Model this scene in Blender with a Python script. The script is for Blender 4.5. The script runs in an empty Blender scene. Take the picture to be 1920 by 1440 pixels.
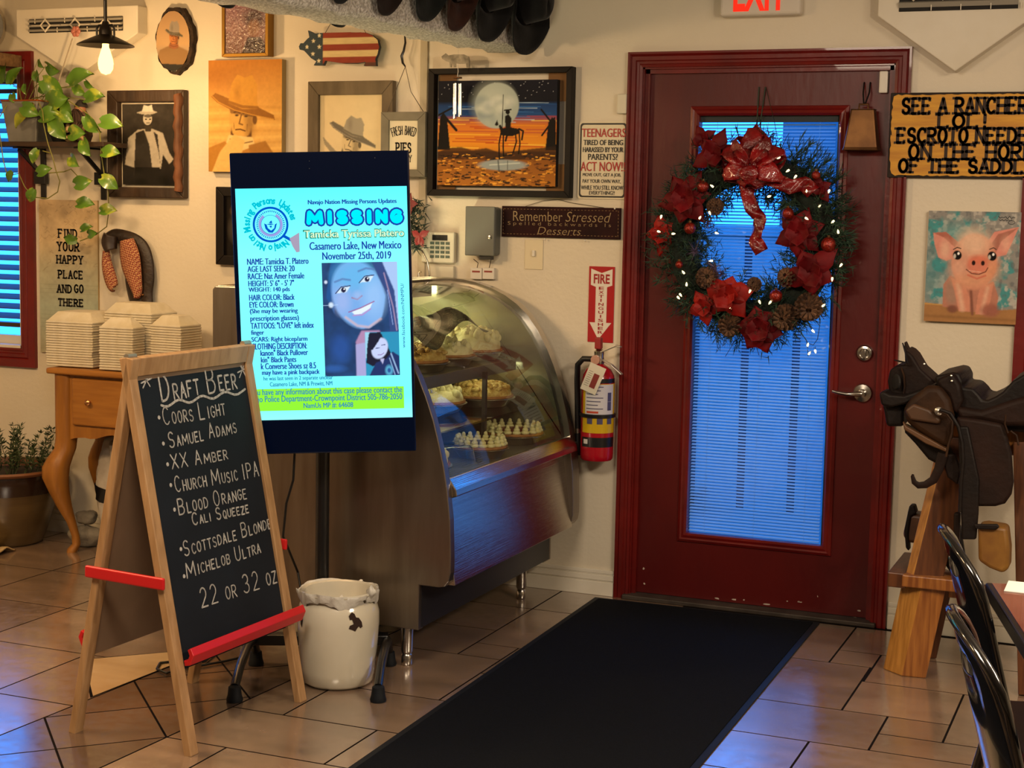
import bpy, bmesh, math, random
import numpy as np
from mathutils import Vector as Vec, Matrix

random.seed(7)
RNG = np.random.default_rng(7)
SC = bpy.context.scene
COL = SC.collection
PI = math.pi
R = math.radians

# ------------------------------------------------------------------ camera
CAM_F = 2958.7                      # focal length in pixels of the 1920 px wide frame
CAM_C = np.array([0.0, -5.8136, 1.5069])

def cam_axes(yaw, pitch, roll):
    cy, sy = math.cos(yaw), math.sin(yaw)
    f = np.array([sy, cy, 0.0]); r = np.array([cy, -sy, 0.0]); u = np.array([0, 0, 1.0])
    cp, sp = math.cos(pitch), math.sin(pitch)
    f, u = f * cp - u * sp, u * cp + f * sp
    cr, sr = math.cos(roll), math.sin(roll)
    r, u = r * cr + u * sr, u * cr - r * sr
    return r, u, f

CAM_R, CAM_U, CAM_FW = cam_axes(R(-22.43216), R(6.25779), R(1.14117))
cd = bpy.data.cameras.new('camera')
cd.sensor_fit = 'HORIZONTAL'; cd.sensor_width = 36.0; cd.lens = CAM_F / 1920 * 36
cd.clip_start = 0.05; cd.clip_end = 100
cam = bpy.data.objects.new('camera', cd); COL.objects.link(cam)
m4 = Matrix.Identity(4)
for i in range(3):
    m4[i][0] = CAM_R[i]; m4[i][1] = CAM_U[i]; m4[i][2] = -CAM_FW[i]; m4[i][3] = CAM_C[i]
cam.matrix_world = m4
SC.camera = cam

# ------------------------------------------------------------------ exposure, world, room lamps
SC.view_settings.view_transform = 'Standard'
SC.view_settings.look = 'None'
SC.view_settings.exposure = 0.0
SC.view_settings.gamma = 1.0
SC.view_settings.use_curve_mapping = False

w = bpy.data.worlds.new('dusk_sky'); SC.world = w; w.use_nodes = True
bg = w.node_tree.nodes['Background']
bg.inputs[0].default_value = (0.03, 0.29, 1.0, 1); bg.inputs[1].default_value = 4.0

def lamp(name, kind, loc, energy, col, size=0.2, aim=None, size_y=None):
    l = bpy.data.lights.new(name, kind); l.energy = energy; l.color = col
    if kind == 'AREA':
        l.size = size
        if size_y: l.shape = 'RECTANGLE'; l.size_y = size_y
    else:
        l.shadow_soft_size = size
    o = bpy.data.objects.new(name, l); COL.objects.link(o); o.location = loc
    if aim is not None:
        d = Vec(aim) - Vec(loc); o.rotation_euler = d.to_track_quat('-Z', 'Y').to_euler()
    return o

WARM = (1.0, 0.66, 0.34); WARMW = (1.0, 0.81, 0.60)
lamp('ceiling_lamp', 'AREA', (-1.5, -3.6, 2.52), 95, WARMW, 0.9, (-1.5, -3.0, 0))
lamp('ceiling_lamp', 'AREA', (1.2, -2.6, 2.52), 80, WARMW, 0.7, (0.9, -2.2, 0))
lamp('ceiling_lamp', 'AREA', (-4.4, -3.0, 2.52), 92, WARM, 0.7, (-4.4, -2.4, 0))
lamp('pendant_lamp_light', 'POINT', (-3.4, -2.3, 2.02), 45, WARM, 0.05)
lamp('pendant_lamp_light', 'POINT', (-3.985, -0.5, 1.985), 15, (1.0, 0.62, 0.28), 0.03)
lamp('pendant_lamp_light', 'POINT', (0.5, -2.7, 2.02), 62, WARMW, 0.06)

# ------------------------------------------------------------------ small tools
def ray(x, y):
    return CAM_FW * CAM_F + CAM_R * (x - 960) - CAM_U * (y - 720)
def on_y(x, y, Y=0.0):
    d = ray(x, y); return CAM_C + d * ((Y - CAM_C[1]) / d[1])
def on_z(x, y, Z=0.0):
    d = ray(x, y); return CAM_C + d * ((Z - CAM_C[2]) / d[2])
def on_x(x, y, X=0.0):
    d = ray(x, y); return CAM_C + d * ((X - CAM_C[0]) / d[0])

def lin(h):
    h = h.lstrip('#'); o = []
    for i in (0, 2, 4):
        c = int(h[i:i + 2], 16) / 255
        o.append(c / 12.92 if c <= 0.04045 else ((c + 0.055) / 1.055) ** 2.4)
    return tuple(o)
def L4(h): return (*lin(h), 1.0) if isinstance(h, str) else (*h[:3], 1.0)

def mat(name, c, rough=0.5, metal=0.0, c2=None, nscale=6.0, stretch=(1, 1, 1), bump=0.0, bscale=60.0, spec=0.5,
        emit=None, estr=0.0, coat=0.0, ior=1.5, sheen=0.0, lo=0.35, hi=0.65, detail=5.0):
    m = bpy.data.materials.new(name); m.use_nodes = True
    nt = m.node_tree; b = nt.nodes['Principled BSDF']
    b.inputs['Base Color'].default_value = L4(c)
    b.inputs['Roughness'].default_value = rough; b.inputs['Metallic'].default_value = metal
    b.inputs['Specular IOR Level'].default_value = spec; b.inputs['IOR'].default_value = ior
    b.inputs['Coat Weight'].default_value = coat; b.inputs['Sheen Weight'].default_value = sheen
    tc = nt.nodes.new('ShaderNodeTexCoord'); mp = nt.nodes.new('ShaderNodeMapping')
    mp.inputs['Scale'].default_value = stretch
    nt.links.new(tc.outputs['Object'], mp.inputs['Vector'])
    if c2 is not None:
        n = nt.nodes.new('ShaderNodeTexNoise'); n.inputs['Scale'].default_value = nscale; n.inputs['Detail'].default_value = detail
        nt.links.new(mp.outputs[0], n.inputs['Vector'])
        r = nt.nodes.new('ShaderNodeValToRGB')
        r.color_ramp.elements[0].position = lo; r.color_ramp.elements[1].position = hi
        r.color_ramp.elements[0].color = L4(c); r.color_ramp.elements[1].color = L4(c2)
        nt.links.new(n.outputs[0], r.inputs[0]); nt.links.new(r.outputs[0], b.inputs['Base Color'])
    if bump:
        n2 = nt.nodes.new('ShaderNodeTexNoise'); n2.inputs['Scale'].default_value = bscale; n2.inputs['Detail'].default_value = 3
        nt.links.new(mp.outputs[0], n2.inputs['Vector'])
        bp = nt.nodes.new('ShaderNodeBump'); bp.inputs['Strength'].default_value = bump; bp.inputs['Distance'].default_value = 0.01
        nt.links.new(n2.outputs[0], bp.inputs['Height']); nt.links.new(bp.outputs[0], b.inputs['Normal'])
    if emit is not None:
        b.inputs['Emission Color'].default_value = L4(emit); b.inputs['Emission Strength'].default_value = estr
    return m

def glow(name, c, s):
    m = bpy.data.materials.new(name); m.use_nodes = True; nt = m.node_tree; nt.nodes.clear()
    e = nt.nodes.new('ShaderNodeEmission'); e.inputs[0].default_value = L4(c); e.inputs[1].default_value = s
    o = nt.nodes.new('ShaderNodeOutputMaterial'); nt.links.new(e.outputs[0], o.inputs[0]); return m

def glass(name, tint='#ffffff', ior=1.5, rough=0.0, boost=1.0):
    """Thin pane: Fresnel mix of a clear and a mirror layer."""
    m = bpy.data.materials.new(name); m.use_nodes = True; nt = m.node_tree; nt.nodes.clear()
    t = nt.nodes.new('ShaderNodeBsdfTransparent'); t.inputs[0].default_value = L4(tint)
    g = nt.nodes.new('ShaderNodeBsdfGlossy'); g.inputs['Roughness'].default_value = rough
    geo = nt.nodes.new('ShaderNodeNewGeometry')
    dt = nt.nodes.new('ShaderNodeVectorMath'); dt.operation = 'DOT_PRODUCT'
    nt.links.new(geo.outputs['Normal'], dt.inputs[0]); nt.links.new(geo.outputs['Incoming'], dt.inputs[1])
    def M(op, p, q=None):
        n = nt.nodes.new('ShaderNodeMath'); n.operation = op; n.use_clamp = op == 'MULTIPLY_ADD'
        for i, v_ in enumerate((p, q)):
            if v_ is None: continue
            if isinstance(v_, (int, float)): n.inputs[i].default_value = v_
            else: nt.links.new(v_, n.inputs[i])
        return n
    f0 = ((ior - 1) / (ior + 1)) ** 2 * boost
    c = M('ABSOLUTE', dt.outputs['Value']); k = M('POWER', M('SUBTRACT', 1.0, c.outputs[0]).outputs[0], 5.0)
    mm = M('MULTIPLY_ADD', k.outputs[0], 1 - f0); mm.inputs[2].default_value = f0
    x = nt.nodes.new('ShaderNodeMixShader'); o = nt.nodes.new('ShaderNodeOutputMaterial')
    nt.links.new(mm.outputs[0], x.inputs[0])
    nt.links.new(t.outputs[0], x.inputs[1]); nt.links.new(g.outputs[0], x.inputs[2]); nt.links.new(x.outputs[0], o.inputs[0])
    return m

def vcol(name, rough=0.6, spec=0.3, emit=0.0, coat=0.0, bump=0.0):
    """Paint carried by the mesh's own colour attribute (pictures, prints, screens)."""
    m = bpy.data.materials.new(name); m.use_nodes = True; nt = m.node_tree; b = nt.nodes['Principled BSDF']
    a = nt.nodes.new('ShaderNodeVertexColor'); a.layer_name = 'Col'
    b.inputs['Roughness'].default_value = rough; b.inputs['Specular IOR Level'].default_value = spec; b.inputs['Coat Weight'].default_value = coat
    if emit:
        nt.links.new(a.outputs[0], b.inputs['Emission Color']); b.inputs['Emission Strength'].default_value = emit
        b.inputs['Base Color'].default_value = (0.01, 0.01, 0.012, 1)
    else:
        nt.links.new(a.outputs[0], b.inputs['Base Color'])
    if bump:
        n2 = nt.nodes.new('ShaderNodeTexNoise'); n2.inputs['Scale'].default_value = 90
        tc = nt.nodes.new('ShaderNodeTexCoord'); nt.links.new(tc.outputs['Object'], n2.inputs['Vector'])
        bp = nt.nodes.new('ShaderNodeBump'); bp.inputs['Strength'].default_value = bump; bp.inputs['Distance'].default_value = 0.01
        nt.links.new(n2.outputs[0], bp.inputs['Height']); nt.links.new(bp.outputs[0], b.inputs['Normal'])
    return m

def wloc(o):
    p = Vec((0, 0, 0))
    while o is not None:
        p += o.location; o = o.parent
    return p

def tag(o, label, cat, group=None, kind=None):
    o['label'] = label; o['category'] = cat
    if group: o['group'] = group
    if kind: o['kind'] = kind
    return o

def thing(name, label, cat, loc=(0, 0, 0), group=None):
    o = bpy.data.objects.new(name, None); COL.objects.link(o); o.empty_display_size = 0.05
    o.location = Vec(loc)
    return tag(o, label, cat, group)

def dup(root, loc=None, label=None, group=None, rotz=None):
    c = root.copy(); COL.objects.link(c)
    if loc is not None: c.location = Vec(loc)
    if rotz is not None: c.rotation_euler.z = rotz
    if label: c['label'] = label
    if group: c['group'] = group
    def kids(src, dst):
        for ch in list(src.children):
            k = ch.copy(); COL.objects.link(k); k.parent = dst
            kids(ch, k)
    kids(root, c)
    return c

class MB:
    """Collects shapes in world coordinates and links them as one mesh object."""
    def __init__(s): s.v = []; s.f = []; s.m = []; s.cm = 0
    def add(s, vs, fs):
        b = len(s.v); s.v += [tuple(map(float, p)) for p in vs]
        for f in fs: s.f.append([i + b for i in f]); s.m.append(s.cm)
        return s
    def mi(s, i): s.cm = i; return s
    def box(s, a, b):
        x0, x1 = sorted((a[0], b[0])); y0, y1 = sorted((a[1], b[1])); z0, z1 = sorted((a[2], b[2]))
        return s.add([(x0, y0, z0), (x1, y0, z0), (x1, y1, z0), (x0, y1, z0), (x0, y0, z1), (x1, y0, z1), (x1, y1, z1), (x0, y1, z1)],
                     [(0, 3, 2, 1), (4, 5, 6, 7), (0, 1, 5, 4), (1, 2, 6, 5), (2, 3, 7, 6), (3, 0, 4, 7)])
    def bar(s, a, b, wd, ht, up=(0, 0, 1)):
        a = Vec(a); b = Vec(b); d = (b - a).normalized(); u = Vec(up)
        x = d.cross(u).normalized(); u = x.cross(d).normalized()
        ps = []
        for p in (a, b):
            for i, j in ((-1, -1), (1, -1), (1, 1), (-1, 1)): ps.append(p + x * (i * wd / 2) + u * (j * ht / 2))
        return s.add(ps, [(0, 1, 2, 3), (7, 6, 5, 4), (0, 4, 5, 1), (1, 5, 6, 2), (2, 6, 7, 3), (3, 7, 4, 0)])
    def tube(s, pts, r, n=10, closed=False, caps=True, flat=1.0, nrm=None):
        pts = [Vec(p) for p in pts]; N = len(pts); rs = r if isinstance(r, (list, tuple)) else [r] * N
        T = []
        for i in range(N):
            a = pts[(i - 1) % N] if closed or i > 0 else pts[i]; b = pts[(i + 1) % N] if closed or i < N - 1 else pts[i]
            d = (b - a); T.append(d.normalized() if d.length > 1e-9 else Vec((0, 0, 1)))
        u = Vec(nrm) if nrm is not None else (Vec((0, 0, 1)) if abs(T[0].z) < 0.9 else Vec((1, 0, 0)))
        vs = []
        for i in range(N):
            if nrm is not None: u = Vec(nrm)
            u = (u - T[i] * u.dot(T[i])); u = u.normalized() if u.length > 1e-6 else T[i].orthogonal().normalized()
            w2 = T[i].cross(u)
            for k in range(n):
                t = 2 * PI * k / n; vs.append(pts[i] + (u * math.cos(t) * flat + w2 * math.sin(t)) * rs[i])
        fs = []
        for i in range(N if closed else N - 1):
            j = (i + 1) % N
            for k in range(n): fs.append((i * n + k, i * n + (k + 1) % n, j * n + (k + 1) % n, j * n + k))
        if caps and not closed: fs += [tuple(range(n - 1, -1, -1)), tuple(range((N - 1) * n, N * n))]
        return s.add(vs, fs)
    def lathe(s, prof, c=(0, 0, 0), n=32, axis=(0, 0, 1), xs=1.0, cap=False):
        ax = Vec(axis).normalized(); x = ax.orthogonal().normalized(); y = ax.cross(x)
        if abs(ax.z) > 0.99: x = Vec((1, 0, 0)); y = Vec((0, 1, 0)) * (1 if ax.z > 0 else -1)
        vs = []; fs = []; c = Vec(c)
        for r, z in prof:
            for k in range(n):
                t = 2 * PI * k / n; vs.append(c + ax * z + x * (r * math.cos(t) * xs) + y * (r * math.sin(t)))
        for i in range(len(prof) - 1):
            for k in range(n): fs.append((i * n + k, i * n + (k + 1) % n, (i + 1) * n + (k + 1) % n, (i + 1) * n + k))
        if cap:
            fs.append(tuple(range(n - 1, -1, -1))); fs.append(tuple(range((len(prof) - 1) * n, len(prof) * n)))
        return s.add(vs, fs)
    def ball(s, c, r, nu=16, nv=10, rot=None):
        r = r if isinstance(r, (tuple, list)) else (r, r, r); c = Vec(c); vs = []; fs = []
        for j in range(nv + 1):
            p = PI * j / nv
            for i in range(nu):
                t = 2 * PI * i / nu
                q = Vec((r[0] * math.sin(p) * math.cos(t), r[1] * math.sin(p) * math.sin(t), r[2] * math.cos(p)))
                if rot is not None: q = rot @ q
                vs.append(c + q)
        for j in range(nv):
            for i in range(nu): fs.append((j * nu + i, (j + 1) * nu + i, (j + 1) * nu + (i + 1) % nu, j * nu + (i + 1) % nu))
        return s.add(vs, fs)
    def prism(s, pts, ex):
        n = len(pts); pts = [Vec(p) for p in pts]; ex = Vec(ex)
        return s.add(pts + [p + ex for p in pts], [tuple(range(n - 1, -1, -1)), tuple(range(n, 2 * n))] + [(i, (i + 1) % n, (i + 1) % n + n, i + n) for i in range(n)])
    def poly(s, pts): return s.add(pts, [tuple(range(len(pts)))])
    def grid(s, fn, nu, nv, closed_u=False):
        vs = []; fs = []
        for j in range(nv + 1):
            for i in range(nu + (0 if closed_u else 1)): vs.append(fn(i / nu, j / nv))
        W = nu if closed_u else nu + 1
        for j in range(nv):
            for i in range(nu):
                a = j * W + i; b = j * W + (i + 1) % W; fs.append((a, b, b + W, a + W))
        return s.add(vs, fs)
    def build(s, name, mats, parent=None, smooth=None, bevel=0.0, solid=0.0, origin=None, sub=0, merge=False, seg=2):
        me = bpy.data.meshes.new(name)
        org = wloc(parent) if parent is not None else Vec(origin if origin is not None else (0, 0, 0))
        va = np.array(s.v) - np.array(org)
        me.from_pydata([tuple(p) for p in va], [], s.f)
        mats = mats if isinstance(mats, (list, tuple)) else [mats]
        for m in mats: me.materials.append(m)
        if len(mats) > 1: me.polygons.foreach_set('material_index', s.m)
        if merge or sub:
            bm = bmesh.new(); bm.from_mesh(me); bmesh.ops.remove_doubles(bm, verts=bm.verts, dist=1e-5); bm.to_mesh(me); bm.free()
        if smooth is not None:
            me.polygons.foreach_set('use_smooth', [True] * len(me.polygons))
            if smooth < 179: me.set_sharp_from_angle(angle=R(smooth))
        me.update()
        o = bpy.data.objects.new(name, me); COL.objects.link(o)
        if parent is not None: o.parent = parent
        else: o.location = org
        if solid:
            md = o.modifiers.new('solidify', 'SOLIDIFY'); md.thickness = solid; md.offset = 0
        if bevel:
            md = o.modifiers.new('bevel', 'BEVEL'); md.width = bevel; md.segments = seg; md.limit_method = 'ANGLE'; md.angle_limit = R(40)
        if sub:
            md = o.modifiers.new('subsurf', 'SUBSURF'); md.levels = sub; md.render_levels = sub
        return o

class Frame:
    """A flat working surface: origin, right, up and outward normal, all in world space."""
    def __init__(s, o, u, v, n): s.o = Vec(o); s.u = Vec(u).normalized(); s.v = Vec(v).normalized(); s.n = Vec(n).normalized()
    def p(s, a, b, d=0.0): return s.o + s.u * a + s.v * b + s.n * d
    def px(s, x, y):
        d = Vec(ray(x, y)); c = Vec(CAM_C); t = (s.o - c).dot(s.n) / d.dot(s.n); q = c + d * t - s.o
        return q.dot(s.u), q.dot(s.v)

def wall_frame(off=0.0): return Frame((0, -off, 0), (1, 0, 0), (0, 0, 1), (0, -1, 0))

def rect_px(x0, y0, x1, y1, off=0.0):
    """World X and Z span on the back wall of a rectangle seen with these corners."""
    a = on_y(x0, y0, -off); b = on_y(x1, y1, -off); return a[0], b[0], b[2], a[2]   # x0,x1,z0,z1

# ------------------------------------------------------------------ lettering
_tc = {}
def glyphs(body, bold=0.0):
    k = (body, bold)
    if k in _tc: return _tc[k]
    cu = bpy.data.curves.new('t', 'FONT'); cu.body = body; cu.size = 1.0; cu.offset = bold; cu.resolution_u = 3
    o = bpy.data.objects.new('t', cu); COL.objects.link(o)
    bpy.context.view_layer.update()
    e = o.evaluated_get(bpy.context.evaluated_depsgraph_get()); me = e.to_mesh()
    vs = np.array([v.co[:2] for v in me.vertices]); fs = [tuple(p.vertices) for p in me.polygons]
    e.to_mesh_clear(); bpy.data.objects.remove(o); bpy.data.curves.remove(cu)
    _tc[k] = (vs, fs); return vs, fs

def text(mb, fr, body, a0, b0, wd, ht, d=0.0012, bold=0.0, shear=0.0, asc=None):
    """Lettering fitted into a box with lower left (a0,b0) on a frame."""
    vs, fs = glyphs(body, bold)
    if len(vs) == 0: return
    lo = vs.min(0); hi = vs.max(0)
    out = []
    for x, y in vs:
        fx = (x - lo[0]) / (hi[0] - lo[0]); fy = (y - lo[1]) / (hi[1] - lo[1])
        out.append(fr.p(a0 + fx * wd + shear * fy * ht, b0 + fy * ht, d))
    mb.add(out, fs)

def text_px(mb, fr, body, x0, y0, x1, y1, d=0.0012, bold=0.0):
    """Lettering whose box on the surface spans these picture corners (left top, right bottom)."""
    a0, b1 = fr.px(x0, y0); a1, b0 = fr.px(x1, y1)
    text(mb, fr, body, a0, b0, a1 - a0, b1 - b0, d, bold)

def arc(cx, cy, rx, ry, t0, t1, n=10):
    return [(cx + rx * math.cos(R(t0 + (t1 - t0) * i / n)), cy + ry * math.sin(R(t0 + (t1 - t0) * i / n))) for i in range(n + 1)]
ST = {
 'A': [[(0, 0), (.5, 1), (1, 0)], [(.2, .36), (.8, .36)]], 'B': [[(0, 0), (0, 1)], [(0, 1)] + arc(.5, .76, .4, .24, 90, -90, 6) + [(0, .52)], [(0, .52)] + arc(.52, .26, .46, .26, 90, -90, 6) + [(0, 0)]],
 'C': [arc(.55, .5, .55, .5, 45, 315, 12)], 'D': [[(0, 0), (0, 1)], [(0, 1)] + arc(.3, .5, .7, .5, 90, -90, 8) + [(0, 0)]],
 'E': [[(0, 0), (0, 1)], [(0, 1), (.9, 1)], [(0, .52), (.7, .52)], [(0, 0), (.9, 0)]], 'F': [[(0, 0), (0, 1)], [(0, 1), (.9, 1)], [(0, .52), (.7, .52)]],
 'G': [arc(.55, .5, .55, .5, 45, 330, 12) + [(1, .45), (.6, .45)]], 'H': [[(0, 0), (0, 1)], [(1, 0), (1, 1)], [(0, .5), (1, .5)]],
 'I': [[(.5, 0), (.5, 1)]], 'J': [[(.7, 1), (.7, .25)] + arc(.4, .25, .3, .25, 0, -160, 6)], 'K': [[(0, 0), (0, 1)], [(.9, 1), (0, .45)], [(.3, .62), (1, 0)]],
 'L': [[(0, 1), (0, 0), (.85, 0)]], 'M': [[(0, 0), (.08, 1), (.5, .25), (.92, 1), (1, 0)]], 'N': [[(0, 0), (0, 1), (1, 0), (1, 1)]],
 'O': [arc(.5, .5, .5, .5, 90, 450, 16)], 'P': [[(0, 0), (0, 1)], [(0, 1)] + arc(.5, .74, .45, .26, 90, -90, 6) + [(0, .48)]],
 'Q': [arc(.5, .5, .5, .5, 90, 450, 16), [(.6, .25), (1, -.05)]], 'R': [[(0, 0), (0, 1)], [(0, 1)] + arc(.5, .74, .42, .26, 90, -90, 6) + [(0, .48)], [(.35, .48), (1, 0)]],
 'S': [arc(.5, .75, .42, .25, 30, 270, 8) + arc(.5, .25, .46, .25, 90, -150, 8)[1:]], 'T': [[(.5, 0), (.5, 1)], [(0, 1), (1, 1)]],
 'U': [[(0, 1), (0, .35)] + arc(.5, .35, .5, .35, 180, 360, 8) + [(1, 1)]], 'V': [[(0, 1), (.5, 0), (1, 1)]], 'W': [[(0, 1), (.25, 0), (.5, .7), (.75, 0), (1, 1)]],
 'X': [[(0, 0), (1, 1)], [(0, 1), (1, 0)]], 'Y': [[(0, 1), (.5, .5), (1, 1)], [(.5, .5), (.5, 0)]], 'Z': [[(0, 1), (1, 1), (0, 0), (1, 0)]],
 '2': [arc(.5, .7, .42, .3, 160, -35, 8) + [(.05, 0), (1, 0)]], '3': [arc(.45, .75, .42, .25, 150, -90, 8), arc(.45, .26, .48, .26, 90, -150, 8)],
 '!': [[(.5, 1), (.5, .35)], [(.5, .08), (.5, 0)]], '*': [[(.1, .05), (.85, .9)], [(.3, 1), (.75, 0)], [(0, .42), (1, .55)], [(.5, 1.05), (.5, .5)]], '.': [[(.45, .4), (.55, .45)]],
 '?': [arc(.5, .72, .42, .28, 160, -60, 8) + [(.5, .3)], [(.5, .06), (.5, 0)]],
}
NARROW = {'I': .35, '!': .3, '.': .25, 'J': .7, 'M': 1.25, 'W': 1.3}
SERIF = {'A': [(0, 0), (1, 0)], 'F': [(0, 0), (0, 1)], 'E': [(0, 0), (0, 1)], 'H': [(0, 0), (0, 1), (1, 0), (1, 1)], 'I': [(.5, 0), (.5, 1)], 'K': [(0, 0), (0, 1), (1, 0), (.9, 1)],
         'L': [(0, 1), (0, 0)], 'M': [(0, 0), (.05, 1), (.95, 1), (1, 0)], 'N': [(0, 0), (0, 1), (1, 1)], 'P': [(0, 0), (0, 1)], 'R': [(0, 0), (0, 1), (1, 0)], 'T': [(.5, 0)], 'U': [(0, 1), (1, 1)],
         'Y': [(0, 1), (1, 1), (.5, 0)], 'D': [(0, 0), (0, 1)], 'B': [(0, 0), (0, 1)], 'V': [(0, 1), (1, 1)], 'W': [(0, 1), (1, 1)]}
VSER = {'E': [(.9, 0, .2), (.9, 1, -.2)], 'F': [(.9, 1, -.2)], 'L': [(.85, 0, .2)], 'T': [(0, 1, -.22), (1, 1, -.22)], 'S': [(.86, .87, -.18), (.1, .13, .18)], 'C': [(.93, .86, -.2)]}

def ribbon(mb, P, wd, fn, disc=8):
    """Flat brush stroke of width wd along 2-D points P; fn maps 2-D to world."""
    for i in range(len(P) - 1):
        (x0, y0), (x1, y1) = P[i], P[i + 1]; l = math.hypot(x1 - x0, y1 - y0)
        if l < 1e-9: continue
        nx, ny = -(y1 - y0) / l * wd / 2, (x1 - x0) / l * wd / 2
        mb.poly([fn(x0 - nx, y0 - ny), fn(x1 - nx, y1 - ny), fn(x1 + nx, y1 + ny), fn(x0 + nx, y0 + ny)])
    if disc:
        for x, y in P: mb.poly([fn(x + wd / 2 * math.cos(2 * PI * k / disc), y + wd / 2 * math.sin(2 * PI * k / disc)) for k in range(disc)])

def strokes(mb, body, a, b, wd, ht, fn, pen=0.01, serif=0.0, small=0.72, jit=0.0, disc=8, gap=0.35, vary=0.0):
    """Hand lettering: capitals full height, lower case drawn as small capitals."""
    items = []; x = 0.0
    for ch in body:
        if ch == ' ': x += 0.65; continue
        sc = small if ch.islower() else 1.0
        k = ch.upper(); wid = NARROW.get(k, .78) * sc
        items.append((k, x, wid, sc)); x += wid + gap * (sc if sc < 1 else 1)
    tot = max(x - gap, 1e-6); sx = wd / tot
    for k, x0, wid, sc in items:
        dy = random.uniform(-jit, jit) * ht
        tr = lambda q: (a + (x0 + q[0] * wid) * sx, b + dy + q[1] * sc * ht)
        for pl in ST.get(k, []):
            ribbon(mb, [tr(q) for q in pl], pen * (1 + random.uniform(-vary, vary)), fn, disc)
        if serif:
            hw = serif / 2
            for q in SERIF.get(k, []):
                X, Y = tr(q); ribbon(mb, [(X - hw, Y), (X + hw, Y)], pen * .75, fn, 0)
            for qx, qy, dl in VSER.get(k, []):
                X, Y = tr((qx, qy)); ribbon(mb, [(X, Y), (X, Y + dl * ht)], pen * .8, fn, 0)

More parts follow.
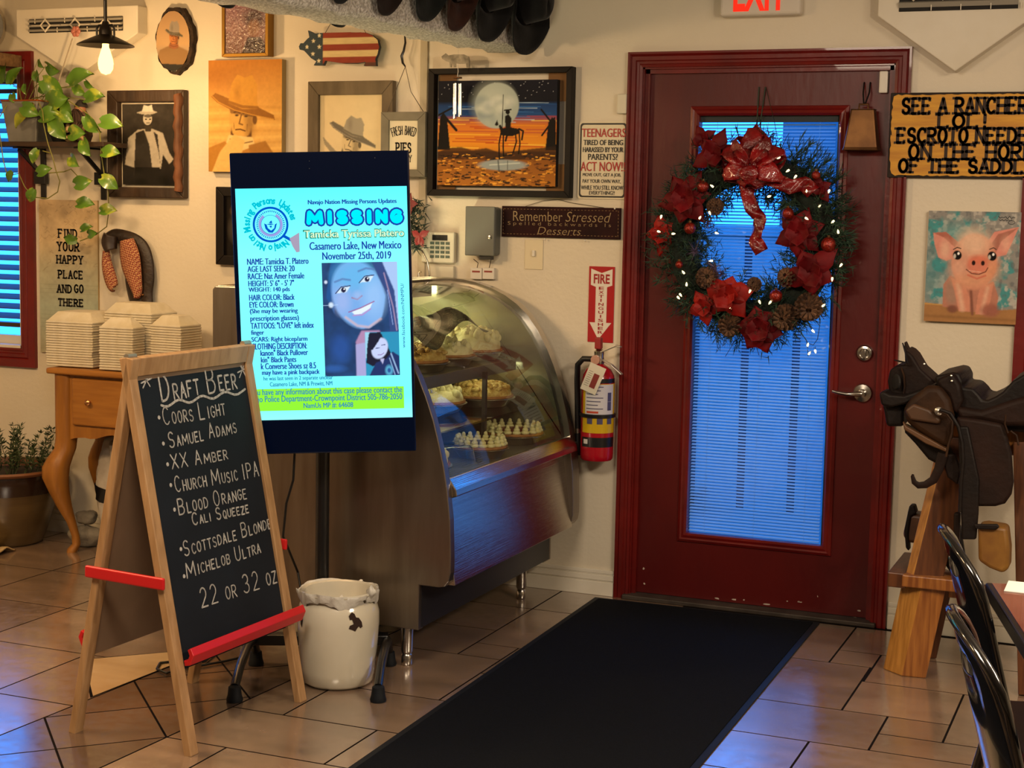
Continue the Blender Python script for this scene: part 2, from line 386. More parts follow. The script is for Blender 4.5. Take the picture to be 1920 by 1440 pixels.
# ------------------------------------------------------------------ painted pictures
class Art:
    """Small procedural painting; u runs left to right, v top to bottom, both 0..1."""
    def __init__(s, W, H, aspect):
        s.W, s.H, s.asp = W, H, aspect                  # aspect = height / width
        s.im = np.zeros((H, W, 3)); s.U, s.Vv = np.meshgrid((np.arange(W) + .5) / W, (np.arange(H) + .5) / H)
    def C(s, c): return np.array(lin(c)) if isinstance(c, str) else np.array(c)
    def mixin(s, mask, c, a=1.0):
        k = (mask * a)[..., None]; s.im = s.im * (1 - k) + s.C(c) * k; return s
    def fill(s, c): s.im[:] = s.C(c); return s
    def grad(s, stops):
        vs = [t for t, _ in stops]; cs = np.array([s.C(c) for _, c in stops])
        for k in range(3): s.im[..., k] = np.interp(s.Vv, vs, cs[:, k])
        return s
    def blur(s, m, n=1):
        for _ in range(n):
            p = np.pad(m, 1, mode='edge'); m = (p[:-2, 1:-1] + p[2:, 1:-1] + p[1:-1, :-2] + p[1:-1, 2:] + 2 * p[1:-1, 1:-1]) / 6
        return m
    def pmask(s, pts, soft=1):
        ins = np.zeros((s.H, s.W), bool); n = len(pts)
        for i in range(n):
            x0, y0 = pts[i]; x1, y1 = pts[(i + 1) % n]
            if y0 == y1: continue
            c = ((y0 > s.Vv) != (y1 > s.Vv)) & (s.U < (x1 - x0) * (s.Vv - y0) / (y1 - y0) + x0); ins ^= c
        return s.blur(ins.astype(float), soft)
    def poly(s, pts, c, a=1.0, soft=1): return s.mixin(s.pmask(pts, soft), c, a)
    def emask(s, cx, cy, rx, ry, soft=.08, rot=0.0):
        x = s.U - cx; y = (s.Vv - cy) * s.asp; t = R(rot)
        X = x * math.cos(t) + y * math.sin(t); Y = -x * math.sin(t) + y * math.cos(t)
        d = np.sqrt((X / rx) ** 2 + (Y / (ry * s.asp)) ** 2); return np.clip((1 + soft - d) / (2 * soft), 0, 1)
    def ell(s, cx, cy, rx, ry, c, a=1.0, soft=.08, rot=0.0): return s.mixin(s.emask(cx, cy, rx, ry, soft, rot), c, a)
    def line(s, pts, w, c, a=1.0, soft=.3):
        d = np.full((s.H, s.W), 9.0)
        for (x0, y0), (x1, y1) in zip(pts[:-1], pts[1:]):
            ax, ay, bx, by = x0, y0 * s.asp, x1, y1 * s.asp; px, py = s.U - ax, s.Vv * s.asp - ay; vx, vy = bx - ax, by - ay
            t = np.clip((px * vx + py * vy) / max(vx * vx + vy * vy, 1e-9), 0, 1); d = np.minimum(d, np.hypot(px - t * vx, py - t * vy))
        return s.mixin(np.clip((w / 2 * (1 + soft) - d) / (w * soft), 0, 1), c, a)
    def vnoise(s, n, seed=0, sx=1, sy=1):
        rg = np.random.default_rng(seed); tot = np.zeros((s.H, s.W)); amp = 1.0; nn = n; ts = 0
        for _ in range(3):
            gx, gy = max(2, int(nn * sx)), max(2, int(nn * sy * s.asp)); g = rg.random((gy + 1, gx + 1))
            x = s.U * (gx - 1e-6); y = s.Vv * (gy - 1e-6); i = x.astype(int); j = y.astype(int); fx = x - i; fy = y - j
            fx = fx * fx * (3 - 2 * fx); fy = fy * fy * (3 - 2 * fy)
            tot += amp * (g[j, i] * (1 - fx) * (1 - fy) + g[j, i + 1] * fx * (1 - fy) + g[j + 1, i] * (1 - fx) * fy + g[j + 1, i + 1] * fx * fy)
            ts += amp; amp *= .5; nn *= 2
        return tot / ts
    def mottle(s, amount, n, seed=0, sx=1, sy=1):
        s.im *= (1 + amount * (s.vnoise(n, seed, sx, sy) - .5) * 2)[..., None]; return s
    def build(s, name, m, parent, fr, a0, a1, b0, b1, d=0.0):
        W, H = s.W, s.H; us = np.linspace(a0, a1, W); vs = np.linspace(b1, b0, H)
        org = np.array(wloc(parent)); A, B = np.meshgrid(us, vs)
        co = np.array(fr.o) + A[..., None] * np.array(fr.u) + B[..., None] * np.array(fr.v) + np.array(fr.n) * d - org
        idx = np.arange(W * H).reshape(H, W)
        q = np.stack([idx[1:, :-1], idx[1:, 1:], idx[:-1, 1:], idx[:-1, :-1]], -1).reshape(-1, 4)
        me = bpy.data.meshes.new(name); me.vertices.add(W * H); me.vertices.foreach_set('co', co.reshape(-1))
        me.loops.add(q.size); me.loops.foreach_set('vertex_index', q.reshape(-1)); me.polygons.add(len(q))
        me.polygons.foreach_set('loop_start', np.arange(len(q)) * 4); me.update(calc_edges=True); me.validate()
        ca = me.color_attributes.new('Col', 'FLOAT_COLOR', 'POINT')
        ca.data.foreach_set('color', np.concatenate([np.clip(s.im, 0, 1), np.ones((H, W, 1))], -1).reshape(-1))
        me.materials.append(m); o = bpy.data.objects.new(name, me); COL.objects.link(o); o.parent = parent
        return o

# ------------------------------------------------------------------ materials
def wall_paint():
    m = mat('cream_wall_paint', '#d6ccb8', 0.42, c2='#cfc4ae', nscale=1.6, bump=0.0)
    nt = m.node_tree; b = nt.nodes['Principled BSDF']
    geo = nt.nodes.new('ShaderNodeNewGeometry'); sp = nt.nodes.new('ShaderNodeSeparateXYZ'); nt.links.new(geo.outputs['Position'], sp.inputs[0])
    def M(op, a, bb=None):
        n = nt.nodes.new('ShaderNodeMath'); n.operation = op
        for i, v in enumerate((a, bb)):
            if v is None: continue
            if isinstance(v, (int, float)): n.inputs[i].default_value = v
            else: nt.links.new(v, n.inputs[i])
        return n.outputs[0]
    fr = M('FRACT', M('ADD', M('MULTIPLY', sp.outputs['X'], 1 / 0.2032), 103.64))
    d = M('ABSOLUTE', M('SUBTRACT', fr, 0.5))
    g = M('LESS_THAN', d, 0.012)
    n1 = nt.nodes.new('ShaderNodeTexNoise'); n1.inputs['Scale'].default_value = 55; n1.inputs['Detail'].default_value = 2
    nt.links.new(geo.outputs['Position'], n1.inputs['Vector'])
    h = M('SUBTRACT', M('MULTIPLY', n1.outputs[0], 0.5), M('MULTIPLY', g, 1.0))
    bp = nt.nodes.new('ShaderNodeBump'); bp.inputs['Strength'].default_value = 0.32; bp.inputs['Distance'].default_value = 0.006
    nt.links.new(h, bp.inputs['Height']); nt.links.new(bp.outputs[0], b.inputs['Normal'])
    return m
M_WALL = wall_paint()
M_CEIL = mat('popcorn_ceiling', '#c9c2b4', 0.9, c2='#aba498', nscale=60, bump=0.9, bscale=90)
M_BEAM = mat('popcorn_plaster', '#dcd8d0', 0.9, c2='#aaa59b', nscale=110, bump=1.0, bscale=120, lo=.4, hi=.6)
M_RED = mat('red_gloss_paint', '#6e120e', 0.36, c2='#580e0c', nscale=5, bump=0.10, bscale=35, coat=0.2, spec=0.4)
M_REDDOOR = mat('red_door_paint', '#580d0b', 0.38, c2='#4a0b0b', nscale=3, bump=0.10, bscale=40, stretch=(1, 1, .3), coat=0.15, spec=0.4)
M_WHITE = mat('white_trim_paint', '#d9d2c2', 0.45, c2='#cfc6b2', nscale=4)
M_WPLASTIC = mat('white_plastic', '#d6d0c4', 0.4)
M_BLACK = mat('black_plastic', '#0b0b0d', 0.35)
M_BLACKM = mat('black_metal', '#0c0c0e', 0.3, spec=0.6)
M_DARK = mat('shade_and_dark_wood', '#15120f', 0.8)  # painted shade for hollows, also the dark stretcher and plant stake
M_CHROME = mat('brushed_chrome', '#b9b4ac', 0.22, 1.0)
M_STEEL = mat('stainless_steel', '#d0c8be', 0.16, 1.0, c2='#c4bcb2', nscale=4, stretch=(1, .4, 60), bump=.09, bscale=9)
M_BRASS = mat('aged_brass', '#6f4c2a', 0.40, 0.8, c2='#553820', nscale=14)
M_GLASS = glass('clear_glass', '#eef2f2', 1.52, 0.0, 1.0)
M_DGLASS = glass('door_glass', '#f4fbff', 1.45, 0.0, 0.8)
M_WIRE = mat('thin_wire', '#5a5248', 0.4, 0.6)
M_BLACKWIRE = mat('black_cable', '#0a0a0a', 0.5)

def tile_mat(name, c, c2, c3):
    m = mat(name, c, 0.30, c2=c2, nscale=3.2, stretch=(1.0, 2.6, 1), spec=0.7, lo=.3, hi=.7, detail=6, coat=0.9)
    nt = m.node_tree; b = nt.nodes['Principled BSDF']; src = b.inputs['Base Color'].links[0].from_socket
    g = nt.nodes.new('ShaderNodeNewGeometry'); mx = nt.nodes.new('ShaderNodeMix'); mx.data_type = 'RGBA'; mx.blend_type = 'MULTIPLY'
    r = nt.nodes.new('ShaderNodeValToRGB'); r.color_ramp.elements[0].color = (0.80, 0.78, 0.76, 1); r.color_ramp.elements[1].color = (1.12, 1.1, 1.08, 1)
    nt.links.new(g.outputs['Random Per Island'], r.inputs[0]); mx.inputs[0].default_value = 1.0
    nt.links.new(src, mx.inputs[6]); nt.links.new(r.outputs[0], mx.inputs[7]); nt.links.new(mx.outputs[2], b.inputs['Base Color'])
    n = nt.nodes.new('ShaderNodeTexNoise'); n.inputs['Scale'].default_value = 26; n.inputs['Detail'].default_value = 6
    tc = nt.nodes.new('ShaderNodeTexCoord'); nt.links.new(tc.outputs['Object'], n.inputs[0])
    mr = nt.nodes.new('ShaderNodeMapRange'); mr.inputs[1].default_value = .3; mr.inputs[2].default_value = .7; mr.inputs[3].default_value = .13; mr.inputs[4].default_value = .24
    nt.links.new(n.outputs[0], mr.inputs[0]); nt.links.new(mr.outputs[0], b.inputs['Roughness']); nt.links.new(mr.outputs[0], b.inputs['Coat Roughness']); b.inputs['Coat IOR'].default_value = 1.9
    return m
M_TILE = tile_mat('tan_stone_tile', '#917762', '#73604f', 0)
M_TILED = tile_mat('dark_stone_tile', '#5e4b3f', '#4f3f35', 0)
M_TILEL = tile_mat('light_stone_tile', '#dcc095', '#c8a97d', 0)
M_GROUT = mat('dark_grout', '#15100d', 0.95, spec=.05)

def struct(o): o['kind'] = 'structure'; return o

# ------------------------------------------------------------------ floor
def clip(P, a, b, c):
    """Keep the part of convex polygon P where a*x+b*y+c >= 0."""
    out = []
    for i in range(len(P)):
        p, q = P[i], P[(i + 1) % len(P)]; dp = a * p[0] + b * p[1] + c; dq = a * q[0] + b * q[1] + c
        if dp >= 0: out.append(p)
        if (dp >= 0) != (dq >= 0):
            t = dp / (dp - dq); out.append((p[0] + (q[0] - p[0]) * t, p[1] + (q[1] - p[1]) * t))
    return out
def inset(P, g):
    ar = sum(P[i][0] * P[(i + 1) % len(P)][1] - P[(i + 1) % len(P)][0] * P[i][1] for i in range(len(P)))
    if ar < 0: P = P[::-1]
    Q = P
    for i in range(len(P)):
        (x0, y0), (x1, y1) = P[i], P[(i + 1) % len(P)]; l = math.hypot(x1 - x0, y1 - y0)
        if l < 1e-6: continue
        a, b = -(y1 - y0) / l, (x1 - x0) / l; Q = clip(Q, a, b, -(a * x0 + b * y0) - g)
        if len(Q) < 3: return []
    return Q
FL = MB()
FL.box((-7.2, -9.2, -0.08), (3.2, 0.3, -0.0006))
def tile(P, mi, z=0.0, g=0.0034):
    Q = inset(P, g)
    if len(Q) < 3: return
    FL.mi(mi); FL.prism([(x, y, z - 0.006) for x, y in Q], (0, 0, 0.006))
def rect(x0, y0, x1, y1): return [(x0, y0), (x1, y0), (x1, y1), (x0, y1)]
LOW = (1, -0.055, 2.43); UP = (-1, 0.047, -2.868)
rightT = [(-1.45, -.547, -.985, -.04), (-.985, -.547, -.838, -.375), (-.985, -.375, -.48, -.04), (-1.36, -1.055, -.845, -.547), (-.838, -.72, -.33, -.375), (-.845, -1.055, -.52, -.72), (-.52, -1.23, 0, -.72),
          (-1.21, -1.39, -.705, -1.055), (-.705, -1.39, -.2, -1.23), (-.705, -1.23, -.52, -1.055), (-1.38, -1.71, -.875, -1.39), (-.875, -1.71, -.37, -1.39), (-.37, -1.71, .13, -1.39), (-.2, -1.39, .3, -1.23),
          (-.48, -.375, .02, -.04), (-.33, -.72, .17, -.375)]
leftT = [(-2.53, -.335, -2.16, .1), (-2.16, -.335, -1.65, .1), (-2.7, -.68, -2.16, -.335), (-2.7, -1.02, -2.16, -.68), (-2.16, -.86, -1.65, -.335), (-2.16, -1.02, -2.0, -.86), (-2.7, -1.51, -2.0, -1.02), (-2.0, -1.19, -1.5, -.86),
         (-2.0, -1.51, -1.5, -1.19), (-2.7, -1.845, -2.355, -1.51), (-2.355, -1.845, -1.85, -1.51), (-2.7, -2.16, -2.04, -1.845), (-2.04, -2.16, -1.5, -1.845)]
for t in rightT + leftT:
    P = clip(rect(*t), *LOW)
    if len(P) > 2: tile(P, 1)
y = -2.16; k = 0
while y > -6.5:
    x = -2.85 + (k % 3) * 0.17
    while x < -1.4:
        P = clip(rect(x, y - .335, x + .5, y), *LOW)
        if len(P) > 2: tile(P, 1)
        x += .5
    y -= .335; k += 1
y = -1.71; k = 0
while y > -6.5:
    x = -1.36 + (k % 3) * 0.165
    while x < 3:
        tile(rect(x, y - .335, x + .5, y), 1); x += .5
    y -= .335; k += 1
for i in range(-1, 12):
    for j in range(0, 6): tile(rect(.3 + j * .5 + (i % 2) * .2, -.04 - i * .335 - .335, .8 + j * .5 + (i % 2) * .2, -.04 - i * .335) if i < 4 else rect(9, 9, 9.1, 9.1), 1) if i < 4 else None
s = -9.0
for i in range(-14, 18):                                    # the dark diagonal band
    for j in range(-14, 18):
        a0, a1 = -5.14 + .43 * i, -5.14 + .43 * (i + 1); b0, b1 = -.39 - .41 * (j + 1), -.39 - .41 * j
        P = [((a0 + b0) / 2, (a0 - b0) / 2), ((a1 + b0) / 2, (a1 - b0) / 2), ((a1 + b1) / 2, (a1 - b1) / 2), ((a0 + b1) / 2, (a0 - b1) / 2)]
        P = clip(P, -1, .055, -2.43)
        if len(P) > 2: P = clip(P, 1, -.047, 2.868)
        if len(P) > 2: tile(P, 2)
for i in range(-1, 12):
    for j in range(-3, 10):
        x1 = -2.825 - .445 * (j); y1 = -.185 - .465 * (i)
        P = clip(rect(x1 - .445, y1 - .465, x1, y1), *UP)
        if len(P) > 2: P = clip(P, 0, -1, .12)
        if len(P) > 2: tile(P, 1)
FL.mi(0); FL.prism([(-3.25, -1.636, -.001), (-2.966, -1.96, -.001), (-2.925, -1.317, -.001)], (0, 0, .0016))
tile([(-3.243, -1.636), (-2.966, -1.952), (-2.93, -1.323)], 3, 0.0012)
floor = struct(FL.build('floor', [M_GROUT, M_TILE, M_TILED, M_TILEL]))

# ------------------------------------------------------------------ walls, ceiling, baseboard
DX0, DX1, DZ = -1.885, -0.940, 2.058
W1X0, W1X1, WZ0, WZ1 = -6.35, -4.835, 0.835, 2.09
W2X0, W2X1 = -0.40, 1.05
wb = MB()
def wbx(x0, x1, z0, z1): wb.box((x0, 0, z0), (x1, 0.14, z1))
wbx(-7, W1X0, 0, 2.55); wbx(W1X0, W1X1, 0, WZ0); wbx(W1X0, W1X1, WZ1, 2.55); wbx(W1X1, DX0, 0, 2.55); wbx(DX0, DX1, DZ, 2.55)
wbx(DX1, W2X0, 0, 2.55); wbx(W2X0, W2X1, 0, WZ0); wbx(W2X0, W2X1, WZ1, 2.55); wbx(W2X1, 3, 0, 2.55)
struct(wb.build('wall_back', M_WALL))
struct(MB().box((-7.14, -9, 0), (-7, 0.14, 2.55)).build('wall_left', M_WALL))
struct(MB().box((3, -9, 0), (3.14, 0.14, 2.55)).build('wall_right', M_WALL))
struct(MB().box((-7.14, -9.14, 0), (3.14, -9, 2.55)).build('wall_front', M_WALL))
struct(MB().box((-7.14, -9.14, 2.55), (3.14, 0.14, 2.65)).build('ceiling', M_CEIL))
bb = MB()
def base_run(x0, x1):
    for z0, z1, d in ((0, .055, .016), (.055, .06, .011), (.06, .082, .014), (.082, .087, .010), (.087, .102, .012)):
        bb.box((x0, -d, z0), (x1, 0, z1))
base_run(-7, -1.945); base_run(-0.878, 3)
struct(bb.build('baseboard_back', M_WHITE, bevel=.002))
# batten over the panel joint
struct(MB().box((-2.822, -.012, .1), (-2.79, 0, 2.5)).build('trim_1', mat('batten_paint', '#b5aa92', .6), bevel=.002))

# plaster beam that the hats hang on
BD = Vec((-.156, -.988, 0)).normalized(); BN = Vec((.988, -.156, 0)).normalized(); B0 = Vec((-2.335, 0, 2.13))
beam = MB()
N = 60
def beam_s(t, c):
    # cross-section with a rounded, uneven lower right edge
    prof = [(0, .42), (0, .02), (-.006, .006), (-.02, 0), (-.10, -.003), (-.19, 0), (-.2, .012), (-.2, .42)]
    a, z = prof[c]; j = .004 * math.sin(t * 23 + c) + .003 * math.sin(t * 57 + 2 * c) if 0 < c < 7 else 0
    return B0 + BD * t + BN * (a + j) + Vec((0, 0, z + j))
beam.grid(lambda u, v: beam_s(u * 3.2 - .02, int(round(v * 7))), N, 7)
struct(beam.build('beam', M_BEAM, smooth=50))

# ------------------------------------------------------------------ outside
M_SIDING = mat('outside_siding', '#a8b4c0', .8, c2='#94a0ac', nscale=8)
sd = MB(); x = -6.0
while x < 3.5:
    sd.mi(0).box((x, 2.6, -.2), (x + .235, 2.63, 1.42)); sd.mi(1).box((x + .235, 2.612, -.2), (x + .28, 2.63, 1.42)); x += .28
sd.mi(0).box((-6, 2.58, 1.40), (3.5, 2.66, 1.45))
o = sd.build('trim_2', [M_SIDING, mat('siding_gap', '#3a4654', .9)]); struct(o)
struct(MB().box((-9, .3, -.25), (6, 9, -.1)).build('floor_outside', mat('outside_concrete', '#7b8087', .9, c2='#6b7077', nscale=5)))
# roof edge of the neighbouring building
nx_ = on_y(1466, 300, 3.6)[0]; nb = MB(); nb.box((nx_, 3.6, -.1), (nx_ + 1.6, 4.4, 2.9)); nb.box((nx_ - .04, 3.55, 2.9), (nx_ + 1.7, 4.5, 2.98))
struct(nb.build('wall_neighbour', mat('neighbour_paint', '#6f7b88', .8, c2='#626e7b', nscale=5)))

# ------------------------------------------------------------------ door
door = bpy.data.objects.new('door_1', None); COL.objects.link(door); door.location = (-1.4125, 0, 0); struct(door)
def casing(mb, x0, x1, z0, z1, w=.057, sides='ltr'):
    """Mitred moulded casing around an opening, seen from the room."""
    prof = [(0, 0), (0, .010), (.010, .013), (.013, .010), (.022, .011), (.026, .017), (.040, .018), (.044, .014), (.049, .020), (w, .020), (w, 0)]
    path = []
    def ring(e): return {'l': x0 - e, 'r': x1 + e, 't': z1 + e, 'b': z0 - e}
    for i in range(len(prof) - 1):
        (e0, d0), (e1, d1) = prof[i], prof[i + 1]; A = ring(e0); B = ring(e1)
        lo = lambda q: q['b'] if 'b' in sides else z0
        if 'l' in sides: mb.poly([(A['l'], -d0, lo(A)), (A['l'], -d0, A['t']), (B['l'], -d1, B['t']), (B['l'], -d1, lo(B))])
        if 'r' in sides: mb.poly([(A['r'], -d0, A['t']), (A['r'], -d0, lo(A)), (B['r'], -d1, lo(B)), (B['r'], -d1, B['t'])])
        if 't' in sides: mb.poly([(A['l'], -d0, A['t']), (A['r'], -d0, A['t']), (B['r'], -d1, B['t']), (B['l'], -d1, B['t'])])
        if 'b' in sides: mb.poly([(A['r'], -d0, A['b']), (A['l'], -d0, A['b']), (B['l'], -d1, B['b']), (B['r'], -d1, B['b'])])
fr = MB(); casing(fr, DX0, DX1, 0, DZ)
fr.box((DX0 - .004, 0, 0), (DX0 + .006, .14, DZ)); fr.box((DX1 - .006, 0, 0), (DX1 + .004, .14, DZ)); fr.box((DX0, 0, DZ - .006), (DX1, .14, DZ + .004))
for x0, x1 in ((DX0, DX0 + .022), (DX1 - .022, DX1)): fr.box((x0, .016, 0), (x1, .034, DZ))
fr.box((DX0, .016, DZ - .022), (DX1, .034, DZ))
fr.build('frame', M_RED, door, smooth=25)
SY = .036                                                           # face of the door leaf
F_D = Frame((0, SY, 0), (1, 0, 0), (0, 0, 1), (0, -1, 0))
gx0, gz1 = F_D.px(1310, 215); gx1, _ = F_D.px(1577, 214); _, gz0 = F_D.px(1420, 1014)
ox0, oz1 = gx0 - .030, gz1 + .034; ox1 = gx1 + .030; oz0 = gz0 - .038
lf = MB()
LX0, LX1, LZ0, LZ1 = DX0 + .012, DX1 - .012, .02, DZ - .012
ho = [(ox0 + .01, oz0 + .01), (ox1 - .01, oz0 + .01), (ox1 - .01, oz1 - .01), (ox0 + .01, oz1 - .01)]
ou = [(LX0, LZ0), (LX1, LZ0), (LX1, LZ1), (LX0, LZ1)]
vs_ = [(x, yy, z) for yy in (SY, SY + .045) for x, z in ou + ho]
fs_ = []
for k in range(4):
    n_ = (k + 1) % 4
    fs_ += [(k, n_, 4 + n_, 4 + k), (8 + n_, 8 + k, 12 + k, 12 + n_), (n_, k, 8 + k, 8 + n_), (4 + k, 4 + n_, 12 + n_, 12 + k)]
lf.add(vs_, fs_)
lf.build('leaf', M_REDDOOR, door)
lt = MB()
def lite(mb, x0, x1, z0, z1, prof):
    for i in range(len(prof) - 1):
        (e0, d0), (e1, d1) = prof[i], prof[i + 1]
        A = [(x0 - e0, SY - d0, z0 - e0), (x1 + e0, SY - d0, z0 - e0), (x1 + e0, SY - d0, z1 + e0), (x0 - e0, SY - d0, z1 + e0)]
        B = [(x0 - e1, SY - d1, z0 - e1), (x1 + e1, SY - d1, z0 - e1), (x1 + e1, SY - d1, z1 + e1), (x0 - e1, SY - d1, z1 + e1)]
        for k in range(4): mb.poly([A[k], A[(k + 1) % 4], B[(k + 1) % 4], B[k]])
lite(lt, gx0, gx1, gz0, gz1, [(-.004, -.03), (-.004, .004), (.004, .012), (.014, .008), (.020, .012), (.030, .006), (.032, 0)])
lt.build('glazing_frame', M_RED, door, smooth=30)
MB().box((gx0 - .006, SY + .016, gz0 - .006), (gx1 + .006, SY + .019, gz1 + .006)).build('pane', M_DGLASS, door)
bl = MB(); z = gz0 + .012; bx0, bx1 = gx0 + .006, gx1 - .022
M_BLIND = mat('white_blind', '#9db2c2', .5)
while z < gz1 - .03:
    bl.poly([(bx0, SY + .0245, z - .0030), (bx1, SY + .0245, z - .0030), (bx1, SY + .0375, z + .0026), (bx0, SY + .0375, z + .0026)]); z += .0125
for x in (bx0 + .06, (bx0 + bx1) / 2, bx1 - .06): bl.box((x, SY + .031, gz0), (x + .001, SY + .032, gz1 - .02))
bl.build('blind', M_BLIND, door)
MB().box((gx0 - .004, SY + .020, gz1 - .027), (gx1 + .004, SY + .046, gz1 + .004)).box((gx0 - .004, SY + .020, gz0 - .004), (gx0 + .003, SY + .046, gz1)).box((gx1 - .013, SY + .020, gz0 - .004), (gx1 + .004, SY + .046, gz1)) \
    .build('spacer', mat('dark_spacer', '#2c2420', .5), door)
hx, hz = F_D.px(1618, 737)
h = MB(); h.lathe([(.001, 0), (.034, 0), (.036, .004), (.032, .010), (.016, .013), (.013, .03), (.013, .038), (.001, .04)], (hx, SY, hz), 28, (0, -1, 0))
h.build('handle', M_CHROME, door, smooth=40)
hnd = door.children[-1]
lv = MB(); lv.tube([(hx, SY - .036, hz), (hx - .02, SY - .046, hz), (hx - .05, SY - .048, hz - .003), (hx - .085, SY - .045, hz + .001), (hx - .105, SY - .044, hz + .006)], [.010, .009, .0075, .006, .005], 10)
lv.build('lever', M_CHROME, hnd, smooth=50)
dx, dz = F_D.px(1622, 662)
MB().lathe([(.001, 0), (.031, 0), (.032, .006), (.027, .016), (.018, .018), (.016, .016), (.001, .016)], (dx, SY, dz), 28, (0, -1, 0)).box((dx - .006, SY - .03, dz - .016), (dx + .006, SY - .012, dz + .016)) \
    .build('deadbolt', M_CHROME, door, smooth=40, bevel=.001)
th = MB(); th.box((DX0 - .02, -.03, 0), (DX1 + .02, .10, .018)); th.build('threshold', mat('worn_threshold', '#4a4038', .6, .3, c2='#352c25', nscale=12), door, bevel=.004)
ch = MB()
for (x, y, wv, hv) in ((1207, 1066, 5, 5), (1208, 1094, 5, 4), (1345, 1122, 9, 3), (1376, 1124, 12, 3), (1395, 1125, 4, 3), (1438, 1133, 16, 3), (1476, 1127, 3, 2), (1500, 1129, 9, 2), (1498, 1128, 5, 2), (1611, 1145, 6, 3), (1603, 1158, 8, 2), (1533, 1118, 2, 4), (1565, 725, 1.2, 12)):
    a, b = F_D.px(x, y); pts = []
    for k in range(7): t = 2 * PI * k / 7; q = random.uniform(.6, 1.2); pts.append((a + wv * .0011 * math.cos(t) * q, SY - .0008, b + hv * .0012 * math.sin(t) * q))
    ch.poly(pts)
ch.build('chipped_paint', mat('bare_primer', '#b9a99a', .7), door)

# ------------------------------------------------------------------ windows
M_SLAT = mat('walnut_slat', '#3a2a20', .4, c2='#2d2019', nscale=5, stretch=(.3, 6, 6))
def window(name, x0, x1, slat_up, slat_w):
    w_ = bpy.data.objects.new(name, None); COL.objects.link(w_); w_.location = ((x0 + x1) / 2, 0, WZ0); struct(w_)
    f = MB(); casing(f, x0, x1, WZ0, WZ1, .085, 'ltrb'); f.build('frame', M_RED, w_, smooth=25)
    j = MB()
    for a, b in ((x0 - .004, x0 + .012), (x1 - .012, x1 + .004)): j.box((a, 0, WZ0), (b, .14, WZ1))
    j.box((x0, 0, WZ0 - .004), (x1, .14, WZ0 + .012)); j.box((x0, 0, WZ1 - .012), (x1, .14, WZ1 + .004))
    for a, b in ((x0 + .012, x0 + .05), (x1 - .05, x1 - .012), ((x0 + x1) / 2 - .02, (x0 + x1) / 2 + .02)): j.box((a, .08, WZ0 + .012), (b, .11, WZ1 - .012))
    j.box((x0, .08, WZ0 + .012), (x1, .11, WZ0 + .05)); j.box((x0, .08, WZ1 - .05), (x1, .11, WZ1 - .012))
    j.build('sash', M_WHITE, w_)
    MB().box((x0, .093, WZ0), (x1, .097, WZ1)).build('pane', M_DGLASS, w_)
    s_ = MB(); z = WZ0 + .145
    s_.box((x0 + .015, .01, WZ0 + .095), (x1 - .015, .06, WZ0 + .115))
    while z < WZ1 - .03:
        s_.bar((x0 + .015, .036, z), (x1 - .015, .036, z), slat_w, .003, up=slat_up); z += .0445
    for xx in (x0 + .15, x1 - .15): s_.box((xx, .012, WZ0 + .1), (xx + .002, .014, WZ1))
    s_.build('blind', M_SLAT, w_)
    return w_
window('window_1', W1X0, W1X1, (0, -.42, .9), .05)
window('window_2', W2X0, W2X1, (0, -.96, .25), .052)

# ------------------------------------------------------------------ wall vent covers
def vent_cover(label, xc, tipz, shoulder, top, half, ndia):
    t = thing('vent_cover', label, 'vent cover', (xc, 0, tipz), 'pointed white vent covers above the openings')
    p = MB(); D = .07
    p.prism([(xc - half, 0, top), (xc - half, 0, shoulder), (xc, 0, tipz), (xc + half, 0, shoulder), (xc + half, 0, top)], (0, -D, 0))
    p.build('panel', M_WHITE, t, bevel=.004)
    g0, g1, gz0, gz1 = xc - half + .075, xc + half - .075, shoulder + .012, top - .045
    r = MB(); r.box((g0, -D - .001, gz0), (g1, -D - .004, gz1)); r.build('recess_shade', M_DARK, t)  # dark slab on the panel, shade of an opening put into its colour
    l = MB()
    for k in range(3):
        z = gz0 + (gz1 - gz0) * (k + .55) / 3; l.bar((g0, -D - .008, z), (g1, -D - .008, z), .012, (gz1 - gz0) * .14, up=(0, -.5, 1))
    l.build('louver', mat('louver_grey', '#8d887c', .5), t)
    d = MB()
    for k in range(ndia):
        x = g0 + (g1 - g0) * (k + .6 if ndia < 4 else k + .5) / (ndia + (.1 if ndia < 4 else 0)); zc = (gz0 + gz1) / 2; s = .026
        q = [(x - s, -D - .016, zc), (x, -D - .016, zc + s), (x + s, -D - .016, zc), (x, -D - .016, zc - s)]
        d.tube(q, .0048, 6, closed=True)
        d.tube([(x - s, -D - .014, zc), (x - s - .05, -D - .014, zc + .001)], .002, 5); d.tube([(x + s, -D - .014, zc), (x + s + .05, -D - .014, zc)], .002, 5)
        d.box((x + .06, -D - .014, gz0), (x + .063, -D - .010, gz0 + .02)); d.box((x - .06, -D - .014, gz1 - .02), (x - .057, -D - .010, gz1))
    d.build('grille', M_WHITE, t)
    return t
a = on_y(30, 18, -.07); b = on_y(258, 18, -.07); s_ = on_y(250, 62, -.07)
vent_cover('white pointed vent cover behind the glowing pendant lamp', (a[0] + b[0]) / 2, 2.055, s_[2], a[2], (b[0] - a[0]) / 2, 3)
a = on_y(1645, 30, -.07); tp = on_y(1790, 134, -.07)
vent_cover('white pointed vent cover above the yellow ranch sign', tp[0], tp[2], a[2], 2.40, tp[0] - a[0], 4)

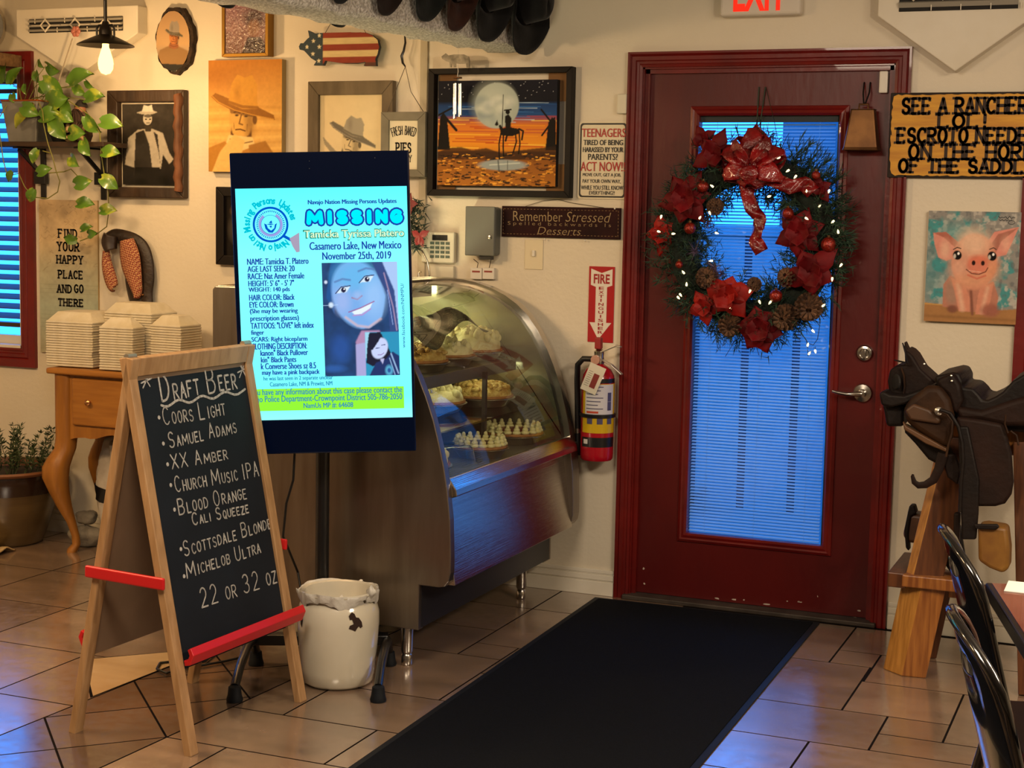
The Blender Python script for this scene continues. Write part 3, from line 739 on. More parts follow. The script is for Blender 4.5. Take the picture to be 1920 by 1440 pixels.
# ------------------------------------------------------------------ exit sign
x0, x1, z0, z1 = rect_px(1352, -60, 1501, 27, .05)
t = thing('exit_sign', 'white exit sign with glowing red letters above the red door', 'sign', ((x0 + x1) / 2, 0, z0))
e = MB(); e.box((x0, -.055, z0), (x1, 0, z1)); e.build('housing', mat('exit_housing', '#cfc6b8', .45), t, bevel=.012, seg=3)
FE = wall_frame(.0555); tx = MB(); a0, b1 = FE.px(1377, -50); a1, b0 = FE.px(1474, 19)
text(tx, FE, 'EXIT', a0, b0, a1 - a0, b1 - b0, .001, .03); tx.build('lettering', glow('exit_red', (1, .03, .012), 1.15), t)

# ------------------------------------------------------------------ pictures
M_WOODGREY = mat('weathered_wood', '#6e5f49', .75, c2='#4f432f', nscale=14, stretch=(1, 1, .25), bump=.3, bscale=60)
M_WOODBRN = mat('dark_barn_wood', '#3f2c1a', .6, c2='#2a1c10', nscale=12, stretch=(1, 1, .25), bump=.3, bscale=50)
M_WOODRED = mat('split_log_wood', '#6d4020', .7, c2='#3c2412', nscale=20, stretch=(1, 1, .15), bump=.8, bscale=40)
M_WOODBLK = mat('espresso_wood', '#150e09', .55, c2='#0d0805', nscale=10, spec=.2)
M_CANVAS = mat('canvas_edge', '#a58c5c', .8)
M_PAINT = vcol('painted_canvas', .6, .12, bump=.05)
M_PHOTO = vcol('glossy_photo', .18, .5)
M_PRINT = vcol('matt_print', .75, .2)

def bars(mb, fr, a0, a1, b0, b1, wl, wr, wt, wb_, d0, d1):
    """Four mitred frame sides around a0..a1, b0..b1 (outer) on a frame."""
    O = [(a0, b0), (a1, b0), (a1, b1), (a0, b1)]; I = [(a0 + wl, b0 + wb_), (a1 - wr, b0 + wb_), (a1 - wr, b1 - wt), (a0 + wl, b1 - wt)]
    for k in range(4):
        n = (k + 1) % 4
        if min(abs(I[k][0] - O[k][0]) + abs(I[n][0] - O[n][0]), 1) == 0 and O[k] == I[k]: continue
        mb.add([fr.p(*O[k], d0), fr.p(*O[n], d0), fr.p(*I[n], d0), fr.p(*I[k], d0), fr.p(*O[k], d1), fr.p(*O[n], d1), fr.p(*I[n], d1), fr.p(*I[k], d1)],
               [(0, 3, 2, 1), (4, 5, 6, 7), (0, 1, 5, 4), (1, 2, 6, 5), (2, 3, 7, 6), (3, 0, 4, 7)])

def cowboy(A, cx, cy, s, skin, hat, hat2, coat, shade, scarf=None, tilt=0.0, brim=1.0, hatup=1.0, shirt=None, look=1):
    """A generic rider's head and shoulders: hat, shaded brow, face, kerchief, coat. s = head width."""
    asp = A.asp; X = lambda x, y: (cx + (x * math.cos(R(tilt)) - y * math.sin(R(tilt))) * s, cy + (x * math.sin(R(tilt)) + y * math.cos(R(tilt))) * s / asp)
    P = lambda pts: [X(*q) for q in pts]
    A.poly(P([(-1.9, 2.6), (-1.5, 1.35), (-.6, .95), (.6, .95), (1.6, 1.3), (2.1, 2.6)]), coat, soft=2)
    if shirt: A.poly(P([(-.55, .95), (.5, .95), (.55, 2.6), (-.5, 2.6)]), shirt, soft=2)
    A.poly(P([(-.38, .4), (.42, .4), (.5, 1.1), (-.42, 1.1)]), shade, soft=2)
    A.ell(*X(0, .08), .5 * s, .66 * s / asp, skin, soft=.12)
    A.poly(P([(-.44, .25), (-.3, .66), (0, .8), (.32, .66), (.44, .25)]), skin, soft=2)
    A.ell(*X(.34, .25), .2 * s, .5 * s / asp, shade, .55, soft=.6)
    A.ell(*X(-.1, .3), .22 * s, .16 * s / asp, skin, .5, soft=.8)
    A.ell(*X(.53 * look, .12), .09 * s, .16 * s / asp, shade, .9, soft=.2)
    for q in (-.2, .17):
        A.line(P([(q - .12, -.06), (q, -.1), (q + .12, -.06)]), .05 * s, shade, .95)
        A.ell(*X(q, .03), .075 * s, .035 * s / asp, '#120c08', .9, soft=.4)
    A.line(P([(-.02, .0), (-.08, .3), (.06, .33)]), .055 * s, shade, .8)
    A.line(P([(-.2, .52), (-.02, .49), (.18, .53)]), .05 * s, shade, .95)
    A.line(P([(-.3, .3), (-.26, .5)]), .03 * s, shade, .6); A.line(P([(.24, .3), (.25, .52)]), .03 * s, shade, .6)
    A.poly(P([(-.52, -.2), (.56, -.14), (.5, .04), (-.46, -.02)]), shade, .75, soft=3)
    b = brim
    A.poly(P([(-1.12 * b, -.52), (-.9 * b, -.34), (-.4, -.12), (.2, -.06), (.8 * b, .02), (1.15 * b, .06), (1.1 * b, -.1), (.55, -.34), (-.5, -.5), (-.98 * b, -.66)]), hat2, soft=1)
    A.poly(P([(-.58, -.36), (-.5, -.9 * hatup), (-.3, -1.18 * hatup), (0, -1.1 * hatup), (.28, -1.2 * hatup), (.52, -.92 * hatup), (.6, -.26), (0, -.2)]), hat, soft=1)
    A.line(P([(-.57, -.4), (0, -.28), (.6, -.3)]), .1 * s, hat2, .9)
    A.line(P([(-1.1 * b, -.56), (-.85 * b, -.36), (-.3, -.14), (.4, -.04), (1.1 * b, .04)]), .035 * s, hat, .8)
    A.ell(*X(-.25, -.75), .12 * s, .3 * s / asp, hat2, .4, soft=.7)
    if scarf:
        A.poly(P([(-.46, .72), (.5, .72), (.62, 1.0), (.1, 1.22), (-.55, 1.0)]), scarf, soft=2); A.line(P([(-.4, .86), (.05, .98), (.5, .86)]), .05 * s, shade, .7)

FW0 = wall_frame(0.0)
def hang(name, label, cat, px, off, grp=None):
    """Thing hung flat on the wall: px = picture corners (left top, right bottom)."""
    f = wall_frame(off); a0, b1 = f.px(px[0], px[1]); a1, b0 = f.px(px[2], px[3])
    t = thing(name, label, cat, ((a0 + a1) / 2, 0, b0), grp); return t, f, a0, a1, b0, b1

# sepia canvas of a rider in a big hat
t, f, a0, a1, b0, b1 = hang('canvas_print', 'large golden sepia canvas of a man in a wide cowboy hat above the kiosk', 'picture', (391, 113.5, 528, 323), .035)
MB().box((a0, 0, b0), (a1, -.034, b1)).build('stretcher', M_CANVAS, t, bevel=.002)
A = Art(150, 226, (b1 - b0) / (a1 - a0)); A.grad([(0, '#b5762c'), (.3, '#c99346'), (.55, '#d0a050'), (.75, '#cfa257'), (1, '#c48f3f')])
for k in range(9): A.line([(0, .42 + k * .055), (.5, .41 + k * .056 + .01 * math.sin(k * 3)), (1, .43 + k * .05)], .03, '#e0b868' if k % 2 else '#ad7a34', .35, .9)
A.ell(.1, .15, .4, .14, '#8f5519', .6, .8)
cowboy(A, .46, .49, .34, '#c99a4c', '#c08a34', '#8a5a1c', '#a8742c', '#5b3812', '#d8b878', 5, 1.15, 1.15)
A.poly([(.05, 1), (.16, .82), (.36, .66), (.5, .72), (.4, 1)], '#d3ab62', soft=2); A.poly([(.62, 1), (.55, .76), (.78, .72), (.92, .86), (1, 1)], '#9a6a2a', soft=2)
A.mottle(.10, 30, 3); A.build('picture', M_PAINT, t, f, a0, a1, b0, b1, .0005)

# black-and-white rider in a rustic frame
t, f, a0, a1, b0, b1 = hang('picture_frame', 'rustic brown framed photograph of a standing man in hat and vest', 'picture', (201, 170, 346, 372), .03)
m = MB(); bars(m, f, a0, a1, b0, b1, .055, .05, .05, .045, -.03, .005); m.build('frame', M_WOODBRN, t, bevel=.004)
lg = MB(); zz = np.linspace(b0 + .03, b1 - .02, 22)
lg.tube([(a1 - .026 + .004 * math.sin(k * 1.7), -.036, z) for k, z in enumerate(zz)], [.021 + .002 * math.sin(k * 2.3) + .0015 * math.sin(k * 5.1) for k in range(22)], 9, nrm=(0, -1, 0)); lg.build('bark_strip', M_WOODRED, t, smooth=60)
fa0, fb1 = f.px(226, 195); fa1, fb0 = f.px(324, 347)
A = Art(104, 164, (fb1 - fb0) / (fa1 - fa0)); A.grad([(0, '#3b3630'), (.5, '#2a2621'), (1, '#151310')]); A.mottle(.3, 8, 5)
A.poly([(.05, .75), (.12, .42), (.3, .32), (.55, .3), (.78, .36), (.9, .6), (.98, .68), (.9, .74), (.78, .62), (.74, .8), (.3, .8)], '#a29a8b', soft=1)
A.poly([(.22, .92), (.26, .36), (.42, .32), (.52, .5), (.6, .92)], '#2e2a25', soft=1); A.poly([(.74, .8), (.68, .38), (.6, .34), (.7, .6)], '#2e2a25', soft=1)
A.poly([(.2, 1), (.25, .78), (.72, .78), (.8, 1)], '#1a1815', soft=1)
A.ell(.49, .185, .085, .075, '#b1a999'); A.poly([(.27, .11), (.4, .085), (.6, .085), (.68, .105), (.6, .125), (.4, .13)], '#a79f8f', soft=1); A.poly([(.38, .1), (.42, .015), (.5, .03), (.57, .012), (.6, .1)], '#c9c1b1', soft=1)
A.ell(.5, .15, .08, .02, '#2a2520', .8); A.line([(.45, .19), (.47, .19)], .02, '#221d18'); A.line([(.53, .19), (.55, .19)], .02, '#221d18'); A.line([(.47, .235), (.53, .235)], .014, '#3a332b')
A.poly([(.42, .27), (.58, .27), (.55, .34), (.45, .34)], '#3a342c', soft=1); A.mottle(.12, 25, 8); A.build('photograph', M_PHOTO, t, f, fa0, fa1, fb0, fb1, -.012)

# grey framed pencil sketch
t, f, a0, a1, b0, b1 = hang('picture_frame', 'grey wood framed sketch of a cowboy directly behind the kiosk top', 'picture', (578, 153, 735, 345), .03)
m = MB(); bars(m, f, a0, a1, b0, b1, .05, .05, .055, .055, -.03, .004); m.build('frame', M_WOODGREY, t, bevel=.003)
A = Art(112, 150, (b1 - b0 - .11) / (a1 - a0 - .10)); A.fill('#d8c49a'); A.mottle(.05, 10, 2)
A.poly([(.05, .55), (.1, .6), (.32, .8), (.25, .84), (.08, .66)], '#7d7768', .8); A.poly([(.55, .82), (.9, .86), (.85, .9), (.55, .9)], '#7d7768', .7)
cowboy(A, .50, .60, .28, '#d0bb90', '#9a9280', '#6d6659', '#b0a487', '#4a4438', None, 14, 1.25, 1.0)
A.build('drawing', M_PRINT, t, f, a0 + .05, a1 - .05, b0 + .055, b1 - .055, -.012)

# foil-wrapped photograph with the lamp glare
t, f, a0, a1, b0, b1 = hang('photo_frame', 'small gold framed photograph with crinkled shiny cover near the ceiling', 'picture', (416, -6, 503, 105), .045)
m = MB(); bars(m, f, a0, a1, b0, b1, .014, .014, .014, .014, -.045, .003); m.build('frame', mat('gold_moulding', '#9a7128', .35, .7), t, bevel=.002)
A = Art(70, 90, 1.25); A.grad([(0, '#7b5560'), (.5, '#8d6a66'), (1, '#6b4a3c')]); A.ell(.72, .35, .25, .2, '#3d2b2a', .9, .4); A.ell(.7, .55, .14, .16, '#8a6450', 1, .3); A.poly([(.4, 1), (.55, .7), (.85, .7), (1, .85), (1, 1)], '#3a2a28', soft=2); A.mottle(.3, 9, 4)
m = vcol('crinkled_cover', .16, .9, bump=.8, coat=.8); A.build('photograph', m, t, f, a0 + .014, a1 - .014, b0 + .014, b1 - .014, -.004)

# dark frame beside the kiosk
t, f, a0, a1, b0, b1 = hang('picture_frame', 'black framed dark portrait half hidden by the kiosk edge', 'picture', (405, 350, 520, 500), .03)
m = MB(); bars(m, f, a0, a1, b0, b1, .04, .04, .04, .04, -.03, .004); m.build('frame', M_WOODBLK, t, bevel=.003)
A = Art(70, 90, 1.3); A.fill('#15110e'); A.ell(.3, .25, .16, .1, '#6b5840', .8, .4); A.ell(.28, .55, .2, .25, '#3f3a33', 1, .3); A.ell(.3, .32, .1, .12, '#8a7256', 1, .3); A.build('portrait', M_PHOTO, t, f, a0 + .04, a1 - .04, b0 + .04, b1 - .04, -.012)

# oval wood slice
f = wall_frame(.034); ca, cb = f.px(324, 77); r1 = f.px(356, 77)[0] - ca; r2 = f.px(324, 20)[1] - cb
t = thing('wood_slice_plaque', 'oval bark edged wood slice with a painted man in a hat', 'plaque', (ca, 0, cb - r2))
def slc(th, k, d): 
    j = 1 + .03 * math.sin(th * 7) + .02 * math.sin(th * 17 + 1); q = (1.0, 1.1, 1.12)[k]
    return f.p(ca + r1 * q * j * math.cos(th) + (.004 if k else 0), cb + r2 * q * j * math.sin(th) * (1.0 if k == 0 else .97 if math.sin(th) < 0 else 1.03), d)
m = MB()
for (k0, d0), (k1, d1) in (((2, -.033), (1, -.006)), ((1, -.006), (0, -.001))):
    for i in range(60):
        p, q = 2 * PI * i / 60, 2 * PI * (i + 1) / 60; m.poly([slc(p, k0, d0), slc(q, k0, d0), slc(q, k1, d1), slc(p, k1, d1)])
m.build('bark', mat('bark', '#3a2817', .9, c2='#20150c', nscale=30, bump=.8, bscale=60), t, smooth=60)
A = Art(80, 130, r2 / r1); A.grad([(0, '#a5835e'), (.55, '#b79468'), (.75, '#9b8a76'), (1, '#33312c')]); A.ell(.5, .85, .5, .22, '#4b4842', .8, .3); A.poly([(0, 1), (0, .7), (.2, .78), (.5, .84), (.8, .8), (1, .9), (1, 1)], '#2e2d29', soft=2)
cowboy(A, .53, .42, .26, '#b2713f', '#8f8373', '#57503f', '#8a6a44', '#4a2a18', '#8f5a3a', 3, .9, 1.2)
ob = A.build('painting', M_PAINT, t, f, ca - r1, ca + r1, cb - r2, cb + r2, 0)
bm = bmesh.new(); bm.from_mesh(ob.data); oc = Vec((0, 0, r2))
kill = [v for v in bm.verts if ((v.co.x) / r1) ** 2 + ((v.co.z - r2) / r2) ** 2 > 1.0]
bmesh.ops.delete(bm, geom=kill, context='VERTS'); bm.to_mesh(ob.data); bm.free()

# night landscape in a dark shadow frame
t, f, a0, a1, b0, b1 = hang('picture_frame', 'wide dark framed painting of a lone rider under a full moon', 'picture', (804, 129, 1068, 371), .04)
m = MB(); bars(m, f, a0, a1, b0, b1, .026, .024, .022, .026, -.04, .004); m.build('frame', M_WOODBLK, t, bevel=.002)
m = MB()
m.box((a0 + .02, -.004, b0 + .02), (a0 + .09, -.007, b1 - .02)); m.box((a1 - .09, -.004, b0 + .02), (a1 - .02, -.007, b1 - .02)); m.build('side_backing', mat('grey_card', '#8b867e', .7), t)
m = MB()
for xx in (a0 + .03, a1 - .11):
    for zz in (b0 + .02, b1 - .13): m.box((xx, -.007, zz), (xx + .08, -.011, zz + .11))
m.build('corner_card', mat('kraft_card', '#7a5730', .8), t)
pa0, pb1 = f.px(822.5, 152); pa1, pb0 = f.px(1041, 350)
MB().box((pa0, -.011, pb0), (pa1, -.03, pb1)).build('stretcher', M_DARK, t)
A = Art(240, 214, (pb1 - pb0) / (pa1 - pa0))
A.grad([(0, '#141420'), (.2, '#12131c'), (.24, '#1d3a6b'), (.33, '#214579'), (.36, '#8a4a58'), (.42, '#c9702a'), (.6, '#d98b24'), (.66, '#c87c22'), (.68, '#7d4a1c'), (1, '#a06424')])
for k in range(16):
    y = .21 + k * .012; A.line([(random.random() * .6, y), (random.random() * .4 + .6, y + .008)], .006, random.choice(['#3a6fb0', '#16305c', '#a8c0d8', '#22508c']), .7)
for k in range(22):
    y = .34 + k * .014; x = random.random(); A.line([(x - .2, y), (x + .15, y + .006)], .008, random.choice(['#e8b83c', '#b0301c', '#e09424', '#f0c850', '#a83c3c']), .7)
rg = np.random.default_rng(3)
for k in range(40): A.ell(rg.random(), rg.random() * .18, .003, .003, '#d8d8e0', .9, .5)
A.ell(.5, .24, .185, .215, '#9fa8a2', 1, .03); A.ell(.47, .22, .15, .17, '#b9c0b6', .7, .5)
for k in range(26):
    th, rr = rg.random() * 6.28, math.sqrt(rg.random()) * .15; A.ell(.48 + rr * math.cos(th), .25 + rr * math.sin(th) * 1.1, .02 + .03 * rg.random(), .02 + .025 * rg.random(), random.choice(['#7f8d92', '#d3d6cc', '#8d99a0']), .5, .7)
BK = '#14100e'
A.poly([(0, .66), (.02, .34), (.05, .3), (.08, .36), (.11, .66)], BK); A.line([(.0, .33), (.12, .26)], .014, BK); A.line([(.05, .33), (.16, .47)], .022, BK)
A.poly([(.91, .66), (.93, .4), (.96, .35), (.99, .38), (1, .66)], BK); A.line([(.87, .28), (.97, .42)], .014, BK); A.line([(.88, .52), (.98, .36)], .014, BK)
A.poly([(0, .68), (.1, .64), (.2, .63), (.3, .66), (.42, .64), (.55, .69), (.7, .66), (.85, .64), (1, .62), (1, .75), (0, .75)], '#2a1c14', .85, 2)
for k in range(330):
    x, y = rg.random(), .69 + .31 * rg.random(); ln = .01 + .03 * rg.random(); A.line([(x, y), (x + ln, y - .008 + .016 * rg.random())], .006 + .006 * rg.random(), random.choice(['#1b120d', '#1b120d', '#d08a2c', '#e0a03a', '#6b3c18', '#33241a']), .9)
A.ell(.56, .8, .2, .05, '#8d979a', .95, .15); A.line([(.45, .8), (.7, .78)], .01, '#c8cdc8', .6); A.line([(.52, .76), (.53, .86)], .012, '#3a3f42', .7); A.line([(.6, .76), (.6, .84)], .008, '#3a3f42', .6)
# a lone horse and rider with a long pole
A.poly([(.53, .46), (.6, .44), (.69, .46), (.7, .5), (.63, .53), (.54, .52)], BK); A.poly([(.53, .47), (.505, .37), (.52, .34), (.485, .42), (.5, .43), (.535, .42), (.56, .46)], BK)
for q in ([(.54, .5), (.525, .6), (.53, .74)], [(.56, .5), (.56, .62), (.565, .72)], [(.66, .5), (.67, .58), (.645, .68)], [(.69, .48), (.7, .6), (.69, .69)]): A.line(q, .012, BK)
A.line([(.69, .46), (.725, .48), (.715, .56)], .014, BK); A.poly([(.575, .45), (.57, .34), (.6, .32), (.625, .36), (.62, .45)], BK); A.ell(.593, .3, .018, .022, BK); A.line([(.565, .285), (.62, .278)], .01, BK); A.line([(.6, .44), (.59, .52), (.58, .57)], .016, BK); A.line([(.553, .14), (.548, .5)], .006, BK)
A.build('painting', M_PAINT, t, f, pa0, pa1, pb0, pb1, .0)

# piglet painting
t, f, a0, a1, b0, b1 = hang('canvas_painting', 'painting of a smiling pink piglet on teal, under the ranch sign', 'painting', (1742, 395, 1904, 609), .022)
MB().box((a0, 0, b0), (a1, -.022, b1)).build('stretcher', M_CANVAS, t, bevel=.002)
A = Art(190, 236, (b1 - b0) / (a1 - a0)); A.fill('#8c8a86'); n1 = A.vnoise(7, 11); n2 = A.vnoise(16, 12)
A.mixin(np.clip((n1 - .48) * 8, 0, 1), '#3f8f92', .9); A.mixin(np.clip((n2 - .58) * 8, 0, 1), '#b9b3aa', .8); A.mixin(np.clip((.40 - n2) * 8, 0, 1), '#5f6468', .6); A.ell(.3, .22, .24, .12, '#3f9a9c', .6, .6); A.ell(.08, .58, .14, .25, '#3f9096', .5, .6)
A.poly([(0, .83), (.4, .86), (.6, .89), (1, .86), (1, 1), (0, 1)], '#a3764a', soft=2); A.line([(0, .95), (1, .96)], .03, '#7f5a38', .5, .8); A.line([(0, .84), (.3, .85)], .015, '#c79a58', .8)
PK, PD, PL, PR = '#cf8a72', '#7d4f42', '#e6bfa4', '#c8604e'
A.poly([(.2, .86), (.2, .66), (.27, .58), (.42, .62), (.6, .66), (.74, .62), (.8, .76), (.78, .9), (.5, .9)], '#b57a66', soft=2); A.ell(.3, .72, .08, .12, '#a38272', .9, .3)
A.poly([(.28, .6), (.42, .64), (.5, .78), (.5, .9), (.38, .9), (.33, .74)], PK, soft=2); A.poly([(.6, .66), (.74, .64), (.72, .78), (.68, .92), (.56, .92), (.58, .76)], PK, soft=2)
A.line([(.36, .66), (.42, .88)], .05, PL, .6, .8); A.line([(.68, .68), (.63, .9)], .04, PL, .5, .8); A.line([(.5, .7), (.53, .92)], .03, PD, .9, .6); A.ell(.31, .88, .06, .035, PD, .9, .3); A.ell(.72, .88, .1, .06, '#9a5f50', .9, .3)
A.poly([(.06, .2), (.2, .19), (.34, .28), (.3, .42), (.22, .45), (.13, .42), (.08, .3)], '#d58f80', soft=1); A.poly([(.06, .2), (.2, .19), (.34, .28), (.31, .33), (.18, .24)], '#a5604f', .8); A.ell(.2, .35, .05, .08, PL, .6, .6)
A.poly([(.66, .26), (.72, .18), (.88, .15), (.98, .13), (.92, .26), (.86, .38), (.76, .4), (.7, .36)], '#d98f80', soft=1); A.poly([(.7, .28), (.76, .2), (.97, .14), (.8, .26), (.74, .38)], '#96604f', .7); A.ell(.85, .28, .05, .06, PL, .4, .6)
A.ell(.52, .45, .245, .25, PK, 1, .05); A.ell(.5, .28, .17, .12, PL, .9, .5); A.ell(.36, .5, .1, .1, '#dba890', .8, .6); A.ell(.7, .52, .1, .1, '#dc9a76', .8, .6); A.ell(.5, .62, .18, .06, '#d9a07f', .7, .6)
A.ell(.56, .48, .115, .07, '#d4806a', 1, .15); A.ell(.57, .43, .1, .04, '#d9785e', .8, .4)
for q in (.515, .615): A.ell(q, .46, .02, .022, '#2a1512', 1, .2)
A.line([(.44, .52), (.5, .555), (.58, .56), (.65, .535), (.67, .5)], .012, '#6a342c', .9); A.line([(.46, .57), (.56, .6), (.65, .57)], .02, PR, .7, .6); A.line([(.47, .53), (.6, .54)], .008, '#e9c6b0', .6)
for q in (.335, .71):
    A.ell(q, .395, .047, .042, '#0f0b0a', 1, .1, -20); A.ell(q + .012, .38, .012, .012, '#ffffff', 1, .3); A.ell(q - .028, .405, .014, .02, '#cfc8c0', .9, .3)
A.line([(.29, .345), (.33, .325), (.37, .335)], .01, '#3a2a26'); A.line([(.68, .335), (.72, .32), (.75, .335)], .01, '#3a2a26')
A.mottle(.10, 26, 6); A.build('picture', M_PAINT, t, f, a0, a1, b0, b1, .0005)
sg = MB(); fn = lambda x, y: f.p(x, y, .0012)
ribbon(sg, [(a0 + (a1 - a0) * (.755 + .02 * k), b1 - .014 - .006 * (k % 2) - .002 * (k % 3)) for k in range(10)], .002, fn, 0); ribbon(sg, [(a0 + (a1 - a0) * (.765 + .017 * k), b1 - .026 - .005 * (k % 2)) for k in range(9)], .002, fn, 0)
ribbon(sg, [(a0 + (a1 - a0) * .9 + .012 * math.cos(k), b1 - .036 + .007 * math.sin(k)) for k in range(7)], .0016, fn, 0)
sg.build('signature', mat('black_ink', '#0a0a0a', .6), t)

# flag pig
pg = [(560.5, 87.5), (563.5, 81), (569, 81), (575, 74), (580, 70), (577.5, 57), (584, 60), (590, 63), (606, 61.5), (650, 60.5), (685, 61), (698, 66), (708, 75), (711, 88), (708, 101), (704, 110), (705, 123.5), (682, 123.5), (685, 116), (668, 119), (645, 119), (610, 114), (606, 122.5), (588, 122.5), (593, 115), (583, 109), (575, 100), (570, 95), (562, 93)]
f = wall_frame(.05); Q = [f.px(*p) for p in pg]; Q = [(x, z) for x, z in Q]
ax0, ax1 = min(q[0] for q in Q), max(q[0] for q in Q); az0, az1 = min(q[1] for q in Q), max(q[1] for q in Q)
t = thing('pig_sign', 'wooden pig cutout painted with stars and stripes hanging on the wall', 'wall decoration', ((ax0 + ax1) / 2, 0, az0))
MB().prism([f.p(x, z, -.018) for x, z in Q], (0, -.018, 0)).build('board', mat('navy_edge', '#1f2a35', .6), t)
A = Art(200, 88, (az1 - az0) / (ax1 - ax0)); A.fill('#39444a')
sx = (f.px(606, 90)[0] - ax0) / (ax1 - ax0)
for k, c in enumerate(['#8a3c2c', '#cbb583', '#8a3c2c', '#cbb583', '#8a3c2c']): A.poly([(sx, .06 + k * .17), (1, .06 + k * .17), (1, .24 + k * .17), (sx, .24 + k * .17)], c)
A.poly([(sx, .9), (1, .9), (1, 1), (sx, 1)], '#5a3a30'); A.mottle(.14, 12, 9, 1, 4)
for px_, py_ in ((576, 88), (588, 77), (599, 67), (599, 88), (587, 101), (598, 114)):
    q = f.px(px_, py_); cx, cy = (q[0] - ax0) / (ax1 - ax0), (az1 - q[1]) / (az1 - az0)
    A.poly([(cx + (.028 if k % 2 == 0 else .012) * math.sin(k * PI / 5), cy - (.028 if k % 2 == 0 else .012) * math.cos(k * PI / 5) / A.asp) for k in range(10)], '#d9cfae')
ob = A.build('flag_paint', M_PRINT, t, f, ax0, ax1, az0, az1, .0006)
msk = A.pmask([((x - ax0) / (ax1 - ax0), (az1 - z) / (az1 - az0)) for x, z in Q], 0).reshape(-1)
bm = bmesh.new(); bm.from_mesh(ob.data); bm.verts.ensure_lookup_table(); bmesh.ops.delete(bm, geom=[v for v in bm.verts if msk[v.index] < .5], context='VERTS'); bm.to_mesh(ob.data); bm.free()
m = MB()
for (p0, p1) in (((608, 61), (616, 38)), ((684, 61), (668, 40))): m.tube([f.p(*f.px(*p0), -.009), f.p(*f.px(*p1), -.03)], .0012, 5)
m.tube([f.p(*f.px(706 + 5 * math.cos(k * .8), 76 + 4 * math.sin(k * .8)), -.009) for k in range(9)], .0012, 5); m.build('wire', M_WIRE, t)

# pies window sign on its iron hook
t, f, a0, a1, b0, b1 = hang('hanging_sign', 'sage green window frame sign about fresh baked pies on a wire', 'sign', (715, 210, 797, 332), .05)
m = MB(); bars(m, f, a0, a1, b0, b1, .036, .036, .034, .03, -.02, .004); m.build('frame', mat('sage_paint', '#77705f', .6, c2='#676151', nscale=10), t, bevel=.002)
i0, i1, j0, j1 = a0 + .036, a1 - .036, b0 + .03, b1 - .034
MB().box((i0, -.045, j0), (i1, -.035, j1)).build('panel', mat('cream_enamel', '#d6cbae', .5), t)
m = MB(); FT = Frame(f.p(0, 0, -.0045), f.u, f.v, f.n); wd = i1 - i0; cx = (i0 + i1) / 2
for word, r0, z0_, hh, rad in (('FRESH BAKED', 0, j1 - .048, .034, .16),):
    n = len(word)
    for k, c in enumerate(word):
        if c == ' ': continue
        th = (k - (n - 1) / 2) * .066; xx = cx + rad * math.sin(th) * .98; zz = z0_ - rad * (1 - math.cos(th)) + .012
        c_, s_ = math.cos(th), math.sin(th); fn = lambda x, y, xx=xx, zz=zz, c_=c_, s_=s_: FT.p(xx + x * c_ + y * s_, zz - x * s_ + y * c_, .001)
        strokes(m, c, -.0038, -.02, .0076, hh, fn, .0032, 0, disc=5)
fn = lambda x, y: FT.p(x, y, .001)
strokes(m, 'PIES', cx - .033, j1 - .128, .066, .038, fn, .006, .011, disc=5); strokes(m, 'DAILY', cx - .030, j0 + .030, .066, .026, fn, .0036, .005, disc=5)
m.build('lettering', mat('sign_black', '#14110e', .6), t)
hk = [f.px(*p) for p in ((770, 66), (774, 62), (768, 64), (759, 66), (760, 80), (757, 95), (753, 105), (755, 118), (760, 125))]
hkm = MB(); hkm.tube([f.p(x, z, .0) for x, z in hk], [.003, .004, .004, .004, .0045, .005, .006, .005, .003], 7)
hkm.build('hook', M_BLACKM, t, smooth=50)
m = MB(); top = f.p(*f.px(760, 125), 0)
m.tube([top, f.p(a0 + .02, b1 - .004, -.008)], .0014, 5); m.tube([top, f.p((a0 + a1) / 2 + .03, b1 + .08, -.004), f.p(a1 - .012, b1 - .004, -.008)], .0014, 5); m.build('wire', M_WIRE, t)

# pig wind chime
f = wall_frame(.10); ca, cb = f.px(857, 113)
t = thing('wind_chime', 'small wind chime with grey metal pig hanging before the moon painting', 'wind chime', (ca, -.10, f.px(857, 222)[1]))
pp = [(828, 106), (835, 101), (842, 104), (850, 103), (870, 102), (878, 106), (881, 113), (880, 126), (875, 126), (874, 119), (868, 119), (855, 118), (854, 126), (850, 126), (848, 119), (844, 118), (843, 124), (846, 125), (846, 119), (836, 115), (829, 110)]
pp = [(828, 106), (836, 100), (841, 104), (852, 102), (870, 102), (879, 106), (881, 114), (880, 127), (875, 127), (874, 119), (862, 120), (855, 119), (855, 126), (851, 126), (850, 119), (848, 119), (847, 126), (844, 126), (843, 117), (837, 115), (829, 110)]
MB().prism([f.p(*f.px(*p), -.002) for p in pp], (0, -.004, 0)).build('pig', mat('pewter', '#6e6a60', .4, .7, c2='#3a372f', nscale=25), t)
m = MB(); m.tube([f.p(*f.px(859, 62), 0), f.p(*f.px(859, 102), 0)], .001, 5); m.tube([f.p(*f.px(858, 120), 0), f.p(*f.px(859, 134), 0), f.p(*f.px(857, 147), 0)], .0014, 5); m.build('cord', M_WPLASTIC, t)
q = f.p(*f.px(858, 147), 0); MB().lathe([(.001, 0), (.018, 0), (.018, .005), (.001, .005)], q, 16).build('disc', M_BRASS, t)
for k, (x, y0, y1) in enumerate(((851.5, 157, 222), (855, 156, 214), (861, 157, 219), (864.5, 157, 216))):
    a = f.p(*f.px(x, y0), .004 * (k % 2)); b = f.p(*f.px(x, y1), .004 * (k % 2)); mm_ = MB(); mm_.tube([a, b], .0042, 8); mm_.build('tube', mat('polished_aluminium', '#d8d6d0', .15, 1), t, smooth=60)

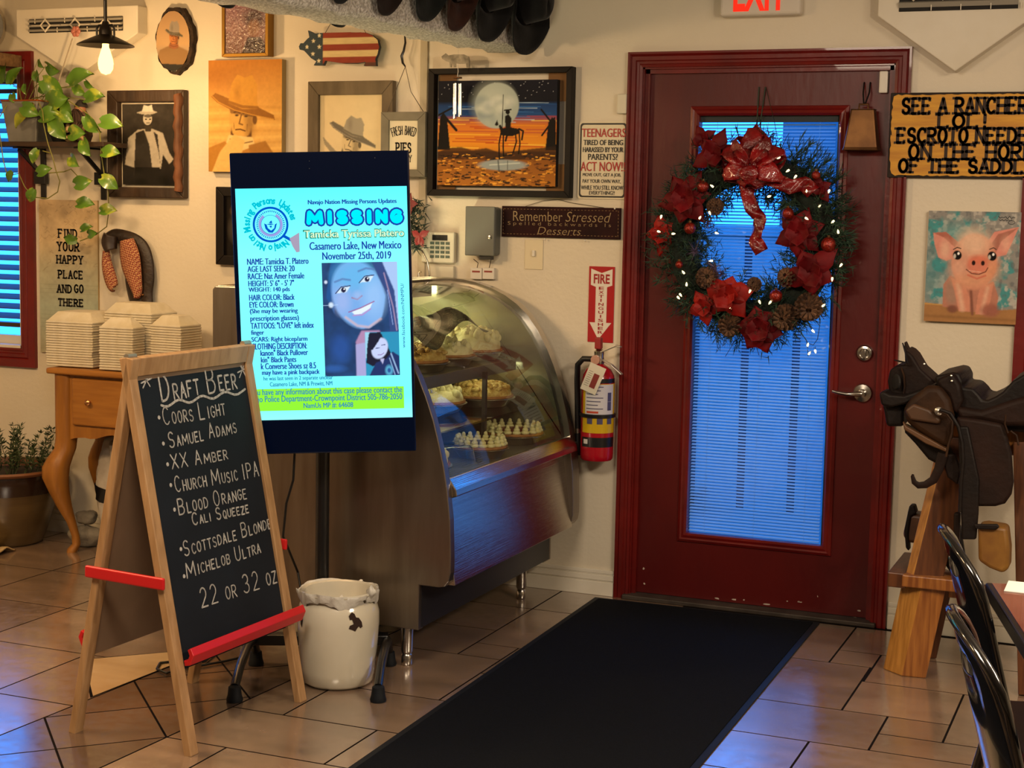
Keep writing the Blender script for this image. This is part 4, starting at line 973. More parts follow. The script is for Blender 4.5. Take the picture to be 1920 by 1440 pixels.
# metal signs
def plate_sign(name, label, px, off=.006, rim=None, face='#d3c8ac', rough=.4, rad=.012):
    t, f, a0, a1, b0, b1 = hang(name, label, 'sign', px, off)
    pts = []
    for cx, cy, t0 in ((a1 - rad, b1 - rad, 0), (a0 + rad, b1 - rad, 90), (a0 + rad, b0 + rad, 180), (a1 - rad, b0 + rad, 270)):
        for k in range(6): th = R(t0 + k * 18); pts.append((cx + rad * math.cos(th), cy + rad * math.sin(th)))
    MB().prism([f.p(x, z, -off) for x, z in pts], (0, -off, 0)).build('plate', mat(name + '_face', face, rough), t)
    if rim:
        m = MB(); cx, cy = (a0 + a1) / 2, (b0 + b1) / 2; w_, h_ = a1 - a0, b1 - b0
        A_ = [(cx + (x - cx) * (1 - .012 / w_ * 1), cy + (z - cy) * (1 - .012 / h_)) for x, z in pts]; B_ = [(cx + (x - cx) * (1 - .024 / w_), cy + (z - cy) * (1 - .024 / h_)) for x, z in pts]
        for k in range(len(pts)): n = (k + 1) % len(pts); m.poly([f.p(*A_[k], .0006), f.p(*A_[n], .0006), f.p(*B_[n], .0006), f.p(*B_[k], .0006)])
        m.build('border', mat(name + '_rim', rim, .5), t)
    return t, f, a0, a1, b0, b1
t, f, a0, a1, b0, b1 = plate_sign('tin_sign', 'white tin sign addressed to teenagers beside the red door frame', (1086, 228, 1174, 374), rim='#0d0c0b')
wd, hh = a1 - a0, b1 - b0
mr_, mk = MB(), MB()
def line_(mb, body, y0, y1, x0=.08, x1=.92, bold=.02):
    if bold > .02: text(mb, f, body, a0 + wd * x0 + .0018, b1 - hh * y1, wd * (x1 - x0), hh * (y1 - y0), .0018, 0)
    bold = 0; text(mb, f, body, a0 + wd * x0, b1 - hh * y1, wd * (x1 - x0), hh * (y1 - y0), .001, bold); text(mb, f, body, a0 + wd * x0 + .0009, b1 - hh * y1, wd * (x1 - x0), hh * (y1 - y0), .0014, bold)
line_(mr_, 'TEENAGERS', .09, .20, .06, .95, .035); line_(mr_, 'ACT NOW!!', .52, .64, .05, .95, .035)
line_(mk, 'TIRED OF BEING', .235, .305, .1, .9, .03); line_(mk, 'HARASSED BY YOUR', .33, .395, .09, .91, .03); line_(mk, 'PARENTS?', .415, .495, .2, .8, .03)
line_(mk, 'MOVE OUT, GET A JOB,', .665, .72, .1, .88); line_(mk, 'PAY YOUR OWN WAY,', .745, .80, .1, .88); line_(mk, 'WHILE YOU STILL KNOW', .825, .88, .07, .93); line_(mk, 'EVERYTHING!!', .895, .945, .24, .76)
mr_.build('red_lettering', mat('sign_red', '#a31512', .45), t); mk.build('black_lettering', mat('sign_ink', '#0d0c0b', .5), t)

t, f, a0, a1, b0, b1 = hang('plaque', 'brown stitched plaque about stressed and desserts under the moon painting', 'sign', (941, 386, 1162, 449), .014)
MB().box((a0, 0, b0), (a1, -.014, b1)).build('board', mat('oxblood_leather', '#2c1010', .7, c2='#200b0b', nscale=12, spec=.15), t, bevel=.002)
m = MB(); wd, hh = a1 - a0, b1 - b0
for k in range(34): m.box((a0 + wd * (.02 + .0285 * k), -.0145, b1 - .012), (a0 + wd * (.034 + .0285 * k), -.0152, b1 - .0105)); m.box((a0 + wd * (.02 + .0285 * k), -.0145, b0 + .0105), (a0 + wd * (.034 + .0285 * k), -.0152, b0 + .012))
for k in range(8): m.box((a0 + .007, -.0145, b0 + hh * (.08 + .11 * k)), (a0 + .0085, -.0152, b0 + hh * (.14 + .11 * k))); m.box((a1 - .0085, -.0145, b0 + hh * (.08 + .11 * k)), (a1 - .007, -.0152, b0 + hh * (.14 + .11 * k)))
m.build('stitching', mat('tan_thread', '#8a6a42', .8), t)
m = MB(); text(m, f, 'Remember', a0 + wd * .10, b0 + hh * .52, wd * .42, hh * .32, .001, -.008); text(m, f, 'Stressed', a0 + wd * .545, b0 + hh * .53, wd * .36, hh * .32, .001, -.012, .25)
text(m, f, 'S p e l l e d   b a c k w a r d s   I s', a0 + wd * .055, b0 + hh * .35, wd * .87, hh * .15, .001, -.01); text(m, f, 'Desserts', a0 + wd * .31, b0 + hh * .10, wd * .36, hh * .24, .001, -.012, .3)
m.build('lettering', mat('pale_gold_paint', '#8f7852', .5), t)
m = MB(); pk = f.p(*f.px(1044, 374), -.008); m.tube([f.p(a0 + wd * .2, b1, -.006), f.p(a0 + wd * .34, b1 + .022, -.008), pk], .001, 5); m.tube([pk, f.p(a0 + wd * .6, b1 + .016, -.008), f.p(a0 + wd * .86, b1, -.006)], .001, 5); m.build('wire', M_WIRE, t)
m = MB()
for x, y in ((1022, 448.5), (1097, 451), (1153, 391)): m.ball(f.p(*f.px(x, y), .002), .004, 8, 6)
m.build('pin', M_WPLASTIC, t)

# fire sign
t, f, a0, a1, b0, b1 = hang('fire_sign', 'red fire extinguisher arrow sign over the extinguisher', 'sign', (1105, 499, 1149, 643), .004)
MB().box((a0, 0, b0), (a1, -.004, b1)).build('plate', mat('fire_red', '#a50f16', .35), t)
wd, hh = a1 - a0, b1 - b0; X = lambda u, v: f.p(a0 + wd * u, b1 - hh * v, .0006)
m = MB(); m.poly([X(.08, .03), X(.5, .085), X(.92, .03), X(.92, .245), X(.72, .27), X(.72, .74), X(.92, .74), X(.42, .965), X(.06, .74), X(.28, .74), X(.28, .27), X(.08, .245)]); m.build('arrow', mat('sign_white', '#d8d0c4', .4), t)
m = MB(); text(m, f, 'FIRE', a0 + wd * .19, b1 - hh * .225, wd * .63, hh * .125, .0012, .03)
for k, c in enumerate('EXTINGUISHER'): text(m, f, c, a0 + wd * (.40 if c != 'I' else .47), b1 - hh * (.305 + .053 * k), wd * (.2 if c != 'I' else .05), hh * .039, .0012, .02)
m.build('lettering', mat('fire_red_ink', '#98121a', .4), t)

# ranch sign
t, f, a0, a1, b0, b1 = hang('wooden_sign', 'yellow wooden sign with dark burnt ranch lettering beside the door', 'sign', (1670, 174, 1985, 336), .022)
m = MB(); rr = .02; pts = []
for cx, cy, t0 in ((a1 - rr, b1 - rr, 0), (a0 + rr, b1 - rr, 90), (a0 + rr, b0 + rr, 180), (a1 - rr, b0 + rr, 270)):
    for k in range(3): th = R(t0 + k * 45); pts.append((cx + rr * math.cos(th), cy + rr * math.sin(th)))
MB().box((a0, -.006, b0), (a1, -.020, b1)).build('charred_edge', mat('charred_wood', '#20140c', .8), t, bevel=.003)
rgx = random.Random(4); out = []
for k in range(len(pts)):
    p, q = pts[k], pts[(k + 1) % len(pts)]; n = max(1, int(math.hypot(q[0] - p[0], q[1] - p[1]) / .012))
    for i in range(n): out.append((p[0] + (q[0] - p[0]) * i / n, p[1] + (q[1] - p[1]) * i / n))
cx, cy = (a0 + a1) / 2, (b0 + b1) / 2
out = [(x - math.copysign(.006 + rgx.random() * .005, x - cx), z - math.copysign(.006 + rgx.random() * .004, z - cy)) for x, z in out]
MB().prism([f.p(x, z, -.004) for x, z in out], (0, -.005, 0)).build('board', mat('honey_pine', '#d49a20', .5, c2='#b87c14', nscale=7, stretch=(.7, 1, 7), bump=.1), t)
m = MB(); fn = lambda x, y: f.p(x, y, .0022)
def wl_(body, xl, xr, yt, yb, pen=.0112):
    p0 = f.px(xl, yt); p1 = f.px(xr, yb); strokes(m, body, p0[0], p1[1], p1[0] - p0[0], p0[1] - p1[1], fn, pen, .026, disc=6, gap=.30)
wl_('SEE A RANCHER', 1693, 1925, 185, 212); wl_('LOL!', 1761, 1850, 215, 239); wl_('ESCROTO NEEDED', 1684, 1945, 241, 268); wl_('ON THE HORN', 1706, 1938, 271, 299); wl_('OF THE SADDLE', 1687, 1940, 299, 325)
m.build('lettering', mat('burnt_umber', '#2a190e', .7), t)

# happy place map hanging
t, f, a0, a1, b0, b1 = hang('wall_banner', 'faded map banner telling you to find your happy place', 'banner', (72.5, 374, 185, 667), .012)
A = Art(120, 290, (b1 - b0) / (a1 - a0)); A.grad([(0, '#b59c78'), (.25, '#bda57f'), (.45, '#a8a287'), (.7, '#99a08c'), (1, '#a09a80')]); A.mottle(.18, 5, 21); A.mottle(.10, 22, 22)
rg = np.random.default_rng(5)
for k in range(60):
    x, y = rg.random(), rg.random() * .5; pts = [(x, y)]
    for i in range(5): x += (rg.random() - .5) * .12; y += (rg.random() - .5) * .04; pts.append((x, y))
    A.line(pts, .006, '#6b5a3c', .45)
for k in range(16): A.line([(0, .55 + k * .028), (1, .55 + k * .028)], .004, '#6f7a68', .35)
A.build('print', M_PRINT, t, f, a0, a1, b0, b1, 0)
MB().box((a0, -.002, b0), (a1, -.0115, b1)).build('backing', M_CANVAS, t)
m = MB(); fn = lambda x, y: f.p(x, y, .0012)
for w_, xl, xr, yt, yb in (('FIND', 110, 144, 430, 446), ('YOUR', 108, 148, 454, 471), ('HAPPY', 107, 155, 479, 495), ('PLACE', 110, 155, 507, 523), ('AND', 108, 134, 534, 549), ('GO', 140, 156, 534, 549), ('THERE', 110, 156, 560, 575), ('OFTEN', 110, 156, 586, 601)):
    p0 = f.px(xl, yt); p1 = f.px(xr, yb); strokes(m, w_, p0[0], p1[1], p1[0] - p0[0], p0[1] - p1[1], fn, .0075, .014, disc=5, gap=.42)
m.build('lettering', mat('stencil_ink', '#1d1813', .7), t)

# ------------------------------------------------------------------ boxes and plates on the wall
M_LOCK = mat('grey_enamel', '#5c5e58', .42)
f = wall_frame(.07); a0, b1 = f.px(873.5, 387); a1, b0 = f.px(926, 480)
t = thing('lock_box', 'grey metal key cabinet on the wall above the display case', 'wall cabinet', ((a0 + a1) / 2, 0, b0))
MB().box((a0, 0, b0), (a1, -.062, b1)).build('body', M_LOCK, t, bevel=.012, seg=3); MB().box((a0 - .001, -.064, b0 - .001), (a1 + .001, -.072, b1 + .001)).build('door', M_LOCK, t, bevel=.008, seg=3)
lx, lz = f.px(919, 445); MB().lathe([(.001, 0), (.008, 0), (.007, .006), (.001, .007)], (lx, -.072, lz), 14, (0, -1, 0)).build('lock', M_CHROME, t, smooth=40)
MB().box((lx - .05, -.03, b0 - .016), (lx, -.06, b0)).build('latch', M_BLACK, t)
M_ALM = mat('alarm_plastic', '#c9c3b0', .5)
f = wall_frame(.03); a0, b1 = f.px(790, 434); a1, b0 = f.px(851, 494)
t = thing('alarm_keypad', 'cream alarm keypad with dark display above the case', 'keypad', ((a0 + a1) / 2, 0, b0))
MB().box((a0, 0, b0), (a1, -.03, b1)).build('body', M_ALM, t, bevel=.006); MB().box((a0 + .05, -.0302, b1 - .034), (a1 - .03, -.032, b1 - .012)).build('display', M_BLACK, t)
m = MB()
for i in range(4):
    for j in range(4): m.box((a0 + .042 + i * .023, -.0305, b0 + .02 + j * .018), (a0 + .058 + i * .023, -.034, b0 + .031 + j * .018))
m.build('button', mat('rubber_key', '#4d5a50', .6), t)
f = wall_frame(.02); a0, b1 = f.px(806, 498); a1, b0 = f.px(850, 524)
tag(MB().box((a0, 0, b0), (a1, -.02, b1)).build('card_holder', M_ALM, origin=((a0 + a1) / 2, 0, b0), bevel=.003), 'blank cream card holder right under the alarm keypad', 'card holder')
for k, (xa, xb, lb) in enumerate(((882, 903, 'small white wiring box below the grey key cabinet'), (904.5, 926, 'second small white wiring box, the one nearer the light switch'))):
    a0, b1 = f.px(xa, 502); a1, b0 = f.px(xb, 524); t = thing('wiring_box', lb, 'wiring box', ((a0 + a1) / 2, 0, b0), 'wiring boxes below the key cabinet')
    MB().box((a0, 0, b0), (a1, -.02, b1)).build('cover', M_WPLASTIC, t, bevel=.002)
    MB().box((a0 + .008, -.0202, b1 - .018), (a1 - .008, -.021, b1 - .011)).build('red_stripe', mat('red_stripe', '#8c3a30', .6), t)
    MB().tube([((a0 + a1) / 2, -.01, b1), ((a0 + a1) / 2 + .006, -.014, b1 + .02), ((a0 + a1) / 2 + (-.012, .012)[k], -.02, b1 + .035)], .0018, 6).build('wire', M_WIRE, t)
f = wall_frame(.006); a0, b1 = f.px(984, 449); a1, b0 = f.px(1017, 506)
t = thing('switch_plate', 'tall cream blank plate with a light switch', 'light switch', ((a0 + a1) / 2, 0, b0))
MB().box((a0, 0, b0), (a1, -.004, b1)).build('plate', mat('switch_cream', '#d4c7a8', .5), t, bevel=.002)
sx_, sz_ = f.px(1001, 475); MB().box((sx_ - .006, -.004, sz_ - .012), (sx_ + .006, -.014, sz_ + .012)).build('toggle', M_WPLASTIC, t, bevel=.002)
f = wall_frame(.025); a0, b1 = f.px(1157, 176); a1, b0 = f.px(1174, 213)
tag(MB().box((a0, 0, b0), (a1, -.025, b1)).build('door_sensor', M_ALM, origin=((a0 + a1) / 2, 0, b0), bevel=.004), 'cream door sensor on the wall at the hinge side of the red door', 'sensor')
a0, b1 = F_D.px(1651, 134); a1, b0 = F_D.px(1665, 175)
tag(MB().box((a0, SY, b0), (a1, SY - .022, b1)).build('door_sensor', M_WPLASTIC, origin=((a0 + a1) / 2, SY, b0), bevel=.004), 'white door sensor at the latch side top of the red door', 'sensor')

# cow bell on the door
a, b = F_D.px(1622, 250); t = thing('cow_bell', 'brass cow bell hanging at the top of the red door', 'bell', (a, SY - .05, F_D.px(1618, 284)[1]))
zt, zb = F_D.px(1620, 207)[1], F_D.px(1618, 283)[1]; m = MB()
def ring_(z, hw, hd): return [(a - hw, SY - .05 - hd, z), (a + hw, SY - .05 - hd, z), (a + hw, SY - .05 + hd, z), (a - hw, SY - .05 + hd, z)]
R_ = [ring_(zt, .038, .022), ring_(zt - .004, .042, .026), ring_(zb + .01, .060, .040), ring_(zb, .064, .043)]
m.poly(R_[0])
for p, q in zip(R_[:-1], R_[1:]):
    for k in range(4): m.poly([p[k], p[(k + 1) % 4], q[(k + 1) % 4], q[k]])
m.build('body', M_BRASS, t, bevel=.006, merge=True)
MB().tube([(a - .016, SY - .05, zt), (a - .016, SY - .05, zt + .018), (a + .016, SY - .05, zt + .018), (a + .016, SY - .05, zt)], .004, 8).build('handle', M_BRASS, t, smooth=60)
MB().tube([(a, SY - .05, zt + .018), (a - .008, SY - .03, zt + .06), (a - .01, SY - .004, zt + .10)], .003, 6).tube([(a + .004, SY - .05, zt + .018), (a + .014, SY - .03, zt + .06), (a + .012, SY - .004, zt + .10)], .003, 6).build('hook', M_BLACKM, t)
MB().ball((a, SY - .05, zb + .012), .014, 10, 8).build('clapper', M_BLACKM, t, smooth=60)

# ------------------------------------------------------------------ floor mat
M_MAT = mat('black_mat_pile', '#0b0d12', .95, c2='#11141b', nscale=220, bump=.6, bscale=400, spec=.1)
M_RUB = mat('black_rubber', '#10141a', .6, spec=.25)
q = [(-2.002, -.066), (-1.119, -.047), (-1.085, -3.4), (-1.94, -3.4)]
t = thing('floor_mat', 'long black entrance mat on the tiles before the red door', 'mat', (-1.55, -1.7, 0))
def inq(P, g): return inset(P, g)
MB().prism([(x, y, .0005) for x, y in q], (0, 0, .004)).build('rubber_edge', M_RUB, t, bevel=.001)
MB().prism([(x, y, .001) for x, y in inq(q, .022)], (0, 0, .007)).build('pile', M_MAT, t, bevel=.002)

# ------------------------------------------------------------------ draft beer board
M_PINE = mat('pale_pine', '#b08a60', .5, c2='#99744c', nscale=9, stretch=(6, 6, .5), bump=.05)
M_SLATE = mat('chalkboard', '#0f141c', .75, c2='#151b24', nscale=5, spec=.25)
M_HARD = mat('hardboard_back', '#8c735c', .7, c2='#7e6650', nscale=5)
M_RTRAY = mat('red_plastic', '#c3181d', .42)
BC = Vec((-2.5936, -1.9672, 0)); BRt = .0509; BW, BH, BB = .5827, 1.0898, .2151
BU = Vec((math.sin(BRt), math.cos(BRt), 0)); BNh = Vec((math.cos(BRt), -math.sin(BRt), 0))
board = thing('chalkboard_sign', 'wooden A-frame chalkboard listing draft beers with red trays', 'chalkboard', BC)
def bface(sg):
    v = (Vec((0, 0, BH)) - BNh * sg * BB).normalized(); n = (BU.cross(v) * (1 if sg > 0 else -1)).normalized()
    return Frame(BC + BNh * sg * BB, BU, v, n)
SL = math.hypot(BH, BB)
for sg in (1, -1):
    f = bface(sg); sw = .036; hw = BW / 2
    for e in (-1, 1):
        m = MB(); u0 = e * (hw - sw / 2); ps = []
        for b in (0.0, SL):
            for du, d in ((-sw / 2, -.024), (sw / 2, -.024), (sw / 2, 0), (-sw / 2, 0)): ps.append(f.p(u0 + du, b, d))
        m.add(ps, [(0, 1, 2, 3), (7, 6, 5, 4), (0, 4, 5, 1), (1, 5, 6, 2), (2, 6, 7, 3), (3, 7, 4, 0)])
        o = m.build('leg', M_PINE, board, bevel=.003)
    m = MB(); ps = [f.p(u, b, d) for b in (SL - .052, SL) for u, d in ((-hw + sw, -.024), (hw - sw, -.024), (hw - sw, -.001), (-hw + sw, -.001))]
    m.add(ps, [(0, 1, 2, 3), (7, 6, 5, 4), (0, 4, 5, 1), (1, 5, 6, 2), (2, 6, 7, 3), (3, 7, 4, 0)]); m.build('top_rail', M_PINE, board, bevel=.002)
    m = MB(); ps = [f.p(u, b, d) for b in (.235, SL - .05) for u, d in ((-hw + sw, -.016), (hw - sw, -.016), (hw - sw, -.010), (-hw + sw, -.010))]
    m.add(ps, [(0, 1, 2, 3), (7, 6, 5, 4), (0, 4, 5, 1), (1, 5, 6, 2), (2, 6, 7, 3)])
    ps2 = MB(); ps2.poly([f.p(-hw + sw, .235, -.0165), f.p(-hw + sw, SL - .05, -.0165), f.p(hw - sw, SL - .05, -.0165), f.p(hw - sw, .235, -.0165)])
    m.build('slate_panel', M_SLATE, board); ps2.build('panel_back', M_HARD, board)
    m = MB(); a = .268; ps = []
    L_ = [f.p(-hw + .03, a, .004), f.p(hw + .012, a, .004)]
    sec = [(-.022, 0), (-.022, .018), (.004, .036), (.026, .030), (.022, .018), (.006, .022), (-.008, .012), (-.006, 0)]
    for p in L_: ps += [p + f.v * v + f.n * n for v, n in sec]
    k = len(sec); m.add(ps, [tuple(range(k - 1, -1, -1)), tuple(range(k, 2 * k))] + [(i, (i + 1) % k, (i + 1) % k + k, i + k) for i in range(k)])
    m.build('chalk_tray', M_RTRAY, board, bevel=.002)
    if sg > 0: FB = f
for e in (-1, 1):
    z = .475; p0 = BC + BU * (e * (BW / 2 + .008)) + BNh * (BB * (1 - z / BH) + .012) + Vec((0, 0, z)); p1 = BC + BU * (e * (BW / 2 + .008)) - BNh * (BB * (1 - z / BH) + .018) + Vec((0, 0, z + .006))
    m = MB(); m.bar(p0, p1, .012, .034); m.build('spreader', M_RTRAY, board, bevel=.005, seg=3)
for e in (-1, 1):
    p = BC + BU * (e * (BW / 2 - .02)) + Vec((0, 0, BH)); m = MB(); m.tube([p - BU * .018, p + BU * .018], .009, 12); m.build('hinge', mat('nickel_hinge', '#a89f8e', .35, .6), board, smooth=60)
ck = MB()
def chalk(body, x0, y0, x1, y1, cap, pen=.0043, small=.66, jit=.03, gap=.42):
    a0, b0 = FB.px(x0, y0); a1, b1 = FB.px(x1, y1); ln = math.hypot(a1 - a0, b1 - b0); sl = (b1 - b0) / (a1 - a0)
    ht = FB.px(x0, y0 - cap)[1] - b0
    strokes(ck, body, 0, 0, a1 - a0, ht, lambda x, y: FB.p(a0 + x, b0 + x * sl + y, -.0088), pen, 0, small, jit, 6, gap, .15)
chalk('Draft Beer', 309, 752, 446, 727, 50, .0062, .58)
chalk('*', 271, 728, 291, 722, 26); chalk('*', 452, 710, 470, 704, 28)
ribbon(ck, [FB.px(307 + (464 - 307) * k / 24, 759 + (732 - 759) * k / 24 + 4.5 * math.sin(k * .95)) for k in range(25)], .007, lambda x, y: FB.p(x, y, -.0088), 6)
for body, x0, y0, x1, y1, cap in (('Coors Light', 313, 797, 426, 777, 33), ('Samuel Adams', 323, 839, 447, 810, 29), ('XX Amber', 328, 878, 430, 860, 27), ('Church Music IPA', 335, 922, 490, 892, 30),
                                  ('Blood Orange', 341, 964, 466, 934, 30), ('Cali Squeeze', 367, 984, 470, 961, 23), ('Scottsdale Blonde', 351, 1043, 512, 990, 29), ('Michelob Ultra', 356, 1083, 492, 1036, 28), ('22 or 32 oz', 383, 1139, 522, 1093, 37)):
    chalk(body, x0, y0, x1, y1, cap)
for x, y in ((303, 782), (311, 831), (319, 870), (325, 909), (332, 955), (344, 1029), (350, 1080)):
    a, b = FB.px(x, y); ck.poly([FB.p(a + .006 * math.cos(k), b + .006 * math.sin(k), -.0088) for k in [2 * PI * i / 9 for i in range(9)]])
ck.build('chalk_lettering', mat('chalk', '#c3c0bb', .95, c2='#8f8d8a', nscale=160, lo=.3, hi=.75), board)

# ------------------------------------------------------------------ screen kiosk
KC = Vec((-2.3804, -1.569, 1.2105)); th, ph, ti = .4305, .0368, -.0377
kd = Vec((math.cos(th), math.sin(th), 0)); kn = Vec((math.sin(th), -math.cos(th), 0)); ku = Vec((0, 0, 1))
ku2 = ku * math.cos(ti) - kn * math.sin(ti); kn2 = kn * math.cos(ti) + ku * math.sin(ti)
FK = Frame(KC, kd * math.cos(ph) + ku2 * math.sin(ph), ku2 * math.cos(ph) - kd * math.sin(ph), kn2)
kio = thing('display_kiosk', 'tall black display screen on a stand showing a missing person notice', 'display screen', (KC.x, KC.y, 0))
M_KBLK = mat('kiosk_black', (.0008, .004, .022), .25, spec=.12); KW, KH = .540, .9268
def kbox(mb, a0, a1, b0, b1, d0, d1):
    ps = [FK.p(a, b, d) for d in (d0, d1) for a, b in ((a0, b0), (a1, b0), (a1, b1), (a0, b1))]
    mb.add(ps, [(0, 3, 2, 1), (4, 5, 6, 7), (0, 1, 5, 4), (1, 2, 6, 5), (2, 3, 7, 6), (3, 0, 4, 7)])
m = MB(); kbox(m, -KW / 2, KW / 2, -KH / 2, KH / 2, -.055, -.001); m.build('housing', M_KBLK, kio, bevel=.004)
m = MB(); kbox(m, -KW / 2 + .08, KW / 2 - .08, -.25, .25, -.085, -.05); m.build('rear_cover', M_KBLK, kio, bevel=.01)
sa0, sb1 = FK.px(440, 354); sa1, sb0 = FK.px(774, 782); sa1 = FK.px(768, 560)[0]; sa0 = FK.px(446, 480)[0]
SCR = Art(120, 160, (sb1 - sb0) / (sa1 - sa0)); SCR.grad([(0, (.10, .93, 1.0)), (.3, (.22, 1, .95)), (.6, (.2, 1, .98)), (.9, (.18, .97, 1)), (1, (.3, 1, 1))])
M_SCR = vcol('screen_image', .3, .2, emit=1.12)
SCR.build('screen', M_SCR, kio, FK, sa0, sa1, sb0, sb1, .0006)
scr = kio.children[-1]
def px_rect(x0, y0, x1, y1):
    a0, b1 = FK.px(x0, y0); a1, b0 = FK.px(x1, y1); return a0, a1, b0, b1
# yellow-green information band
a0, a1, b0, b1 = px_rect(470, 728, 758, 765); b0 = FK.px(620, 768)[1]; b1 = FK.px(620, 727)[1]
m = MB(); m.poly([FK.p(a0, b0, .0012), FK.p(a1, b0, .0012), FK.p(a1, b1, .0012), FK.p(a0, b1, .0012)]); m.build('notice_band', glow('screen_lime', (.30, .92, .04), 1.05), scr)
M_NAVY = glow('screen_navy', (.012, .05, .42), 1.0); M_TEAL = glow('screen_teal', (.02, .24, .50), 1.0)
n = MB(); 
def T(mb, s_, x0, y0, x1, y1, d=.0018, bold=.012):
    if bold <= .022:
        text_px(mb, FK, s_, x0, y0, x1, y1, d, 0); text_px(mb, FK, s_, x0 + .45, y0, x1 + .45, y1, d + .0002, 0)
        if bold > .01: text_px(mb, FK, s_, x0 + .9, y0, x1 + .9, y1, d + .0004, 0)
    else: text_px(mb, FK, s_, x0, y0, x1, y1, d, bold)

T(n, 'Navajo Nation Missing Persons Updates', 577, 375, 743, 383); T(n, 'Casamero Lake, New Mexico', 580, 454, 752, 468, .0018, .018); T(n, 'November 25th, 2019', 604, 473, 733, 487, .0018, .018)
rows = ['NAME: Tamicka T. Platero', 'AGE LAST SEEN: 20', 'RACE: Nat Amer Female', 'HEIGHT: 5\' 6" - 5\' 7"', 'WEIGHT: 140 pds', 'HAIR COLOR: Black', 'EYE COLOR: Brown', '(She may be wearing', 'prescription glasses)', 'TATTOOS: "LOVE" left index', 'finger', 'SCARS: Right bicep/arm', 'CLOTHING DESCRIPTION:']
xr = [578, 552, 570, 551, 543, 552, 550, 558, 560, 588, 495, 576, 575]
yt = [485, 499, 512.5, 526, 539, 552.5, 566, 579, 592, 605, 619, 632, 644]
for i, s_ in enumerate(rows):
    x0 = 463 + i * .75; T(n, s_, x0, yt[i], xr[i], yt[i] + (9.5 if i not in (8, 10) else 11), .0018, .022)
for s_, x0, x1, y in (('kanon" Black Pullover', 488, 577, 656), ('kin" Black Pants', 489, 555, 669), ('k Converse Shoes sz 8.5', 489, 592, 681), ('may have a pink backpack', 491, 599, 694)): T(n, s_, x0, y, x1, y + 9.5, .0018, .022)
n.build('notice_text', M_NAVY, scr)
n = MB()
for s_, x0, x1, y in (('he was last seen in 2 separate unclear', 494, 624, 706), ('Casamero Lake, NM & Prewitt, NM', 506, 623, 716.5)): T(n, s_, x0, y, x1, y + 7, .0018, .006)
T(n, 'If you have any information about this case please contact the', 462, 730, 754, 739, .0018, .008); T(n, 'Navajo Police Department-Crownpoint District 505-786-2050', 460, 743, 754, 752, .0018, .008); T(n, 'NamUs MP #: 64608', 569, 755.5, 662, 764, .0018, .008)
n.build('small_print', M_TEAL, scr)
n = MB(); a0, b0 = FK.px(742 + 12, 652); a1, b1 = FK.px(742 + 19, 531)
vs_, fs_ = glyphs('www.facebook.com/NNMPU/', 0); lo, hi = vs_.min(0), vs_.max(0); H_ = b1 - b0
n.add([FK.p(a0 + .010 - (y - lo[1]) / (hi[1] - lo[1]) * .010, b0 + (x - lo[0]) / (hi[0] - lo[0]) * H_, .0018) for x, y in vs_], fs_); n.build('web_address', M_NAVY, scr)
hb = FK.px(579, 417.5); he = FK.px(750, 396); hf = lambda d: (lambda x, y: FK.p(hb[0] + x, hb[1] + y, d))
n = MB(); strokes(n, 'MISSING', 0, 0, he[0] - hb[0], he[1] - hb[1], hf(.0016), .0255, gap=.68); n.build('headline_outline', M_NAVY, scr)
n = MB(); strokes(n, 'MISSING', 0, 0, he[0] - hb[0], he[1] - hb[1], hf(.0022), .0145, gap=.68); n.build('headline', glow('screen_cyan', (.0, .86, 1.0), 1.05), scr)
n = MB(); T(n, 'Tamicka Tyrissa Platero', 568, 431, 759, 449, .0016, .05); n.build('name_outline', glow('screen_green', (.0, .22, .16), 1.0), scr)
n = MB(); T(n, 'Tamicka Tyrissa Platero', 570, 432.5, 757, 447, .0022, .015); n.build('name_line', glow('screen_lemon', (.75, 1, .66), 1.0), scr)
# round seal seen through a magnifier, lettering around it
ca, cb = FK.px(507.5, 421); rd = FK.px(541, 421)[0] - ca; n = MB(); SEG = 48
def ringm(mb, r0, r1, d, k0=0, k1=SEG):
    for k in range(k0, k1):
        t0, t1 = 2 * PI * k / SEG, 2 * PI * (k + 1) / SEG
        mb.poly([FK.p(ca + r0 * math.cos(t0), cb + r0 * math.sin(t0), d), FK.p(ca + r1 * math.cos(t0), cb + r1 * math.sin(t0), d), FK.p(ca + r1 * math.cos(t1), cb + r1 * math.sin(t1), d), FK.p(ca + r0 * math.cos(t1), cb + r0 * math.sin(t1), d)])
ringm(n, rd * .88, rd, .0022)
h0, h1 = (ca + rd * .72, cb - rd * .66), (ca + rd * 1.35, cb - rd * 1.02); ribbon(n, [h0, h1], rd * .16, lambda x, y: FK.p(x, y, .0022), 8)
for k in range(44):
    tt = 2 * PI * k / 44; ribbon(n, [(ca + rd * .70 * math.cos(tt), cb + rd * .70 * math.sin(tt)), (ca + rd * .80 * math.cos(tt), cb + rd * .80 * math.sin(tt))], rd * .045, lambda x, y: FK.p(x, y, .0022), 0)
ringm(n, rd * .52, rd * .54, .0026)
for pts in ([(-.36, .08), (-.3, -.22), (-.12, -.44), (.1, -.46), (.28, -.22), (.36, .08), (.24, .0), (.2, -.2), (.02, -.34), (-.16, -.2), (-.22, 0)], [(-.1, .1), (.06, .24), (.1, .06)], [(-.24, .02), (-.02, .06), (.2, .02), (.0, -.02)], [(-.08, -.08), (.08, -.06), (.02, -.2)]):
    n.poly([FK.p(ca + rd * x, cb + rd * y, .0026) for x, y in pts])
n.build('emblem_outline', glow('screen_blue', (.0, .10, .62), 1.0), scr)
n = MB(); ringm(n, rd * .54, rd * .68, .0020, 17, 56); n.build('emblem_rainbow', glow('screen_lilac', (.34, .36, .80), 1.0), scr)
